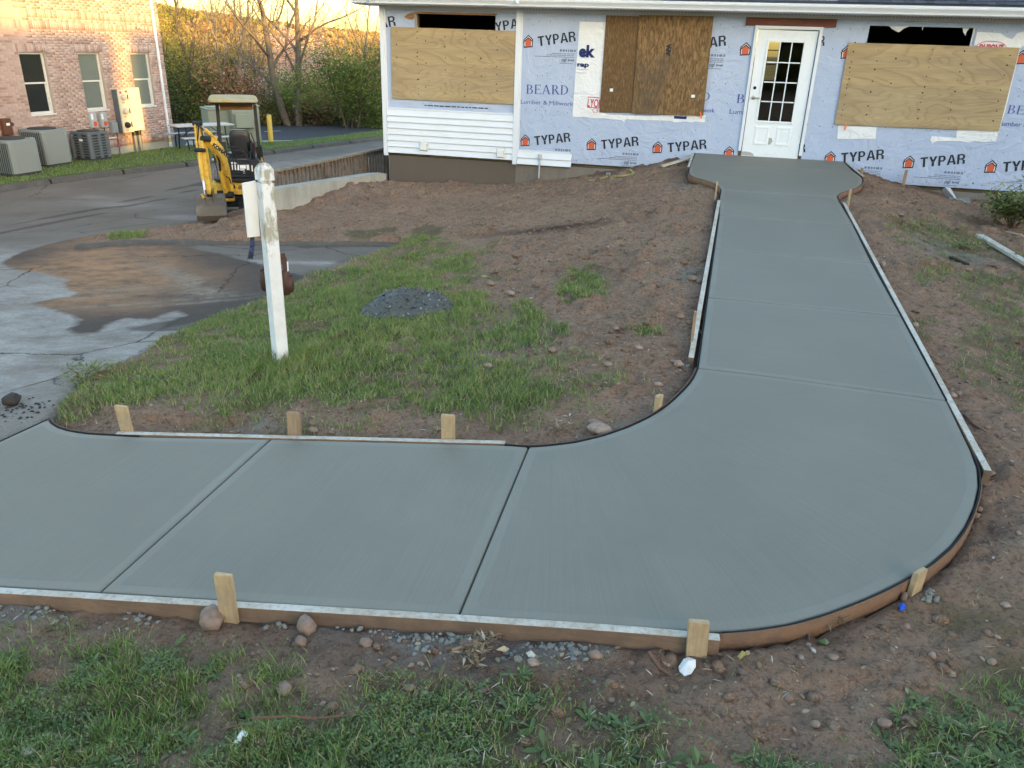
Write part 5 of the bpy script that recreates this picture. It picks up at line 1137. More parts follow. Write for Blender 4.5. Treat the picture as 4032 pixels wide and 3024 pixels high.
m_ = MP(); m_.tube([(sl+.55, -.06, zb_c-.12), (sl+.1, -.06, zb_c-.12)], .02, 8); m_.build('white_pipe', M_white, MC)
for i, (px, py) in enumerate(((369, 473), (409, 472))):
    a, z = Bc(px, py, .1); E_ = empty('disconnect_box', tuple(BM @ Vector((a, -.05, z))), label=('left' if i == 0 else 'right')+' grey disconnect box with a red round sticker under the middle window', cat='switch box', group='grey disconnect boxes on the brick wall'); q = bpart(E_.location)
    q().box((a-.11, -.12, z-.2), (a+.11, -.009, z+.2), bev=.006).build('box', plain('box_grey', (.34, .36, .37), .5), E_); q().lathe([(.07, 0), (.07, .002)], 12, T(a-.02, -.1205, z-.10, 0, PI/2)).build('sticker', M_lab, E_); q().box((a+.02, -.1215, z+.02), (a+.09, -.1205, z+.17)).build('sticker', M_inkw, E_)
    q().bar((a-.13, -.07, z+.13), (a-.13, -.07, z+.02), .03, .03, up=(0, 1, 0)).build('handle', M_blk, E_); q().tube([(a, -.06, z-.2), (a, -.06, z-.42)], .014, 6).build('cable', M_blk, E_)
a, z = Bc(28, 499, .1); E_ = empty('brown_box', tuple(BM @ Vector((a, -.05, z))), label='small brown utility box on the brick wall above the leftmost condenser', cat='utility box'); q = bpart(E_.location); M_brn = plain('brown_enamel', (.10, .04, .022), .4, .15)
q().box((a-.12, -.14, z-.2), (a+.12, -.009, z+.2), bev=.01).build('box', M_brn, E_); q().tube([(a-.14, -.08, z+.05), (a-.19, -.08, z+.05)], .05, 10).build('knob', M_brn, E_); q().box((a-.06, -.1415, z+.03), (a+.04, -.1405, z+.09)).build('sticker', M_inkw, E_)

# ---------------- condensers ----------------
def condenser(cx, cy, w_, d_, h, rz, m, label, style, zb):
    E_ = empty('condenser', (cx, cy, zb), rz, label=label, cat='air conditioner', group='air conditioner units along the brick wall'); r_ = .10; n = 4
    def rr(hx, hy, z):
        out = []
        for qx, qy, a0 in ((1, 1, 0), (-1, 1, PI/2), (-1, -1, PI), (1, -1, 1.5*PI)):
            for i in range(n+1): g = a0+PI/2*i/n; out.append((qx*(hx-r_)+r_*math.cos(g), qy*(hy-r_)+r_*math.sin(g), z))
        return out
    def shell(hx, hy, z0, z1, mb, s_=1.0):
        a = rr(hx, hy, z0); b = rr(hx*s_, hy*s_, z1); N = len(a); mb.add(a+b, [(i, (i+1) % N, (i+1) % N+N, i+N) for i in range(N)]+[tuple(range(N-1, -1, -1)), tuple(range(N, 2*N))])
    b = MB(); shell(w_/2-.03, d_/2-.03, .06, h-.05, b); b.build('coil', plain('condenser_coil', (.028, .034, .036), .6, .3), E_)
    b = MB(); shell(w_/2, d_/2, .0, .07, b); b.build('base', plain('condenser_base', (.03, .035, .035), .7), E_)
    b = MB(); shell(w_/2+.005, d_/2+.005, h-.07, h-.01, b, .99); b.build('top_cover', m, E_)
    b = MB(); b.lathe([(min(w_, d_)*.42, h-.0095), (min(w_, d_)*.40, h+.018), (.05, h+.022)], 24); b.build('fan_guard', plain('guard_dark', (.02, .025, .028), .5), E_)
    if style == 'louver':
        per = rr(w_/2, d_/2, 0); P = [Vector(p) for p in per]+[Vector(per[0])]; Ls = [0]
        for a_1, b_1 in zip(P[:-1], P[1:]): Ls.append(Ls[-1]+(b_1-a_1).length)
        tot = Ls[-1]; nl = int(tot/.062)
        for i in range(nl):
            s = tot*i/nl
            for j in range(len(Ls)-1):
                if Ls[j] <= s <= Ls[j+1]+1e-9: t = (s-Ls[j])/(Ls[j+1]-Ls[j]+1e-9); p = P[j].lerp(P[j+1], t); tg = (P[j+1]-P[j]).normalized(); break
            nr = Vector((tg.y, -tg.x, 0)); f_ = .030; A = p-tg*f_-nr*.012; B = p+tg*f_*.9+nr*.010
            mb = MB(); mb.add([(A.x, A.y, .07), (B.x, B.y, .07), (B.x, B.y, h-.071), (A.x, A.y, h-.071), (A.x-nr.x*.004, A.y-nr.y*.004, .07), (B.x-nr.x*.004, B.y-nr.y*.004, .07), (B.x-nr.x*.004, B.y-nr.y*.004, h-.071), (A.x-nr.x*.004, A.y-nr.y*.004, h-.071)], [(0, 1, 2, 3), (7, 6, 5, 4), (0, 4, 5, 1), (1, 5, 6, 2), (2, 6, 7, 3), (3, 7, 4, 0)]); mb.build('louver', m, E_)
    else:
        for q in range(1, 9):
            z = .07+(h-.14)*q/9; mb = MB(); shell(w_/2, d_/2, z-.014, z+.014, mb); mb.build('louver_band', m, E_)
        mb = MB()
        for (sx, sy) in ((1, 1), (1, -1), (-1, 1), (-1, -1)): mb.tube([(sx*(w_/2-.06), sy*(d_/2-.06), .07), (sx*(w_/2-.06), sy*(d_/2-.06), h-.071)], .075, 8)
        mb.box((-.05, -d_/2-.004, .071), (.05, -d_/2+.03, h-.072)); mb.box((w_/2-.03, -.05, .071), (w_/2+.004, .05, h-.072)); mb.build('corner_posts', m, E_, kind='stuff')
    MB().box((-.07+w_*.1, -d_/2-.013, h-.24), (.05+w_*.1, -d_/2-.0115, h-.18)).build('nameplate', M_inkw, E_)
    return E_
M_c1 = plain('condenser_grey_green', (.20, .23, .235), .5, .06); M_c2 = plain('condenser_grey', (.10, .115, .13), .5, .08)
zc0 = -3.22
ang = math.radians(40)
def cplace(pn, w_, d_, rz, zb):
    p = onZ(pn[0], pn[1], zb); c, s = math.cos(rz), math.sin(rz); # nearest corner (+x,-y) in local
    return p[0]-(w_/2*c+d_/2*s), p[1]-(w_/2*s-d_/2*c)
for pn, w_, d_, h, m, lb, st in (((60, 699), .82, .82, .84, M_c1, 'pale grey condenser cut by the left edge of the picture', 'louver'), ((190, 661), .82, .82, .92, M_c1, 'tall pale grey condenser with dark side, middle of the three', 'louver'), ((368, 637), .70, .70, .76, M_c2, 'smaller dark grey condenser nearest the meter cabinet', 'band')):
    rz = math.radians(-4.4)+math.radians(0); x, y = cplace(pn, w_, d_, rz, zc0); condenser(x, y, w_, d_, h, rz, m, lb, st, zc0)
MB().box((-17.35, 13.9, -3.30), (-16.2, 19.7, -3.235)).build('condenser_pad', plain('gravel_pad', (.20, .19, .17), .95, .4, 60), kind='structure')
# ---------------- kerbs, lawn strips and the far parking lot ----------------
def ribbon(name, pts, o0, o1, zoff, dep, m, zf=Zr, n=60, **kw):
    P, L = resamp([np.array([a, b, 0.]) for a, b in pts], np.linspace(0, 1, n)); t = np.gradient(P[:, :2], axis=0); t /= np.linalg.norm(t, axis=1)[:, None]; nr = np.stack([t[:, 1], -t[:, 0]], 1)
    prof = [(o0, zoff-dep), (o0+(o1-o0)*.12, zoff-.02), (o0+(o1-o0)*.3, zoff), (o0+(o1-o0)*.75, zoff), (o1, zoff-.05), (o1, zoff-dep)]
    V_ = []; 
    for o_, dz in prof: q = P[:, :2]+nr*o_; V_.append(np.column_stack([q, zf(P[:, 0], P[:, 1])+dz]))
    K = len(prof); V_ = np.stack(V_, 1).reshape(-1, 3); F = [(i*K+j, i*K+K+j, i*K+K+j+1, i*K+j+1) for i in range(n-1) for j in range(K-1)]
    return mesh_np(name, V_, np.array(F), m, None, True, **kw)
M_kerb = plain('asphalt_kerb', (.085, .075, .066), .95, .3, 14, bump=.01, dirt=(.15, .14, .13), dsc=2.5)
def px2(pts, z): return [tuple(float(c) for c in onZ(x, y, z)[:2]) for x, y in pts]
cb = px2([(-300, 850), (-100, 788), (0, 760), (200, 728), (400, 700), (560, 682), (700, 666), (850, 641), (1040, 607), (1200, 583), (1514, 543)], -3.32)
P_, _ = resamp([np.array([a, b, 0.]) for a, b in cb], np.linspace(0, 1, 14)); cb = [tuple(p[:2]) for p in P_]
M_grassb = plain('lawn_ground', (.055, .08, .022), .95, .3, 8)
def kerb_piece(pts, n=8, **kw):
    for i in range(n): 
        P_, _ = resamp([np.array([a, b, 0.]) for a, b in pts], np.linspace(i/n+.0015, (i+1)/n-.0015, 10)); ribbon('kerb', [tuple(p[:2]) for p in P_], -.02, -.34, .10, .2, M_kerb, n=10, kind='structure')
kerb_piece(cb, 9)
lawnA = cb+[(-12.2, 34)]+px2([(1514, 516), (1300, 545), (1110, 570)], -3.42)+[(-15.6, 25.0), (-16.6, 23.6), (-16.9, 22.9), (-17.9, 12), (-18, 6)]
lawnA = np.array(lawnA)
def zl(X, Y): return Zr(X, Y)+.09+.03*fbm(X, Y, 1.5, 3)
o = grid_mesh('lawn_strip', -19, -10, 4, 35, .2, lambda X, Y: np.where(sdist(X, Y, lawnA) < -.15, zl(X, Y), Zr(X, Y)-.2), M_grassb, kind='structure', keep=lambda X, Y: sdist(X, Y, lawnA) < .1)
lot = np.array(px2([(1530, 514), (1300, 544), (1110, 569)], -3.42)+[(-15.7, 24.9), (-17.0, 23.0), (-22, 22), (-45, 24), (-50, 34)]+px2([(500, 450), (700, 451), (1000, 462), (1510, 480)], -3.62)+[(-9, 39.5), (-9, 34)])
grid_mesh('parking_lot', -50, -8.5, 20, 42, .4, lambda X, Y: Zr(X, Y)+.004, M_lot, kind='structure', keep=lambda X, Y: sdist(X, Y, lot) < .0)
bk = px2([(300, 446), (500, 449), (700, 453), (850, 456), (1000, 463), (1150, 469), (1300, 474), (1510, 483), (1700, 490)], -3.62)
ribbon('kerb', bk, .0, .3, .13, .3, plain('dark_kerb', (.035, .04, .05), .9, .3), n=50, kind='structure')
M_line = plain('parking_paint', (.52, .54, .57), .7, .15, 20)
for i, (a, b) in enumerate((((665, 469), (818, 464)), ((1040, 484), (1202, 473)), ((1205, 495), (1368, 480)), ((1390, 505), (1510, 491)), ((1042, 531), (1105, 527)))):
    A, B = [onZ(*q, float(Zr(np.array([-18.]), np.array([30.]))[0]) if False else -3.53) for q in (a, b)]
    d = (B-A)[:2]; d /= np.linalg.norm(d); n_ = np.array([-d[1], d[0]])*.05; n = 14; V_ = []
    for t in np.linspace(0, 1, n):
        p = A[:2]+(B-A)[:2]*t
        for s_ in (-1, 1): q = p+n_*s_; V_.append((q[0], q[1], float(Zr(q[0:1], q[1:2])[0])+.03))
    mesh_np('parking_line', V_, np.array([(2*j, 2*j+1, 2*j+3, 2*j+2) for j in range(n-1)]), M_line, kind='structure')
# lower kerb between driveway entrance and dirt
ck = [p for p in curb_w]
ribbon('kerb', ck, -.11, .12, .055, .22, M_kerb, zf=lambda X, Y: Zr(X, Y)+.05*(fbm(X, Y, 5, 4, 3)-.5), n=160, kind='structure')

# ---------------- bollards, transformer cabinets, picnic table ----------------
M_yel = plain('bollard_yellow', (.62, .42, .07), .6, .12, 6, dirt=(.45, .33, .12), dsc=5, damt=.4)
zl0 = -3.34
def bollard(px, py, pt, lb):
    b = onZ(px, py, zl0); d = ray(*pt); t = d*(np.hypot(b[0], b[1])/np.hypot(d[0], d[1])); h = t[2]-b[2]
    E_ = empty('bollard', tuple(b), label=lb, cat='bollard', group='yellow bollards beside the utility cabinets'); MB().lathe([(.085, -.3), (.085, h-.06), (.07, h-.025)], 18).build('sleeve', M_yel, E_, smooth=True); MB().lathe([(.0699, h-.0249), (.045, h-.004), (.01, h)], 14).build('cap', plain('bollard_cap', (.2, .17, .12), .8), E_, smooth=True)
bollard(1068, 564, (1056, 449), 'yellow bollard standing clear to the right of the cabinets'); bollard(1008, 560, (993, 458), 'yellow bollard half hidden behind the excavator post')
M_tr = plain('cabinet_green', (.27, .29, .22), .5, .06, 3, dirt=(.2, .2, .15), dsc=4, damt=.25)
def tcab(px0, px1, pyb, pyt, dep, label, z=zl0, extra=None, rot=0, cap=False):
    a, b = onZ(px0, pyb, z), onZ(px1, pyb-3, z); r_ = math.hypot(*(a+b)[:2])/2; d = ray((px0+px1)/2, pyt); h = d[2]*r_/math.hypot(d[0], d[1])-z
    w_ = math.hypot(*(b-a)[:2]); rz = math.atan2(b[1]-a[1], b[0]-a[0])+rot
    E_ = empty('utility_cabinet', tuple((a+b)/2), rz, label=label, cat='cabinet'); MB().box((-w_/2, 0, -.3), (w_/2, dep, h), bev=.015).build('housing', M_tr, E_)
    MB().box((-w_/2-.03, -.04, h+.002), (w_/2+.03, dep+.02, h+.05), bev=.01).build('lid', M_tr, E_)
    for s_ in (-.5, .0): MB().box((w_*s_+.03+(.02 if s_ == 0 else 0), -.012, .12), (w_*(s_+.5)-.03, -.001, h-.08), bev=.005).build('door', M_tr, E_)
    if cap: MB().box((-w_*.4, .1, h+.052), (w_*.1, dep*.8, h+.09), bev=.01).build('vent_cover', M_tr, E_)
    if extra: MB().box((w_*extra[0], -extra[4], h*extra[2]), (w_*extra[1], -.013, h*extra[3]), bev=.01).build('cable_box', M_tr, E_)
    return E_
tcab(830, 917, 560, 433, .9, 'left grey green utility cabinet with a lid, behind the picnic table', cap=True)
tcab(925, 1032, 566, 421, 1.0, 'right larger grey green utility cabinet next to the bollards', extra=(-.45, .18, .45, .82, .35))
P = onZ(980, 572, zl0); o = MB(); o.box((-2.2, -.5, -.25), (1.6, 1.7, .0), bev=.02); link('cabinet_pad', o.mesh('cabinet_pad'), M_pale, kind='structure').location = (P[0]+.1, P[1]+.1, zl0-.03)
bpy.data.objects['cabinet_pad'].rotation_euler.z = .55
# picnic table
zt0 = -3.25; pA, pB = onZ(700, 592, zt0), onZ(905, 580, zt0)
rz = math.atan2(pB[1]-pA[1], pB[0]-pA[0]); pc = (pA+pB)/2; Lt = 1.83
PT = empty('picnic_table', (pc[0], pc[1], zt0), rz, label='folding picnic table with white plastic top and benches on dark legs by the brick corner', cat='picnic table')
M_pt = plain('table_plastic', (.44, .43, .41), .55, .05); M_leg = plain('dark_leg', (.02, .027, .03), .45, .15, metal=.3)
MB().box((-Lt/2, -.38, .70), (Lt/2, .38, .745), bev=.015).build('table_top', M_pt, PT)
for y_ in (-.72, .72): MB().box((-Lt/2, y_-.13, .40), (Lt/2, y_+.13, .44), bev=.012).build('bench', M_pt, PT)
for x_ in (-.62, .62):
    for s_ in (-1, 1): MB().tube([(x_, s_*.30, .70), (x_, s_*.30, .44), (x_, s_*.42, .0)], .022, 8).build('leg', M_leg, PT); MB().tube([(x_+.03, s_*.3, .42), (x_+.03, s_*.72, .39), (x_+.03, s_*.74, .0)], .02, 8).build('bench_leg', M_leg, PT)
    MB().tube([(x_, -.32, .40), (x_, .32, .40)], .018, 8).build('cross_bar', M_leg, PT); MB().tube([(x_, 0, .40), (x_*.4, 0, .68)], .014, 8).build('brace', M_leg, PT)

# ---------------- sign post with panel, tool bag and grip ----------------
pz = -2.33; pb = onG(1108, 1442); ray_t = ray(1037, 641); tk = math.hypot(pb[0], pb[1])/math.hypot(ray_t[0], ray_t[1]); ptop = ray_t*tk
hp = float(ptop[2]-pb[2]); lean = (ptop[:2]-pb[:2])
rz = math.radians(22+math.degrees(math.atan2(-pb[0], pb[1]))*1.0)
k = NM('peeling_white_paint', .65, .3); co = k.co(); pm = k.noise(3.2, 8, .75, k.co((2, 2, .7))); gr = k.noise(7, 6, .7, co); 
zz = k.n('SeparateXYZ'); k.L(co, zz.inputs[0]); upm = k.math('ADD', pm, k.math('ADD', k.math('MULTIPLY', k.ramp(zz.outputs[2], [(.75, 0), (1.1, 1)]), .10), k.math('MULTIPLY', k.ramp(zz.outputs[2], [(.0, 1), (.22, 0)]), .12)))
col = k.mix(k.ramp(upm, [(.60, 0), (.66, 1)]), k.mix(k.ramp(gr, [(.4, 0), (.7, .35)]), (.70, .73, .75), (.42, .43, .38)), k.mix(gr, (.27, .26, .20), (.42, .42, .35)))
col = k.mix(k.ramp(k.noise(1, 4, .6, k.co((22, 22, 1.2))), [(.66, 0), (.70, .9)]), col, (.10, .09, .065)); k.color(col).bump(pm, .003); M_post = k.m
SP = empty('sign_post', tuple(pb), rz, label='weathered white square post with a domed cap standing in the long grass', cat='post')
Li = Matrix.Rotation(-rz, 3, 'Z') @ Vector((lean[0], lean[1], 0)); hw = .0475
def post_sec(z0, z1, w0, w1):
    a = Li*(z0/hp); b = Li*(z1/hp); return [(a.x-w0, a.y-w0, z0), (a.x+w0, a.y-w0, z0), (a.x+w0, a.y+w0, z0), (a.x-w0, a.y+w0, z0), (b.x-w1, b.y-w1, z1), (b.x+w1, b.y-w1, z1), (b.x+w1, b.y+w1, z1), (b.x-w1, b.y+w1, z1)], [(0, 3, 2, 1), (4, 5, 6, 7), (0, 1, 5, 4), (1, 2, 6, 5), (2, 3, 7, 6), (3, 0, 4, 7)]
def post_rings(rings, nm, bev=.004):
    V_, F = [], []
    for z, w_ in rings:
        a = Li*(z/hp)
        for sx, sy in ((-1, -1), (1, -1), (1, 1), (-1, 1)):
            V_ += [(a.x+sx*w_-(bev*sx if sx*sy > 0 else 0), a.y+sy*w_-(0 if sx*sy > 0 else bev*sy), z), (a.x+sx*w_-(0 if sx*sy > 0 else bev*sx), a.y+sy*w_-(bev*sy if sx*sy > 0 else 0), z)]
    n = 8
    for i in range(len(rings)-1): F += [(i*n+j, i*n+(j+1) % n, i*n+n+(j+1) % n, i*n+n+j) for j in range(n)]
    F += [tuple(range(n-1, -1, -1)), tuple((len(rings)-1)*n+j for j in range(n))]
    me = bpy.data.meshes.new(nm); me.from_pydata(V_, [], F); return link(nm, me, M_post, SP)
post_rings([(-.2, hw), (hp*.3, hw), (hp*.6, hw*.99), (hp-.135, hw), (hp-.133, hw-.006)], 'shaft')
post_rings([(hp-.132, hw-.009), (hp-.118, hw-.009), (hp-.116, hw+.004), (hp-.045, hw+.004), (hp-.034, hw-.001), (hp-.006, hw*.62), (hp, hw*.45)], 'cap', .006)
lp = Li*((hp+.0)/hp); MB().tube([(lp.x-.012, lp.y, hp-.005), (lp.x-.014, lp.y, hp+.025)], .004, 6).build('dowel', M_form, SP)
# sign panel on its left side (thin box seen at an angle)
def at_post(px, py, extra=0.):
    d = ray(px, py); r_ = math.hypot(pb[0], pb[1])+extra; return d*(r_/math.hypot(d[0], d[1]))
q = [at_post(958, 722, -.06), at_post(1008, 712, .03), at_post(1024, 930, .03), at_post(980, 935, -.06)]
c = sum(q)/4; SGN = empty('white_signboard', tuple(c), label='narrow blank white sign panel fixed to the left side of the post', cat='signboard')
M_sgn = plain('sign_white', (.74, .76, .76), .4, .03, 4, dirt=(.5, .5, .46), dsc=6, damt=.2)
nrm = np.cross(q[1]-q[0], q[3]-q[0]); nrm /= np.linalg.norm(nrm); nrm = nrm if nrm@(-c) > 0 else -nrm
V_ = [tuple(p-c) for p in q]+[tuple(p-c-nrm*.014) for p in q]; me = bpy.data.meshes.new('panel'); me.from_pydata(V_, [], [(0, 1, 2, 3), (7, 6, 5, 4), (0, 4, 5, 1), (1, 5, 6, 2), (2, 6, 7, 3), (3, 7, 4, 0)]); link('panel', me, M_sgn, SGN)

# blue grip
g0, g1 = at_post(1000, 928, .08), at_post(985, 1018, .08); GR = empty('tool_grip', tuple(g0), label='blue black mottled tool grip hanging down below the white sign panel', cat='tool handle'); k = NM('mottled_grip', .55, .4); k.color(k.mix(k.ramp(k.noise(22, 3), [(.45, 0), (.52, 1)]), (.03, .055, .15), (.012, .014, .022))); MB().tube([(0, 0, .09), tuple((g1-g0)*.5), tuple((g1-g0))], [.011, .017, .019], 8, ry=None).build('grip', k.m, GR, smooth=True); MB().tube([(0, 0, .16), (0, 0, .09)], .006, 6).build('shank', M_steel, GR)
# tool bag hanging behind the post
M_leather = plain('brown_leather', (.06, .026, .017), .55, .25, 10, bump=.004, dirt=(.05, .022, .014), dsc=8)
tb = at_post(1082, 1105, .13); TB = empty('tool_bag', tuple(tb), math.atan2(-pb[0], pb[1]), label='brown leather tool pouches hanging behind the post with a pencil sticking out', cat='tool bag')
def pouch(x0, x1, z0, z1, nm):
    mb = MB(); V_ = []; 
    for z, s_, yo in ((z1, .92, .0), (z1-.02, 1, -.01), ((z0+z1)/2, 1.08, -.022), (z0+.02, .95, -.02), (z0, .75, -.01)):
        cx = (x0+x1)/2; w_ = (x1-x0)/2*s_
        for i in range(10): g = 2*PI*i/10; V_.append((cx+w_*math.cos(g), yo+.032*s_*math.sin(g), z))
    F = [(i*10+j, i*10+(j+1) % 10, i*10+10+(j+1) % 10, i*10+10+j) for i in range(4) for j in range(10)]+[tuple(range(40, 50))]; mb.add(V_, F); return mb.build(nm, M_leather, TB, smooth=True)
pouch(-.105, -.015, -.07, .085, 'pouch'); pouch(.03, .11, -.11, .07, 'pouch'); pouch(.06, .135, -.09, .03, 'small_pouch')
MB().bar((-.06, .03, .14), (.10, .03, .14), .01, .05, up=(0, 0, 1)).build('belt', M_leather, TB)
MB().bar((-.05, .02, .13), (-.07, .0, .06), .03, .008, up=(0, 1, 0)).build('strap', M_leather, TB); MB().bar((.07, .02, .2), (.09, .0, .05), .04, .008, up=(0, 1, 0)).build('strap', M_leather, TB)
MB().tube([(.10, 0, .02), (.103, 0, .14)], .006, 6).build('pencil', M_inkw, TB)
MB().tube([(.09+.06*math.cos(a), -.03-.02*math.sin(a), -.075+.02*math.sin(a)) for a in np.linspace(-2.6, .6, 9)], .004, 6).build('wire_hook', M_steel, TB)
# ---------------- mini excavator ----------------
xo = np.array([-8.55, 13.45, -3.07]); xr = math.atan2(8.55, 13.45)
EX = empty('mini_excavator', tuple(xo), xr, label='yellow and black mini excavator with canopy, black seat and folded arm parked beside the driveway', cat='excavator')
ax_x = np.array([math.cos(xr), math.sin(xr), 0]); ax_y = np.array([-math.sin(xr), math.cos(xr), 0])
def E(rx, ry, yl):
    d = ray(700+.3376*rx, 340+.3376*ry); t = (xo@ax_y+yl)/(d@ax_y); p = d*t-xo; return np.array([p@ax_x, yl, p[2]])
M_exy = plain('excavator_yellow', (.60, .37, .045), .5, .12, 5, dirt=(.17, .11, .05), dsc=7, damt=.9); M_exb = plain('excavator_black', (.012, .014, .018), .55, .3, 8, dirt=(.035, .034, .032), dsc=4, damt=.5)
M_rub = plain('track_rubber', (.012, .012, .012), .85, .3, 20, bump=.004, dirt=(.05, .042, .035), dsc=5); M_bkt = plain('bucket_steel', (.10, .085, .068), .6, .3, 6, dirt=(.19, .16, .13), dsc=4, damt=.6, metal=.2); M_chr = plain('chrome_rod', (.6, .63, .66), .15, .05, metal=.7); M_vin = plain('seat_vinyl', (.010, .012, .018), .35, .2)
k = NM('canopy_top', .75, .2); k.color(k.mix(k.ramp(k.noise(9, 4, .6, k.co((1, 2, 1))), [(.42, 0), (.55, 1)]), (.40, .29, .08), (.36, .33, .25))); M_can = k.m
ca, cb_ = E(352, 175, -.45), E(942, 215, -.45); zc = (ca[2]+cb_[2])/2
def slab_round(x0, x1, y0, y1, z0, z1, m, nm, r=.10):
    mb = MB(); ring = []
    def rr(i, z):
        out = []; X0, X1, Y0, Y1 = x0+i, x1-i, y0+i, y1-i
        for cx, cy, a0 in ((X1-r, Y1-r, 0), (X0+r, Y1-r, PI/2), (X0+r, Y0+r, PI), (X1-r, Y0+r, 1.5*PI)):
            for k_ in range(5): g = a0+PI/2*k_/4; out.append((cx+r*math.cos(g), cy+r*math.sin(g), z))
        return out
    L_ = [rr(.02, z0), rr(0, z0+.015), rr(0, z1-.03), rr(.03, z1-.008), rr(.08, z1)]; n = len(L_[0]); vs = [p for l in L_ for p in l]; fs = [tuple(range(n-1, -1, -1)), tuple(range(4*n, 5*n))]
    for i in range(4): fs += [(i*n+j, i*n+(j+1) % n, i*n+n+(j+1) % n, i*n+n+j) for j in range(n)]
    return mb.add(vs, fs).build(nm, m, EX, smooth=True)
slab_round(ca[0], cb_[0], -.45, .75, zc+.0, zc+.075, M_can, 'canopy')
MB().box((ca[0]+.18, -.1, zc-.14), (cb_[0]-.10, -.07, zc-.001)).build('canopy_visor', plain('visor_orange', (.16, .065, .012), .6, .2), EX)
MB().box((ca[0]+.06, -.35, zc-.03), (cb_[0]-.05, .66, zc-.0005)).build('canopy_frame', M_exb, EX)
for a, b, w_ in ((E(455, 190, .15), E(500, 700, .15), .06), (E(895, 215, .15), E(945, 700, .15), .06)):
    MB().bar(a, b, w_, .07, up=(0, 1, 0)).build('canopy_post', M_exb, EX)
a, b = E(945, 700, .15), E(965, 860, .15); MB().bar(a, b, .11, .12, up=(0, 1, 0)).build('console', M_exb, EX)
a, b = E(520, 640, .15), E(540, 900, .15); MB().bar(a, b, .13, .16, up=(0, 1, 0)).build('console', M_exb, EX)
# seat
def cushion(x0, x1, y0, y1, z0, z1, nm, m, tp=.85, r=.06):
    mb = MB(); V_ = []; n = 16
    for f_, s_ in ((0, .86), (.08, .97), (.5, 1), (.85, tp+.04), (.96, tp-.08), (1, tp-.3)):
        z = z0+(z1-z0)*f_
        for i in range(n):
            g = 2*PI*(i+.5)/n; cx, sy = math.cos(g), math.sin(g); e = .45
            V_.append(((x0+x1)/2+(x1-x0)/2*s_*math.copysign(abs(cx)**e, cx), (y0+y1)/2+(y1-y0)/2*(s_*.5+.5)*math.copysign(abs(sy)**e, sy), z))
    F = [(i*n+j, i*n+(j+1) % n, i*n+n+(j+1) % n, i*n+n+j) for i in range(5) for j in range(n)]+[tuple(range(n-1, -1, -1)), tuple(range(5*n, 6*n))]
    return mb.add(V_, F).build(nm, m, EX, smooth=True)
a, b = E(612, 760, .1), E(838, 505, .1); cushion(a[0], b[0], .06, .18, a[2], b[2], 'seat_back', M_vin, .9)
cushion(a[0]+.04, b[0]-.05, .04, .07, a[2]+.06, b[2]-.06, 'seat_back_panel', M_vin, .95)
a, b = E(592, 860, -.2), E(842, 775, -.2); cushion(a[0], b[0], -.25, .12, a[2]+.0, b[2], 'seat', M_vin, .98)
MB().box((a[0]+.02, -.258, a[2]-.005), (b[0]-.02, -.20, a[2]+.028), bev=.01).build('seat_edge', plain('seat_edge_grey', (.10, .10, .095), .6), EX)
a, b = E(840, 700, .2), E(905, 850, .2); MB().box((a[0], -.1, b[2]), (b[0], .6, a[2]+.12), bev=.04).build('engine_cover', M_exb, EX)
MB().tube([E(850, 540, .25), E(890, 640, .22), E(905, 740, .1), E(930, 780, 0)], .012, 6).build('hose', plain('hose_maroon', (.12, .02, .02), .5), EX)
# body
a, b = E(560, 1100, -.4), E(915, 865, -.4); MB().box((a[0], -.4, a[2]), (b[0]+.06, .5, b[2]), bev=.025).build('floor_housing', M_exb, EX)
for (x0, y0, x1, y1) in ((622, 882, 650, 905), (655, 882, 664, 905), (668, 890, 697, 905), (628, 915, 655, 975), (660, 912, 682, 975), (690, 915, 718, 978), (722, 918, 796, 960), (800, 915, 836, 974), (852, 922, 878, 992), (728, 968, 780, 980), (760, 992, 786, 1022)):
    p, q = E(x0, y0, -.402), E(x1, y1, -.402); MB().box((p[0], -.4035, q[2]), (q[0], -.4012, p[2])).build('decal', M_inkw, EX)
a, b = E(415, 1120, -.5), E(960, 1062, -.5); slab_round(a[0], b[0], -.5, .85, a[2], b[2], M_exb, 'deck', .2)
a, b = E(418, 1275, -.46), E(960, 1122, -.46); slab_round(a[0], b[0], -.46, .82, a[2], b[2], M_exy, 'lower_body', .12)
for i in range(4): p, q = E(705, 1158+i*11, -.462), E(748, 1163+i*11, -.462); MB().box((p[0], -.4635, q[2]), (q[0], -.461, p[2])).build('vent_slot', M_exb, EX)
p, q = E(455, 1215, -.462), E(545, 1275, -.462); MB().box((p[0], -.4635, q[2]), (q[0], -.461, p[2])).build('access_opening', M_exb, EX)
p, q = E(640, 1150, -.5), E(672, 1190, -.5); MB().box((p[0], -.52, q[2]), (q[0], -.461, p[2])).build('latch', M_exb, EX)
a, b = E(450, 1290, -.3), E(900, 1400, -.3); MB().box((a[0], -.3, b[2]), (b[0], .6, a[2])).build('undercarriage', M_exb, EX)
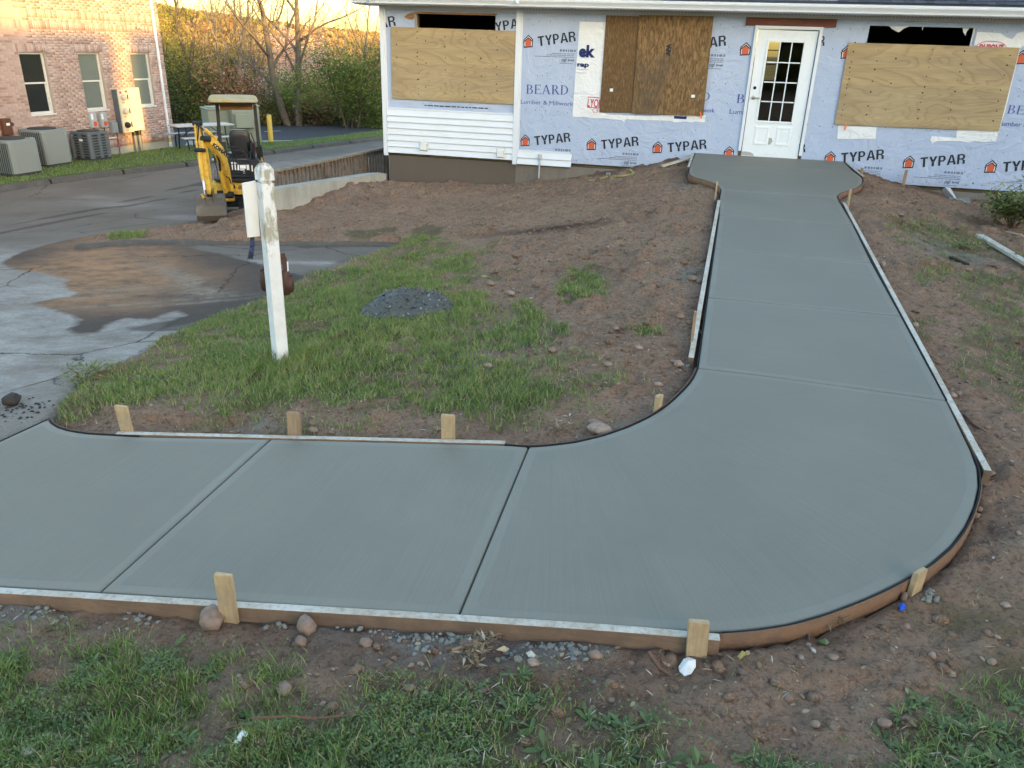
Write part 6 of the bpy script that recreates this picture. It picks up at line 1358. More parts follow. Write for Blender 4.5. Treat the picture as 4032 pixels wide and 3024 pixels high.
for x0, x1 in ((E(395, 1400, -.6)[0], E(395, 1400, -.6)[0]+.23), (E(712, 1400, -.6)[0], E(712, 1400, -.6)[0]+.23)):
    mb = MB(); prof = []; r_ = .15; 
    for g in np.linspace(PI/2, 1.5*PI, 8): prof.append((-.55+r_*math.cos(g), r_+r_*math.sin(g)))
    for g in np.linspace(-PI/2, PI/2, 8): prof.append((.75+r_*math.cos(g), r_+r_*math.sin(g)))
    n = len(prof); mb.add([(x0, y, z) for y, z in prof]+[(x1, y, z) for y, z in prof], [tuple(range(n)), tuple(range(2*n-1, n-1, -1))]+[(i, i+n, (i+1) % n+n, (i+1) % n) for i in range(n)]); mb.build('track', M_rub, EX)
    mb = MB()
    P = [np.array([y, z]) for y, z in prof]+[np.array(prof[0])]; Ls = np.concatenate([[0], np.cumsum([np.linalg.norm(q-p) for p, q in zip(P[:-1], P[1:])])])
    for s_ in np.arange(0, Ls[-1], .09):
        j = min(np.searchsorted(Ls, s_, 'right')-1, len(P)-2); t = (s_-Ls[j])/(Ls[j+1]-Ls[j]+1e-9); p = P[j]+(P[j+1]-P[j])*t; c_ = np.array([.1, .15]); nn = p-np.array([np.clip(p[0], -.55, .75), .15]); nn /= np.linalg.norm(nn)+1e-9
        mb.bar((x0+.01, p[0]+nn[0]*.008, p[1]+nn[1]*.008), (x1-.01, p[0]+nn[0]*.008, p[1]+nn[1]*.008), .045, .022, up=(0, nn[0], nn[1]))
    mb.build('track_lugs', M_rub, EX, kind='stuff')
# guard and levers
def tubes(nm, pts, r, yl, m=M_exb): MB().tube([E(x, y, yl if not isinstance(yl, (list, tuple)) else yl[i]) for i, (x, y) in enumerate(pts)], r, 8).build(nm, m, EX, smooth=True)
tubes('guard_rail', [(545, 830), (540, 785), (560, 758), (600, 750), (745, 752), (778, 770), (800, 810), (850, 915), (858, 1020), (842, 1050), (600, 1052), (590, 1000)], .013, -.46)
for y_ in (985, 1003, 1022, 1040): tubes('guard_slat', [(600, y_), (846, y_)], .008, -.455)
for x_ in (640, 680, 735, 790): tubes('guard_slat', [(x_, 985), (x_, 1050)], .008, -.455)
for x_ in (632, 675): tubes('lever', [(x_, 705), (x_+10, 830), (x_+18, 975)], .010, -.40); tubes('lever_grip', [(x_-38, 706), (x_+10, 710)], .013, -.40)
tubes('guard_rail', [(960, 680), (940, 720), (945, 800), (975, 860), (975, 760), (965, 690)], .013, .0)
# boom: box section swept along a bent line, coming towards the viewer
def beam(nm, pts, wd, m):
    """pts: (rx, ry, yl, height) list; wd width across the boom"""
    P = [E(a, b, c) for a, b, c, h in pts]; hs = [h for *_, h in pts]; mb = MB(); V_ = []
    pn = np.array([.93, -.37, 0])                       # sideways direction of the boom plane
    for i, p in enumerate(P):
        t = P[min(i+1, len(P)-1)]-P[max(i-1, 0)]; t /= np.linalg.norm(t); u = np.cross(pn, t); u /= np.linalg.norm(u)
        for s_, q in ((-1, -1), (1, -1), (1, 1), (-1, 1)): V_.append(tuple(p+pn*wd*.5*s_+u*hs[i]*.5*q))
    n = len(P); F = [(0, 3, 2, 1), tuple(4*n-4+i for i in range(4))]+[(i*4+j, i*4+(j+1) % 4, i*4+4+(j+1) % 4, i*4+4+j) for i in range(n-1) for j in range(4)]
    return mb.add(V_, F).build(nm, m, EX)
beam('boom', [(600, 1275, -.62, .10), (588, 1150, -.72, .15), (560, 1000, -.85, .17), (525, 870, -.98, .19), (480, 760, -1.08, .21), (420, 680, -1.16, .18), (355, 630, -1.22, .12), (325, 612, -1.25, .09)], .10, M_exy)
beam('arm', [(222, 440, -1.12, .07), (245, 520, -1.16, .13), (285, 640, -1.22, .15), (315, 800, -1.30, .13), (345, 1000, -1.40, .12), (368, 1180, -1.50, .11), (375, 1265, -1.54, .10)], .085, M_exy)
beam('arm_linkage', [(208, 430, -1.2, .05), (212, 560, -1.22, .04), (235, 745, -1.3, .05)], .03, M_exy)
tubes('arm_cylinder_rod', [(258, 445), (320, 505)], .014, [-1.12, -1.12], M_chr); tubes('arm_cylinder', [(312, 500), (350, 530), (395, 575), (448, 622)], .032, [-1.1, -1.1, -1.08, -1.05], M_exy)
tubes('bucket_cylinder', [(245, 740), (258, 850), (275, 980), (297, 1095)], .034, [-1.38, -1.42, -1.48, -1.54], M_exy); tubes('bucket_cylinder_rod', [(297, 1095), (324, 1275)], .019, [-1.54, -1.62], M_inkw)
tubes('boom_cylinder_rod', [(455, 800), (485, 870), (495, 990)], .018, [-1.15, -1.1, -1.0], M_exb); tubes('boom_cylinder', [(495, 985), (520, 1080), (560, 1235)], .038, [-1.0, -.92, -.78], M_exy)
tubes('hose', [(250, 425), (240, 500), (232, 600), (238, 740)], .014, -1.26, M_exb); tubes('hose', [(225, 425), (262, 470), (300, 600), (330, 640)], .012, -1.3, M_exb); tubes('hose', [(300, 600), (350, 660), (420, 770), (440, 880)], .02, -1.1, M_exb); tubes('hose', [(560, 1050), (600, 1070), (620, 1130)], .012, -.95, M_exb); tubes('hose', [(410, 850), (440, 900), (465, 990), (470, 1060)], .009, -.6, M_exb)
for (x, y, yl, r) in ((228, 432, -1.2, .04), (325, 612, -1.28, .05), (250, 742, -1.42, .035), (596, 1265, -.75, .06), (268, 745, -1.42, .03)):
    p = E(x, y, yl); MB().tube([p-np.array([.93, -.37, 0])*.075, p+np.array([.93, -.37, 0])*.075], r, 10).build('pivot_pin', M_exb, EX)
a = E(560, 1180, -.7); MB().box((a[0]-.05, -.72, a[2]-.25), (a[0]+.13, -.47, a[2]+.05), bev=.02).build('swing_bracket', M_exy, EX)
tubes('work_light', [(410, 850), (415, 862)], .02, [-.6, -.62], M_inkw); tubes('beacon_stub', [(975, 830), (985, 870)], .014, [0, 0], M_exy)
# bucket linkage and bucket
tubes('bucket_link', [(330, 1275), (300, 1300), (285, 1255)], .03, -1.62, M_exy); tubes('bucket_link', [(375, 1265), (385, 1330), (400, 1400)], .035, -1.60, M_exb); tubes('bucket_link', [(340, 1300), (350, 1420)], .03, -1.62, M_exy); tubes('bucket_link', [(290, 1300), (425, 1330)], .035, -1.6, M_exb)
bl, br_ = E(228, 1400, -1.5), E(560, 1400, -1.5); zg_ = E(400, 1575, -1.7)[2]
prof = [(-1.48, .40), (-1.64, .36), (-1.78, .24), (-1.83, .10), (-1.78, .0), (-1.62, -.02), (-1.35, .03), (-1.12, .10)]
mb = MB(); x0, x1 = bl[0], br_[0]; n = len(prof); th = .02
zb_ = zg_+.02
for i in range(n-1):
    (ya, za), (yb_2, zb_2) = prof[i], prof[i+1]; mb.add([(x0, ya, zb_+za), (x1, ya, zb_+za), (x1, yb_2, zb_+zb_2), (x0, yb_2, zb_+zb_2), (x0, ya+th, zb_+za+th*.3), (x1, ya+th, zb_+za+th*.3), (x1, yb_2+th*.6, zb_+zb_2+th), (x0, yb_2+th*.6, zb_+zb_2+th)], [(0, 1, 2, 3), (7, 6, 5, 4), (0, 4, 5, 1), (2, 6, 7, 3)])
mb.build('bucket', M_bkt, EX)
for x in (x0-.012, x1): MB().add([(x, y, zb_+z) for y, z in prof]+[(x+.012, y, zb_+z) for y, z in prof], [tuple(range(n)), tuple(range(2*n-1, n-1, -1))]+[(i, i+n, (i+1) % n+n, (i+1) % n) for i in range(n)]).build('bucket_side', M_bkt, EX)
for i in range(2): xx = (x0+x1)/2+(-.07 if i == 0 else .05); MB().box((xx, -1.72, zb_+.30), (xx+.02, -1.45, zb_+.50)).build('bucket_ear', M_bkt, EX)
p = E(490, 1410, -1.68); MB().box((p[0]-.035, -1.70, p[2]-.018), (p[0]+.035, -1.685, p[2]+.018)).build('bucket_plate', M_inkw, EX)
MB().box((x0, -1.14, zb_+.085), (x1, -1.08, zb_+.105)).build('bucket_edge', M_bkt, EX)
me = text_mesh('KOMATSU', .085, bold=.006); p = E(400, 690, -1.27); me.transform(Matrix.Translation(tuple(p)) @ Matrix.Rotation(math.radians(-22), 4, 'Z') @ Matrix.Rotation(math.radians(38), 4, 'Y') @ Matrix.Rotation(PI/2, 4, 'X')); link('printed_word', me, M_ink, EX)
# ---------------- trees ----------------
def tree_geo(seed, H_, spread=.45, trunks=1, levels=4, r0=None, leafN=2500, leaf=.09, crown_lo=.25, droop=0., flat=1., leafspread=.35, up=.6, twist=.25, kid=5):
    rn = np.random.default_rng(seed); V_, F = [], []; tips = []; nv = 0
    def tube(P, R, n):
        nonlocal nv
        m = len(P); T_ = np.gradient(P, axis=0); T_ /= np.linalg.norm(T_, axis=1)[:, None]+1e-9
        a = np.cross(T_, [0.31, .22, .92]); a /= np.linalg.norm(a, axis=1)[:, None]+1e-9; b = np.cross(T_, a)
        g = np.arange(n)*2*PI/n; ring = P[:, None]+(a[:, None]*np.cos(g)[None, :, None]+b[:, None]*np.sin(g)[None, :, None])*R[:, None, None]
        V_.append(ring.reshape(-1, 3)); i = np.arange((m-1)*n).reshape(m-1, n); j = np.roll(i, -1, 1); F.append(np.stack([i, j, j+n, i+n], -1).reshape(-1, 4)+nv); nv += m*n
    def grow(p, d, L, r, lv):
        m = 5 if lv < 2 else 4; P = [p]; dd = d.copy()
        for k_ in range(m-1):
            dd = dd+rn.normal(0, twist*(.35 if lv == 0 else .6), 3); dd[2] += (.12*up if lv else .05)-droop*lv*.05; dd /= np.linalg.norm(dd); P.append(P[-1]+dd*L/(m-1))
        P = np.array(P); R = r*np.linspace(1, .55 if lv < levels-1 else .3, m); tube(P, R, 7 if lv == 0 else (5 if lv == 1 else 3))
        if lv >= levels-1: tips.append(P[1]); tips.append(P[-1]); return
        nk = kid if lv == 0 else kid-1
        for k_ in range(nk):
            f_ = (crown_lo+(1-crown_lo)*(k_+rn.random()*.8)/nk) if lv == 0 else .25+.75*(k_+rn.random())/nk; f_ = min(f_, .99); x = f_*(m-1); i = int(x); q = P[i]+(P[min(i+1, m-1)]-P[i])*(x-i)
            ax = rn.normal(0, 1, 3); ax -= ax@dd*dd; ax /= np.linalg.norm(ax)+1e-9; an = rn.uniform(.45, .95)*(1.0 if lv else spread*2)
            nd = dd*math.cos(an)+ax*math.sin(an); nd[2] = nd[2]*flat; nd /= np.linalg.norm(nd); grow(q, nd, L*rn.uniform(.42, .66)*(1.1-.35*f_ if lv == 0 else 1), r*rn.uniform(.38, .55)*(1-.3*f_), lv+1)
        grow(P[-1], dd, L*.55, r*.5, lv+1)
    r0 = r0 or H_*.014
    for t in range(trunks):
        a = 2*PI*t/max(trunks, 1)+rn.random(); d = np.array([math.cos(a)*.12*(trunks > 1), math.sin(a)*.12*(trunks > 1), 1.]); grow(np.array([math.cos(a)*.2*(trunks > 1), math.sin(a)*.2*(trunks > 1), -.3]), d/np.linalg.norm(d), H_*.62, r0, 0)
    tips = np.array(tips); V_ = np.concatenate(V_); F = np.concatenate(F)
    s = H_/max(V_[:, 2].max(), .1); V_ *= s; tips *= s
    lv = lf = lt = None
    if leafN:
        c = tips[rn.integers(0, len(tips), leafN)]+rn.normal(0, leafspread, (leafN, 3)); lv, lf = leaf_quads(c, leaf, rn); lt = np.repeat(np.clip(rn.normal(.5, .22, leafN), 0, 1), 4)
    return V_, F, lv, lf, lt
def leaf_quads(c, size, rn, aspect=.55):
    n = len(c); a = rn.normal(0, 1, (n, 3)); a /= np.linalg.norm(a, axis=1)[:, None]; b = np.cross(a, rn.normal(0, 1, (n, 3))); b /= np.linalg.norm(b, axis=1)[:, None]; s = (size*rn.uniform(.6, 1.4, n))[:, None]
    v_ = np.stack([c-a*s*.5, c-b*s*.5*aspect, c+a*s*.5, c+b*s*.5*aspect], 1).reshape(-1, 3); return v_, np.arange(4*n).reshape(n, 4)
def leafmat(name, c0, c1, c2, tr=.25):
    k = NM(name, .6, .25); k.color(k.ramp(k.attr('tint'), [(.1, c0), (.5, c1), (.9, c2)])); k.b.inputs['Subsurface Weight'].default_value = 0
    t = k.n('BsdfTranslucent'); m = k.n('MixShader'); m.inputs[0].default_value = tr; k.L(k.b.inputs['Base Color'].links[0].from_socket, t.inputs[0]); o = k.t.nodes['Material Output']; k.L(k.b.outputs[0], m.inputs[1]); k.L(t.outputs[0], m.inputs[2]); k.L(m.outputs[0], o.inputs[0]); return k.m
M_bark = plain('bark_grey', (.13, .11, .095), .95, .3, 14, bump=.01); M_barkd = plain('bark_dark', (.075, .06, .05), .95, .3, 14); M_barkp = plain('bark_pale', (.26, .23, .19), .9, .25, 10)
LM = dict(yg=leafmat('leaves_yellow_green', (.17, .18, .035), (.29, .29, .06), (.42, .39, .1)), gr=leafmat('leaves_green', (.06, .095, .022), (.105, .16, .035), (.19, .25, .06)), bud=leafmat('buds_ochre', (.24, .17, .07), (.38, .27, .11), (.5, .38, .17)), pk=leafmat('blossom_pink', (.52, .30, .30), (.68, .47, .46), (.8, .66, .64)), rd=leafmat('buds_russet', (.17, .09, .055), (.29, .16, .10), (.42, .27, .17)), dk=leafmat('leaves_dark', (.028, .045, .014), (.055, .08, .024), (.09, .12, .035)), wh=leafmat('blossom_white', (.45, .42, .38), (.6, .58, .53), (.75, .72, .68)))
protos = {}
def proto(key, **kw):
    V_, F, lv, lf, lt = tree_geo(**kw); protos[key] = (V_, F, lv, lf, lt)
proto('big', seed=5, H_=11, spread=.55, trunks=2, levels=5, r0=.19, leafN=1500, leaf=.045, crown_lo=.38, leafspread=.25, up=.8, kid=5)
proto('bare1', seed=11, H_=9, spread=.5, levels=4, leafN=1300, leaf=.06, crown_lo=.3, leafspread=.4, up=1.0, kid=6)
proto('bare2', seed=12, H_=8, spread=.42, trunks=2, levels=4, leafN=1500, leaf=.065, crown_lo=.25, leafspread=.5, up=1.1, kid=6)
proto('full1', seed=21, H_=7, spread=.5, levels=4, leafN=6500, leaf=.11, crown_lo=.1, leafspread=.45, kid=6)
proto('full2', seed=22, H_=6, spread=.6, trunks=2, levels=4, leafN=7500, leaf=.11, crown_lo=.08, leafspread=.5, kid=5)
proto('bush1', seed=31, H_=3.2, spread=.7, trunks=3, levels=3, leafN=6500, leaf=.10, crown_lo=.05, leafspread=.34, kid=6)
proto('bush2', seed=32, H_=2.2, spread=.8, trunks=3, levels=3, leafN=3800, leaf=.09, crown_lo=.02, leafspread=.3, kid=6)
proto('round', seed=41, H_=5.2, spread=.62, trunks=3, levels=4, leafN=15000, leaf=.105, crown_lo=.06, leafspread=.38, kid=5)
tcache = {}
def plant_tree(key, px, dist, h, lm, bark, label, name='tree', rz=None, wide=1., group='trees beyond the parking lot', zbase=-3.7, cat='tree'):
    V_, F, lv, lf, lt = protos[key]; H0 = V_[:, 2].max(); s = h/H0
    d = ray(px, 470); r_ = math.hypot(d[0], d[1]); x, y = d[0]/r_*dist, d[1]/r_*dist
    e = empty(name, (x, y, zbase), rz if rz is not None else random.uniform(0, 6.28), label=label, cat=cat, group=group); e.scale = (s*wide, s*wide, s)
    for part, vv, ff, mm in (('trunk', V_, F, bark), ('crown', lv, lf, LM[lm])):
        ck_ = (key, part, mm.name)
        if ck_ not in tcache: o = mesh_np(part, vv, ff, mm, e, attrs=dict(tint=lt) if part == 'crown' else None, smooth=part == 'trunk'); tcache[ck_] = o.data
        else: o = link(part, tcache[ck_], None, e)
    return e
TL = [
 ('big', 1158, 37.5, 10.5, 'bud', M_bark, 'tall grey double trunked bare tree behind the yellow bollard', 0.0, 1.25),
 ('round', 1385, 36.5, 3.7, 'gr', M_barkd, 'broad dense green tree beside the left corner of the wrapped house', None, 1.45),
 ('bush1', 1075, 38.5, 2.1, 'gr', M_barkd, 'dark green rounded bush left of the double trunk', None, 1.0),
 ('full2', 1160, 43, 4.4, 'pk', M_barkd, 'pink blossoming tree behind the double trunk', None, 1.5),
 ('bare1', 790, 38.5, 8.3, 'yg', M_bark, 'leaning grey tree with thin yellow green leaves near the brick corner', 2.2, 1.0),
 ('bare2', 905, 39.5, 8.8, 'bud', M_barkp, 'slim pale twin trunked tree above the excavator canopy', 1.0, .9),
 ('full1', 690, 40, 5.4, 'yg', M_barkd, 'yellow green leafy tree right against the brick corner', None, 1.1),
 ('bush1', 720, 37.5, 2.6, 'dk', M_barkd, 'dark low bush at the brick corner behind the lot kerb', None, 1.4),
 ('bush1', 810, 37.8, 2.3, 'gr', M_barkd, 'green low bush behind the left utility cabinet', None, 1.3),
 ('bush2', 880, 38, 2.6, 'rd', M_barkd, 'russet brown bush above the left utility cabinet', None, 1.3),
 ('bush1', 960, 38.5, 2.5, 'rd', M_barkd, 'russet twiggy thicket above the excavator canopy', None, 1.2),
 ('bush1', 1225, 40, 2.6, 'yg', M_barkd, 'bright yellow green bush right of the double trunk', None, 1.2),
 ('bush1', 1290, 39, 1.7, 'rd', M_barkd, 'low russet undergrowth left of the dense green tree', None, 1.4),
 ('bush2', 1490, 36.8, 1.4, 'gr', M_barkd, 'small green bush at the house corner', None, 1.3),
 ('bare1', 1430, 43, 8.5, 'yg', M_bark, 'tall thin yellow tree rising behind the dense green tree', None, .9),
 ('bare2', 1330, 44, 6.0, 'bud', M_barkp, 'ochre budding tree between the double trunk and the dense tree', None, 1.1),
 ('full1', 800, 46, 4.3, 'bud', M_barkd, 'ochre rounded tree behind the leaning grey tree', None, 1.4),
 ('full2', 760, 43, 3.6, 'gr', M_barkd, 'mid green tree low behind the leaning trunk', None, 1.2),
 ('full1', 960, 47, 4.1, 'yg', M_barkd, 'pale yellow tree behind the slim twin trunks', None, 1.3),
 ('full2', 1040, 50, 4.2, 'bud', M_barkd, 'ochre tree left of the pink blossom', None, 1.4),
 ('bare1', 860, 50, 6.0, 'rd', M_barkd, 'reddish budding tree in the middle distance, left', None, 1.2),
 ('full1', 1290, 52, 3.9, 'yg', M_barkd, 'yellow tree right of the pink blossom', None, 1.3),
 ('full2', 1480, 47, 4.2, 'bud', M_barkd, 'ochre tree close behind the house corner', None, 1.2),
 ('bare2', 1010, 44, 8.2, 'bud', M_bark, 'thin bare tree between the slim twin trunks and the double trunk', None, .8),
 ('full2', 905, 43, 3.8, 'dk', M_barkd, 'dark conical shrub mass behind the slim pale trunks', None, .9),
 ('bush1', 1140, 41, 2.2, 'wh', M_barkd, 'low white blossoming shrub behind the double trunk', None, 1.2),
 ('bush1', 1530, 42, 3.4, 'rd', M_barkd, 'russet shrub half hidden by the house corner', None, 1.2),
]
for key, px, dist, h, lm, bk_, lb, rz, wd_ in TL: plant_tree(key, px, dist, h, lm, bk_, lb, rz=rz, wide=wd_)
# ---- hill with far wood ----
def hill_h(X, Y):
    az = np.degrees(np.arctan2(-X, Y)); r_ = np.hypot(X, Y)
    el = np.interp(az, [-60, 0, 20, 22.7, 28.8, 32, 36, 45, 60, 90], [.2, .2, .4, .5, .95, 1.3, 1.75, 2.0, 2.0, 1.2])
    return el*PI/180*520*np.exp(-((r_-520)/190)**2)
rr_, aa_ = np.meshgrid(np.linspace(60, 900, 60), np.radians(np.linspace(-20, 85, 140))); X = -np.sin(aa_)*rr_; Y = np.cos(aa_)*rr_
Z = -4.5+hill_h(X, Y)+(fbm(X, Y, .02, 4, 3)-.5)*5*sstep(100, 400, rr_); n0, n1 = X.shape; i = np.arange((n0-1)*n1).reshape(n0-1, n1)[:, :-1].ravel()
k = NM('hill_wood', .95, .1); co = k.co(); k.color(k.mix(k.ramp(k.noise(.06, 6, .7, co), [(.4, 0), (.6, 1)]), (.14, .095, .05), (.10, .10, .04))).bump(k.noise(.4, 4, .7, co), 1.5)
mesh_np('hill', np.stack([X, Y, Z], -1).reshape(-1, 3), np.stack([i, i+1, i+1+n1, i+n1], 1), k.m, smooth=True, kind='structure')
rn = np.random.default_rng(3)
def forest(n, r0, r1, a0, a1, hgt, size, zf, power=1.):
    r_ = r0+(r1-r0)*rn.random(n)**power; a = np.radians(rn.uniform(a0, a1, n)); x = -np.sin(a)*r_; y = np.cos(a)*r_; cl = fbm(x, y, .16 if r1 < 200 else .05, 3, 8)
    hh = hgt*(.35+.9*cl); z = zf(x, y)+hh*rn.random(n)**.75; c = np.stack([x, y, z], 1); v_, f_ = leaf_quads(c, size, rn, .8); hue = np.clip(fbm(x, y, .12 if r1 < 200 else .04, 3, 88)*1.0+rn.normal(0, .10, n), 0, 1); return v_, f_, np.repeat(hue, 4)
k = NM('wood_foliage', .8, .15); k.color(k.ramp(k.attr('tint'), [(.2, (.06, .08, .02)), (.36, (.17, .16, .045)), (.5, (.27, .19, .075)), (.62, (.17, .09, .05)), (.8, (.33, .24, .12))])); M_wood = k.m
fz = lambda x, y: -4.4+hill_h(x, y)
parts_ = [forest(36000, 54, 110, 15, 52, 3.1, .34, lambda x, y: -4.0+0*x), forest(40000, 110, 260, 12, 58, 3.8, .8, fz), forest(50000, 260, 620, 8, 70, 5, 2.0, fz)]
vo = 0; VV, FF, TT = [], [], []
for v_, f_, t_ in parts_: VV.append(v_); FF.append(f_+vo); TT.append(t_); vo += len(v_)
mesh_np('woodland', np.concatenate(VV), np.concatenate(FF), M_wood, attrs=dict(tint=np.concatenate(TT)), kind='stuff', label='far spring woodland on the hillside behind the parking lot', cat='woodland')
v_, f_, t_ = forest(26000, 37.2, 44, 20, 40, 1.3, .10, lambda x, y: -3.8+0*x); mesh_np('undergrowth', v_, f_, leafmat('undergrowth_leaf', (.05, .06, .02), (.15, .10, .055), (.28, .2, .10)), attrs=dict(tint=t_), kind='stuff', label='brown and green undergrowth behind the far lot kerb', cat='undergrowth')
rw_ = forest(26000, 25, 34, 150, 215, 8, .55, lambda x, y: -2.5+0*x); mesh_np('woodland', rw_[0], rw_[1], M_wood, attrs=dict(tint=rw_[2]), kind='stuff', label='woodland standing behind the photographer, seen reflected in the door panes', cat='woodland')
# ---------------- grass ----------------
def blades(name, P, h, wd, lean, tint, m, rn, label, cat, parent=None, curl=.5, **kw):
    n = len(P); a = rn.uniform(0, 2*PI, n); dx, dy = np.cos(a), np.sin(a); f = rn.uniform(0, 2*PI, n); sx, sy = np.cos(f)*wd*.5, np.sin(f)*wd*.5
    z0 = P[:, 2]-.008; l = lean*h*rn.uniform(.2, 1.3, n)
    def pt(s, u, k_): return np.stack([P[:, 0]+sx*s*k_+dx*l*u**(1+curl), P[:, 1]+sy*s*k_+dy*l*u**(1+curl), z0+(h+.008)*u*(1-.25*curl*u)], 1)
    V_ = np.stack([pt(-1, 0, 1), pt(1, 0, 1), pt(1, .5, .85), pt(-1, .5, .85), pt(0, 1, 0)], 1).reshape(-1, 3)
    b = (np.arange(n)*5)[:, None]; F = np.concatenate([b+[0, 1, 2], b+[0, 2, 3], b+[3, 2, 4]])
    return mesh_np(name, V_, F, m, parent, attrs=dict(tint=np.repeat(tint, 5)), kind='stuff', label=label, cat=cat, **kw)
def scatter(n, x0, x1, y0, y1, dens, rn, zf=yard_z, tuft=0):
    x = rn.uniform(x0, x1, n); y = rn.uniform(y0, y1, n)
    if tuft:
        k_ = rn.integers(0, len(x), n); cx, cy = x[k_//tuft*tuft % n], y[k_//tuft*tuft % n]; x = cx+rn.normal(0, .018, n); y = cy+rn.normal(0, .018, n)
    d = dens(x, y); ok = rn.random(n) < d; x, y = x[ok], y[ok]; return np.stack([x, y, zf(x, y)], 1)
def gmat(name, stops, rough=.5): 
    k = NM(name, rough, .3); k.color(k.ramp(k.attr('tint'), stops)); t = k.n('BsdfTranslucent'); m = k.n('MixShader'); m.inputs[0].default_value = .3; k.L(k.b.inputs['Base Color'].links[0].from_socket, t.inputs[0]); o = k.t.nodes['Material Output']; k.L(k.b.outputs[0], m.inputs[1]); k.L(t.outputs[0], m.inputs[2]); k.L(m.outputs[0], o.inputs[0]); return k.m
M_gr = gmat('grass_blade', [(.0, (.42, .36, .22)), (.13, (.33, .30, .15)), (.2, (.27, .32, .10)), (.5, (.17, .26, .07)), (.8, (.105, .18, .052)), (1, (.20, .32, .07))])
rn = np.random.default_rng(19)
def tintf(P, dead=.1):
    t = np.clip(.25+.6*fbm(P[:, 0], P[:, 1], 2.2, 3, 66)+rn.normal(0, .12, len(P)), .2, 1); return np.where(rn.random(len(P)) < dead, rn.uniform(0, .14, len(P)), t)
P = scatter(330000, -5.2, .3, 2.7, 9.9, cover, rn, tuft=9); hh = (.016+.056*fbm(P[:, 0], P[:, 1], 1.8, 3, 91))*rn.uniform(.5, 1.5, len(P)); pd = np.hypot(P[:, 0]-pb[0], P[:, 1]-pb[1]); hh = hh*(1+1.2*np.exp(-(pd/.30)**2))
P2 = scatter(60000, -9.5, -5.2, 8, 12.5, cover, rn, tuft=8); hh2 = .06*rn.uniform(.5, 1.4, len(P2)); blades('edge_grass', P2, hh2, .007, .7, tintf(P2, .1), M_gr, rn, 'small tufts of grass on the dirt tip beside the lower kerb', 'grass')
blades('lawn_grass', P, hh, .0048, .75, tintf(P, .2), M_gr, rn, 'green lawn grass between the driveway and the walk, thinning to bare soil', 'grass')
P = scatter(190000, -3.2, 3.2, .75, 2.6, lambda x, y: cover(x, y)*(.30+.7*sstep(-.2, -1.2, x+.35*(fbm(x, y, 2, 2, 5)-.5))), rn, tuft=8); hh = (.014+.05*fbm(P[:, 0], P[:, 1], 3, 3, 92))*rn.uniform(.5, 1.5, len(P))
blades('near_grass', P, hh, .0038, .8, tintf(P, .17), M_gr, rn, 'grass in the foreground below the near form board', 'grass')
P = scatter(110000, 1.6, 6.5, 1.2, 12.5, lambda x, y: cover(x, y)*.9, rn, tuft=8); hh = (.02+.05*fbm(P[:, 0], P[:, 1], 3, 3, 93))*rn.uniform(.5, 1.5, len(P))
blades('right_grass', P, hh, .0045, .8, tintf(P, .2), M_gr, rn, 'patchy grass on the bare bank right of the walk', 'grass')
P = scatter(80000, -6, 7, .9, 13.5, lambda x, y: .5*sstep(.5, .62, fbm(x, y, 2.6, 3, 23))*(sdist(x, y, walk_poly) > .08)*(sdist(x, y, yard_poly) < -.1), rn, tuft=7); hh = .03*rn.uniform(.5, 1.6, len(P))
blades('sparse_weeds', P, hh, .004, 1.2, tintf(P, .45), M_gr, rn, 'thin stray blades and dry stalks over the bare soil', 'weeds')
inA = lambda x, y: (sdist(x, y, lawnA) < -.3)*1.
P = scatter(90000, -18, -11, 9, 35, inA, rn, zf=zl); blades('strip_grass', P, .05*rn.uniform(.5, 1.4, len(P)), .011, .7, np.clip(rn.normal(.45, .18, len(P)), .2, .9), M_gr, rn, 'mown green strip between the brick building and the driveway kerb', 'grass')
# broad leaves: clover, plantain and dandelion rosettes in the foreground
M_bl = gmat('broad_leaf', [(0, (.065, .10, .04)), (.5, (.11, .165, .06)), (1, (.20, .26, .11))], .45)
def leaves(P, L, W, elev, tint, name, label, cat, m=M_bl):
    n = len(P); a = rn.uniform(0, 2*PI, n); e = elev*rn.uniform(.3, 1.3, n); d = np.stack([np.cos(a)*np.cos(e), np.sin(a)*np.cos(e), np.sin(e)], 1); s_ = np.stack([-np.sin(a), np.cos(a), rn.normal(0, .25, n)], 1); up_ = np.array([0, 0, 1.])
    L = L[:, None]; W = W[:, None]; z = np.array([0, 0, 1.])[None]
    V_ = np.stack([P, P+d*L*.3+s_*W*.4, P+d*L*.7+s_*W*.5-z*L*.04, P+d*L-z*L*.15, P+d*L*.7-s_*W*.5-z*L*.04, P+d*L*.3-s_*W*.4], 1).reshape(-1, 3); b = (np.arange(n)*6)[:, None]
    return mesh_np(name, V_, np.concatenate([b+[0, 1, 2, 5], b+[5, 2, 3, 4]]) if False else np.concatenate([b+[0, 1, 5], b+[1, 2, 5], b+[2, 4, 5], b+[2, 3, 4]]), m, attrs=dict(tint=np.repeat(tint, 6)), kind='stuff', label=label, cat=cat)
cw_ = lambda x, y: cover(x, y)*sstep(.40, .6, fbm(x, y, 2.8, 3, 55)+.10*sstep(-1.5, -.2, x))*(1-.7*sstep(-.1, .8, x+.5*(fbm(x, y, 3, 3, 56)-.5)))
P = scatter(110000, -3, 3, .75, 2.4, cw_, rn, tuft=5); P[:, 2] += rn.uniform(.004, .035, len(P)); n = len(P)
leaves(P, rn.uniform(.006, .015, n), rn.uniform(.005, .011, n), .6, np.clip(rn.normal(.5, .25, n), 0, 1), 'clover_leaves', 'small rounded clover leaves mixed into the foreground grass', 'clover')
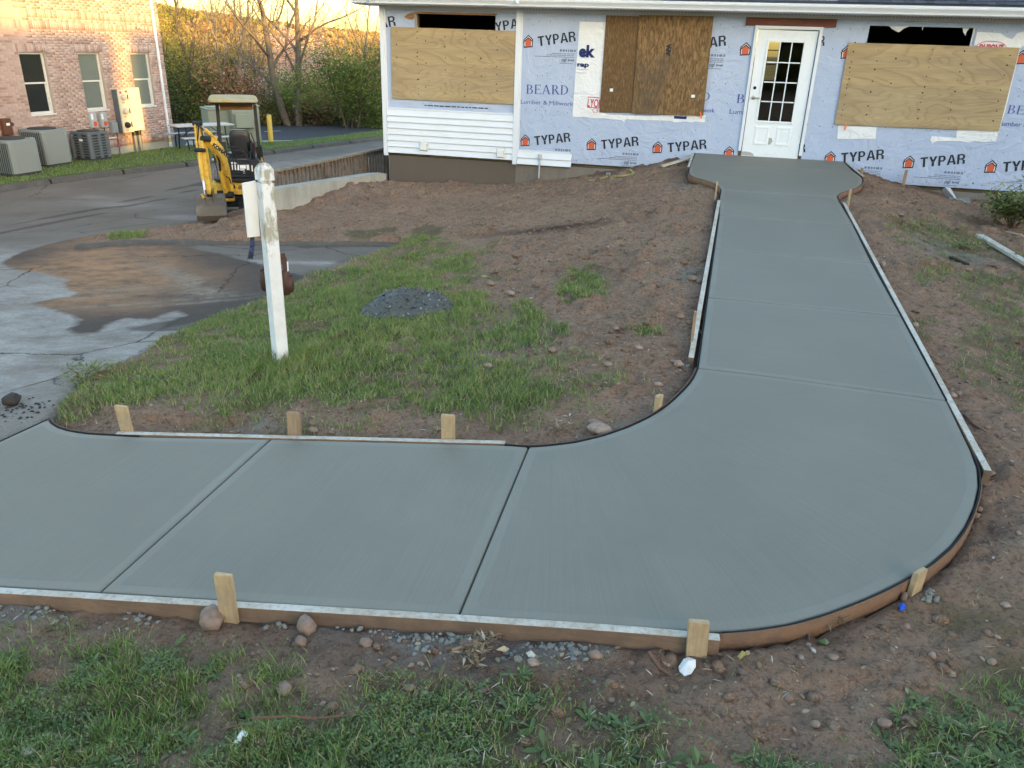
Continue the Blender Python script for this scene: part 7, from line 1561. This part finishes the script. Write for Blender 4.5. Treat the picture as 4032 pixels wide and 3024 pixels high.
C0 = scatter(2600, -3, 3, .75, 2.5, lambda x, y: cover(x, y)*(.25+.75*sstep(-.6, .6, x)), rn); k_ = np.repeat(np.arange(len(C0)), 10); P = C0[k_]+rn.normal(0, .003, (len(k_), 3)); n = len(P); sz = rn.uniform(.6, 1.5, len(C0))[k_]
leaves(P, rn.uniform(.03, .065, n)*sz, rn.uniform(.008, .014, n)*sz, .45, np.clip(rn.normal(.4, .2, n), 0, 1), 'rosette_weeds', 'dark green narrow leaved rosettes in the foreground weeds', 'weeds')
# dry bits: twigs, straw, dead leaves
M_dry = gmat('dry_bits', [(0, (.07, .045, .03)), (.5, (.24, .18, .11)), (.8, (.38, .32, .22)), (1, (.55, .52, .45))], .8)
P = scatter(22000, -6, 6.5, .8, 14, lambda x, y: 1.*(sdist(x, y, walk_poly) > .06)*(sdist(x, y, yard_poly) < -.08)*(.3+.7*sstep(6, 2, y)), rn); n = len(P); P[:, 2] += .006
leaves(P, rn.uniform(.01, .05, n), rn.uniform(.002, .006, n), .15, rn.random(n)**1.3, 'dry_litter', 'dry straw and leaf bits lying over the soil', 'litter', M_dry)
P = scatter(1500, -3, 5, .8, 6, lambda x, y: 1.*(sdist(x, y, walk_poly) > .06)*(sdist(x, y, yard_poly) < -.08), rn); n = len(P); P[:, 2] += .006
leaves(P, rn.uniform(.015, .035, n), rn.uniform(.01, .02, n), .25, rn.uniform(.2, .8, n), 'dead_leaves', 'curled dead leaves scattered on the soil', 'litter', M_dry)
# ---------------- stones ----------------
t = (1+5**.5)/2; ico = np.array([(-1,t,0),(1,t,0),(-1,-t,0),(1,-t,0),(0,-1,t),(0,1,t),(0,-1,-t),(0,1,-t),(t,0,-1),(t,0,1),(-t,0,-1),(-t,0,1)], float); ico /= np.linalg.norm(ico[0])
icf = np.array([(0,11,5),(0,5,1),(0,1,7),(0,7,10),(0,10,11),(1,5,9),(5,11,4),(11,10,2),(10,7,6),(7,1,8),(3,9,4),(3,4,2),(3,2,6),(3,6,8),(3,8,9),(4,9,5),(2,4,11),(6,2,10),(8,6,7),(9,8,1)])
def pebbles(name, P, s, m, label, cat, tint, flat=.6, parent=None, jag=.18, smooth=True, **kw):
    n = len(P); R_ = ico[None]*(1+rn.normal(0, jag, (n, 12, 1))); sc = s[:, None]*np.stack([rn.uniform(.8, 1.35, n), rn.uniform(.7, 1.1, n), rn.uniform(.7, 1.1, n)*flat], 1); R_ = R_*sc[:, None]; a = rn.uniform(0, 2*PI, n); c, s_ = np.cos(a)[:, None], np.sin(a)[:, None]
    X = R_[..., 0]*c-R_[..., 1]*s_; Y = R_[..., 0]*s_+R_[..., 1]*c; V_ = np.stack([X, Y, R_[..., 2]], -1)+P[:, None]; F = icf[None]+(np.arange(n)*12)[:, None, None]
    return mesh_np(name, V_.reshape(-1, 3), F.reshape(-1, 3), m, parent, smooth=smooth, attrs=dict(tint=np.repeat(tint, 12)), kind='stuff', label=label, cat=cat, **kw)
k = NM('stone', .8, .25); co = k.co(); n1 = k.noise(35, 5, .6, co); col = k.ramp(k.attr('tint'), [(0, (.105, .068, .052)), (.3, (.175, .115, .088)), (.6, (.25, .18, .14)), (.85, (.34, .275, .225)), (1, (.42, .40, .37))]); k.color(k.mix(k.ramp(n1, [(.35, .5), (.6, 0)]), col, (.10, .07, .055))).bump(n1, .002); M_stone = k.m
soilf = lambda x, y: (sdist(x, y, walk_poly) > .07)*(sdist(x, y, yard_poly) < -.05)*(1-.85*cover(x, y))*(.25+.75*sstep(.4, .62, fbm(x, y, 2.3, 3, 71)))
P = scatter(46000, -9, 6.5, .8, 14.1, lambda x, y: soilf(x, y)*(.35+.65*sstep(8, 2.5, y)), rn); s = .0048/(rn.random(len(P))*.97+.03)**.5; P[:, 2] += s*.02
pebbles('gravel', P, s, M_stone, 'small brown stones and clods over the bare soil', 'gravel', np.clip(rn.normal(.5, .22, len(P)), 0, 1))
P = scatter(30000, -9, 6.5, .9, 14.1, lambda x, y: soilf(x, y)*(.6+.4*sstep(9, 14, y)), rn); s = .010/(rn.random(len(P))*.9+.1)**.6; P[:, 2] += s*.05
pebbles('soil_clods', P, s, M_soil, 'lumpy soil clods of the disturbed ground', 'soil clods', np.zeros(len(P)), jag=.25, smooth=False)
k = NM('concrete_crumb', .9, .2); k.color(k.mix(k.noise(60, 4), (.12, .12, .105), (.25, .25, .225))).bump(k.noise(90, 4), .002); M_crumb = k.m
def crumbs(lst, nm, label):
    Ps, ss = [], []
    for (px, py, r_, n) in lst:
        c = onG(*v(px, py)); x = c[0]+rn.normal(0, r_, n); y = c[1]+rn.normal(0, r_*.45, n); ok = (sdist(x, y, walk_poly) > .055); x, y = x[ok], y[ok]; Ps.append(np.stack([x, y, yard_z(x, y)], 1)); ss.append(rn.uniform(.004, .015, len(x)))
    P = np.concatenate(Ps); pebbles(nm, P, np.concatenate(ss), M_crumb, label, 'concrete crumbs', np.zeros(len(P)), flat=.8, jag=.3, smooth=False)
crumbs([(880, 1366, .10, 90), (960, 1376, .10, 90), (1050, 1385, .12, 60), (1180, 1400, .12, 75), (150, 1305, .08, 60), (40, 1300, .15, 160), (600, 1352, .05, 18), (1225, 1402, .05, 60), (720, 1350, .04, 20), (1690, 1380, .05, 25), (1990, 1290, .04, 20), (300, 1340, .04, 20)], 'concrete_crumbs', 'grey crumbs of spilled concrete along the near form board')
crumbs([(1495, 582, .12, 120), (1500, 610, .08, 50), (1480, 405, .15, 90), (1300, 1345-400, .08, 40), (1430, 905, .06, 25), (1530, 345, .1, 50), (1990, 540, .3, 60), (2090, 560, .25, 60), (1490, 790, .05, 20), (1600, 370, .2, 30)], 'concrete_crumbs', 'grey crumbs of spilled concrete beside the upper walk')
rockm = {}
def rock(px, py, wpx, hpx, c, label, name='rock', cat='rock', jag=.10, S_=False, m=None, sink=.3, tilt=0):
    p = onG(px, py) if S_ else onG(*v(px, py)); dist = float((CM @ p)[2]); w_ = wpx*(1 if S_ else VS)*dist/FOC/2*1.1; h = hpx*(1 if S_ else VS)*dist/FOC/2
    r_ = np.random.default_rng(int(px*7+py)); bm_v = ico.copy(); f = icf
    # one subdivision of the icosahedron
    ed = {}; vs = [tuple(q) for q in bm_v]; nf = []
    def mid(a, b):
        key = (min(a, b), max(a, b))
        if key not in ed: q = (np.array(vs[a])+np.array(vs[b])); q /= np.linalg.norm(q); ed[key] = len(vs); vs.append(tuple(q))
        return ed[key]
    for a, b, d in f: ab, bd, da = mid(a, b), mid(b, d), mid(d, a); nf += [(a, ab, da), (b, bd, ab), (d, da, bd), (ab, bd, da)]
    V_ = np.array(vs); V_ = V_*(1+jag*r_.normal(0, 1, (len(V_), 1)))*np.array([w_, w_*.8, h]); z = float(ground_z(p[0], p[1])[0])
    o = mesh_np(name, V_, np.array(nf), m or M_stone, attrs=dict(tint=np.full(len(V_), c)), smooth=jag < .2, label=label, cat=cat); o.location = (p[0], p[1]+h*.3, max(z, p[2])+h*(1-sink)); o.rotation_euler = (0, tilt, math.atan2(-p[0], p[1])*-1); return o
R_ = [(458, 1352, 60, 46, .6, 'large rounded tan cobble left of the tall leaning stake'), (660, 1368, 44, 42, .6, 'round tan cobble standing under the near form board'), (649, 1394, 27, 24, .45, 'smaller reddish cobble just below the round tan one'),
 (790, 1398, 28, 22, .5, 'brown stone below the form board at the edge of the concrete crumbs'), (1012, 1404, 40, 16, .35, 'flat reddish brick-like fragment beside the twigs under the near board'), (613, 1497, 36, 22, .6, 'tan oblong stone in the bare patch of the foreground grass'), (1016, 1502, 0, 0, .6, ''), (565, 1622, 22, 16, .35, 'small brown stone beside the white scrap in the foreground'), (1150, 1452, 24, 16, .75, 'pale pebble in the soil below the middle of the near board'), (1285, 1400+30, 28, 20, .6, 'tan stone in the bare soil left of the lower right stake')]
R_ = [q for q in R_ if q[2]]
R2 = [(2359, 1706, 92, 46, .72, 'big pale splashed rock against the inner curve of the walk'), (2339, 1670, 46, 22, .55, 'pink oblong stone above the big splashed rock'), (2669, 1446, 34, 34, .7, 'grey rock leaning by the lower end of the left form board'), (2650, 1432, 24, 16, .55, 'small tan stone touching the leaning grey rock'),
 (2513, 1382, 32, 18, .7, 'pale flat stone in the bare soil left of the form board end'), (2393, 1441, 38, 18, .6, 'tan flat stone low in the bare slope inside the curve'), (2174, 1388, 32, 26, .6, 'knobbly tan rock at the right edge of the lawn grass'), (2425, 1299, 26, 18, .55, 'stone beside the small round grass tuft'), (2009, 1162, 34, 22, .7, 'tan rock in the middle of the bare slope, right of the concrete heap'), (1930, 1134, 38, 18, .55, 'tan stone between the concrete heap and the bare slope'), (1907, 1100, 26, 12, .8, 'pale stone above the other tan stones near the concrete heap'),
 (1919, 1448, 42, 18, .75, 'pale oval stone lying in the lawn grass'), (2723, 1112, 36, 22, .4, 'brown rock against the outside of the left form board'), (2752, 1116, 22, 20, .45, 'round brown stone beside the rock at the left form board'), (2678, 1256, 32, 20, .5, 'brown stone beside the low brown stake'), (3541, 853, 26, 14, .5, 'brown stone on the bank below the right side of the landing'),
 (3475, 1052, 18, 30, .75, 'upright pale stone outside the right form board'), (3602, 1291, 26, 26, .75, 'pale rounded cobble touching the middle of the right form board'), (3749, 1566, 30, 22, .7, 'pale cobble outside the lower right form board'), (3772, 1560, 24, 24, .6, 'tan cobble next to the pale one at the lower right form board'), (3808, 1067, 32, 16, .55, 'tan stone below the dark piece of bark'), (3900, 1872, 32, 26, .45, 'brown stone past the lower end of the right form board'),
 (3558, 2368, 26, 46, .4, 'upright brown stone against the bent hardboard strip'), (3482, 2858, 52, 32, .5, 'rounded brown cobble at the bottom right of the foreground'), (3210, 2862, 34, 30, .6, 'tan stone in the lower right foreground weeds'), (3274, 2620, 40, 20, .55, 'flat tan stone in the bare soil right of the corner stake'), (3667, 2600, 30, 30, .7, 'pale round stone in the lower right soil'), (3904, 2620, 32, 28, .65, 'tan stone in the soil near the right edge'), (3955, 2393, 36, 20, .7, 'pale flat stone in the grass tuft near the right edge'),
 (3842, 2040, 30, 24, .35, 'brown cobble at the right outer edge of the curve'), (3855, 2012, 26, 20, .4, 'second brown cobble above the first at the outer curve'), (1235, 1712, 40, 16, .6, 'flat tan stone in the soil behind the lower walk board'), (1720, 1712, 30, 20, .5, 'stone in the soil left of the upright pine stake')]
for q in R_: rock(*q[:5], q[5])
for q in R2: rock(*q[:5], q[5], S_=True)
rock(25, 873, 42, 26, 0, 'dark broken asphalt chunk on the driveway by the left edge', 'asphalt_chunk', 'asphalt chunk', .14, m=plain('chunk_dark', (.045, .035, .03), .95, .3, 30, bump=.01), sink=.15)
bpy.data.objects['asphalt_chunk'].location.z = float(Zr(*[np.array([c]) for c in gpt(v(25, 873))])[0])+.045
# ---------------- heap of spilled concrete ----------------
hc = onG(*v(878, 672)); HP = empty('concrete_heap', tuple(hc), label='low heap of dumped wet grey concrete on the lawn', cat='concrete heap')
n = 46; gx, gy = np.meshgrid(np.linspace(-.46, .46, n), np.linspace(-.42, .42, n)); rr_ = np.hypot(gx/.44, gy/.36)+.16*(fbm(gx, gy, 5, 3, 2)-.5); zz_ = .20*np.clip(1-rr_, 0, 1)**.55*(.8+.5*fbm(gx, gy, 9, 3, 4))-.05*(rr_ > 1); wx, wy = gx+hc[0], gy+hc[1]; zz_ += yard_z(wx.ravel(), wy.ravel()).reshape(wx.shape)-hc[2]-.01
i = np.arange((n-1)*n).reshape(n-1, n)[:, :-1].ravel(); M_heap = plain('wet_concrete', (.075, .082, .078), .6, .3, 30, bump=.008)
mesh_np('mound', np.stack([gx, gy, zz_], -1).reshape(-1, 3), np.stack([i, i+1, i+1+n, i+n], 1), M_heap, HP, smooth=True)
q = rn.integers(0, n*n, 900); ok = rr_.ravel()[q] < .98; q = q[ok]; P = np.stack([gx.ravel()[q], gy.ravel()[q], zz_.ravel()[q]], 1)+rn.normal(0, .006, (len(q), 3))
k = NM('aggregate', .6, .35); k.color(k.ramp(k.attr('tint'), [(0, (.06, .066, .062)), (.7, (.10, .108, .10)), (1, (.26, .265, .25))])).bump(k.noise(60), .002)
o = pebbles('aggregate', P, rn.uniform(.006, .016, len(P)), k.m, None, None, rn.random(len(P))**1.6, flat=.8, parent=HP, jag=.22)
# ---------------- loose things ----------------
def plank(name, a, b, wd, th, m, label, cat, lift=.03, z=None, group=None):
    A, B = onG(*a), onG(*b); A = A.copy(); B = B.copy(); A[2] = float(ground_z(A[0], A[1])[0])+lift; B[2] = float(ground_z(B[0], B[1])[0])+lift
    if z: A[2] += z[0]; B[2] += z[1]
    c = (A+B)/2; mb = MB(); mb.bar(A-c, B-c, wd, th); o = mb.build(name, m, label=label, cat=cat); o.location = tuple(c); return o
plank('loose_board', (3852, 935), (4150, 1120), .085, .035, M_ftop, 'loose splashed board lying on the soil at the right edge', 'board', .035)
plank('loose_board', (2606, 668), (2722, 640), .07, .03, M_ftop, 'short weathered board leaning on the mound left of the landing', 'board', .03, (.0, .06))
plank('wood_chip', (2537, 1052), (2566, 1030), .03, .008, M_stake, 'pale wood chip lying on the bare slope', 'wood chip', .012)
plank('bark_piece', (3742, 1018), (3808, 1046), .05, .02, plain('dark_bark', (.02, .015, .013), .9, .3), 'dark strip of bark on the right bank', 'bark', .015)
plank('wood_splinter', (2752, 1290), (2762, 1308), .012, .008, M_stake, 'small splinter beside the left form board', 'splinter', .02)
def twig(pts, r, label, m=None, lift=.01):
    P = []
    for q in pts: p = onG(*q); p = p.copy(); p[2] = float(ground_z(p[0], p[1])[0])+lift; P.append(p)
    c = P[0]; o = MB().tube([p-c for p in P], [r]*(len(P)-1)+[r*.4], 6).build('twig', m or M_twig, label=label, cat='twig'); o.location = tuple(c); return o
M_twig = plain('twig_brown', (.13, .075, .05), .9, .3, 30)
twig([(1755, 2576), (1800, 2572), (1880, 2540)], .008, 'thick brown twig under the middle of the near board'); twig([(1780, 2584), (1840, 2560), (1890, 2532)], .006, 'forked lighter twig crossing the thick brown one', plain('twig_tan', (.26, .19, .12), .9))
twig([(2552, 2592), (2600, 2630), (2650, 2662)], .009, 'brown stick lying left of the white scrap by the corner stake'); twig([(3170, 2472), (3182, 2508), (3185, 2530)], .006, 'curled root against the bent hardboard strip'); twig([(3796, 1640), (3830, 1690), (3880, 1730)], .009, 'brown root outside the lower right form board')
twig([(1000, 2910), (1150, 2870), (1250, 2845), (1400, 2855)], .004, 'long thin bramble stem arching through the foreground weeds', lift=.05); twig([(870, 2895), (960, 2915), (1030, 2920)], .003, 'short reddish stem above the white scrap', lift=.04); twig([(3960, 925), (4010, 960), (4080, 975)], .012, 'bare grey branch under the shrub', plain('twig_grey', (.3, .25, .2), .9), .04)
def scrap(pts, label, m, name='scrap', cat='scrap', h=.015, fold=.02):
    P = []
    for q in pts: p = onG(*q).copy(); p[2] = float(ground_z(p[0], p[1])[0])+h; P.append(p)
    c = np.mean(P, axis=0); ct = c.copy(); ct[2] += fold; V_ = [tuple(p-c) for p in P]+[tuple(ct-c)]+[tuple(p-c-np.array([0, 0, .004])) for p in P]; n = len(P)
    F = [(i, (i+1) % n, n) for i in range(n)]+[(n+1+i, i, (i+1) % n, n+1+(i+1) % n)[::-1] for i in range(n)]
    me = bpy.data.meshes.new(name); me.from_pydata(V_, [], F); o = link(name, me, m, label=label, cat=cat); o.location = tuple(c); return o
M_wsc = plain('white_scrap', (.66, .68, .68), .5, .05, 20, dirt=(.35, .3, .25), dsc=14)
scrap([(2672, 2622), (2690, 2608), (2706, 2604), (2722, 2608), (2736, 2618), (2738, 2636), (2722, 2654), (2695, 2658), (2676, 2644)], 'white shell-shaped scrap below the lower right corner stake', M_wsc); scrap([(912, 2948), (960, 2922), (986, 2930), (980, 2948), (935, 2958)], 'white torn scrap in the foreground grass', M_wsc)
scrap([(3534, 2398), (3545, 2390), (3564, 2396), (3560, 2408), (3540, 2416)], 'bright blue plastic scrap by the outer curve', plain('blue_plastic', (.01, .09, .55), .4)); scrap([(2386, 690), (2390, 671), (2401, 669), (2402, 692)], 'white paper scrap on the mound below the wrap', M_wsc, h=.05); scrap([(2070, 2598), (2092, 2595), (2107, 2608), (2100, 2622), (2080, 2618)], 'pale crumpled leaf-like scrap in the middle foreground soil', plain('pale_leaf', (.45, .44, .38), .7)); scrap([(3220, 2530), (3238, 2524), (3262, 2540), (3250, 2552)], 'green fallen leaf in the soil below the outer curve', plain('green_leaf', (.10, .14, .06), .6)); scrap([(2898, 2612), (2915, 2592), (2936, 2600), (2910, 2622)], 'yellowish leaf right of the white shell-shaped scrap', plain('yellow_leaf', (.26, .24, .08), .6)); scrap([(1955, 2572), (2005, 2560), (1990, 2575)], 'pale straw scrap beside the twigs', plain('straw', (.5, .42, .28), .8))
P = [onG(*q).copy() for q in ((2318, 720), (2350, 708), (2400, 699), (2450, 695), (2488, 691), (2496, 684), (2478, 675), (2460, 668))]
for p in P: p[2] = float(ground_z(p[0], p[1])[0])+.02
c = P[0]; mb = MB()
for a, b in zip(P[:-1], P[1:]): mb.bar(a-c, b-c, .03, .003, up=(0, -.5, 1))
o = mb.build('yellow_tape', plain('caution_yellow', (.38, .34, .08), .6, .5, 12, dirt=(.14, .1, .07), dsc=9, damt=.9), label='curled strip of yellow tape lying on the mound below the middle window', cat='tape'); o.location = tuple(c)
# crumpled metal sheet at the right foundation
ms = [(3704, 765), (3718, 752), (3738, 754), (3764, 797), (3800, 808), (3822, 790), (3818, 812), (3800, 823), (3770, 812), (3738, 800), (3722, 792)]
Pm = []; Y0 = 13.95
for i, q in enumerate(ms): p = onY(q[0], q[1], Y0-(.25 if i in (4, 5, 6, 7) else .0)-.1*(i % 2)); Pm.append(p)
c = np.mean(Pm, axis=0); me = bpy.data.meshes.new('metal_scrap'); V_ = [tuple(p-c) for p in Pm]; mid_ = (Pm[3]+Pm[9])/2; V_ += [tuple(mid_-c+np.array([0, -.06, .02]))]+[tuple(p-c+np.array([0, .006, 0])) for p in Pm]; n = len(Pm); me.from_pydata(V_, [], [(i, (i+1) % n, n) for i in range(n)]+[(i, n+1+i, n+1+(i+1) % n, (i+1) % n) for i in range(n)])
o = link('metal_scrap', me, plain('galvanized', (.62, .64, .66), .4, .15, 14, metal=.4, dirt=(.25, .25, .25), dsc=12), label='crumpled sheet of bright metal flashing against the right foundation', cat='metal scrap'); o.location = (c[0], c[1], c[2]+.06)
# lone stake by the wall
o = MB(); p = onG(3519, 697); o.box((-.022, -.01, -.15), (.022, .01, .26)); o = o.build('stake', M_stake2, label='lone thin stake standing against the wrap right of the landing', cat='stake'); o.location = (p[0], 14.15, float(ground_z(p[0], 14.15)[0]))
# shrub and sprigs at the right
M_sl = gmat('shrub_leaf', [(0, (.07, .11, .03)), (.5, (.17, .21, .06)), (1, (.34, .34, .14))], .5)
def shrub(px, py, w_, h, n, L, label, name='shrub', stems=14, S_=True, mat=M_sl, red=False):
    p = onG(px, py); p = p.copy(); p[2] = float(ground_z(p[0], p[1])[0]); e = empty(name, tuple(p), label=label, cat='shrub' if name == 'shrub' else 'weed'); mb = MB(); tips = []
    for i in range(stems):
        a = rn.uniform(0, 2*PI); r_ = w_*rn.uniform(.3, 1); q = np.array([math.cos(a)*r_, math.sin(a)*r_, h*rn.uniform(.5, 1)]); m_ = q*.5+np.array([0, 0, h*.15]); mb.tube([(0, 0, -.03), tuple(m_), tuple(q)], [.008*h/.5, .006*h/.5, .002], 5); tips += [m_, q, (m_+q)/2]
    mb.build('stem', M_twig, e, kind='stuff'); tips = np.array(tips); c = tips[rn.integers(0, len(tips), n)]+rn.normal(0, w_*.22, (n, 3))*np.array([1, 1, .6]); c[:, 2] = np.abs(c[:, 2])
    a = rn.uniform(0, 2*PI, n); el = rn.uniform(-.5, .7, n); d = np.stack([np.cos(a)*np.cos(el), np.sin(a)*np.cos(el), np.sin(el)], 1); s_ = np.stack([-np.sin(a), np.cos(a), 0*a], 1); LL = (L*rn.uniform(.6, 1.3, n))[:, None]; W = LL*.26
    V_ = np.stack([c, c+d*LL*.4+s_*W*.5, c+d*LL, c+d*LL*.4-s_*W*.5], 1).reshape(-1, 3); mesh_np('foliage', V_, np.arange(4*n).reshape(n, 4), mat, e, attrs=dict(tint=np.repeat(np.clip(rn.normal(.5, .25, n), 0, 1), 4)), kind='stuff'); return e
shrub(3985, 905, .42, .46, 1800, .10, 'leafy olive green shrub against the foundation at the right edge'); shrub(4080, 880, .45, .55, 1400, .085, 'shrub behind the olive one, cut off by the right edge')
shrub(3805, 985, .2, .10, 180, .07, 'cut leafy sprig lying on the right bank', 'leafy_sprig', 6); shrub(4030, 1035, .12, .1, 90, .07, 'small green sprig beside the loose board', 'leafy_sprig', 4); shrub(3600, 905, .12, .06, 60, .05, 'dried sprig on the bank near the right form board', 'leafy_sprig', 4)
e = shrub(*v(185, 822), .16, .16, 420, .045, 'weed clump with reddish tips growing at the driveway edge', 'weed_clump', 12); e2 = shrub(*v(1274, 582), .09, .08, 90, .04, 'small yellow green weed on the bare slope', 'weed_clump', 5); shrub(*v(1030, 1430), .1, .05, 120, .04, 'dry tan grass clump in the middle foreground soil', 'weed_clump', 5, mat=M_dry); shrub(*v(1210, 935), .1, .04, 90, .04, 'flat dry grass tuft near the inner curve', 'weed_clump', 5, mat=M_dry)
shrub(*v(1795, 1352), .05, .04, 60, .035, 'dry root tuft against the bent hardboard strip', 'weed_clump', 4, mat=M_dry)
# crumbs of asphalt on the driveway near the chunk, and straw in the right foreground weeds
n = 70; c = gpt(v(70, 885)); x = c[0]+rn.normal(0, .16, n); y = c[1]+rn.normal(0, .10, n); ok = (sdist(x, y, walk_poly) > .04) & (sdist(x, y, yard_poly) > .03); x, y = x[ok], y[ok]
pebbles('asphalt_crumbs', np.stack([x, y, Zr(x, y)+.004], 1), rn.uniform(.004, .014, len(x)), plain('crumb_dark', (.04, .035, .032), .95), 'dark asphalt crumbs on the driveway beside the broken chunk', 'asphalt crumbs', np.zeros(len(x)), jag=.25)
P = scatter(5000, -.6, 3, .75, 2.3, lambda x, y: cover(x, y)*1., rn); n = len(P); P[:, 2] += rn.uniform(.006, .03, n)
leaves(P, rn.uniform(.015, .06, n), rn.uniform(.0015, .004, n), .35, rn.uniform(.4, 1, n), 'straw', 'pale straw lying through the right foreground weeds', 'straw', M_dry)
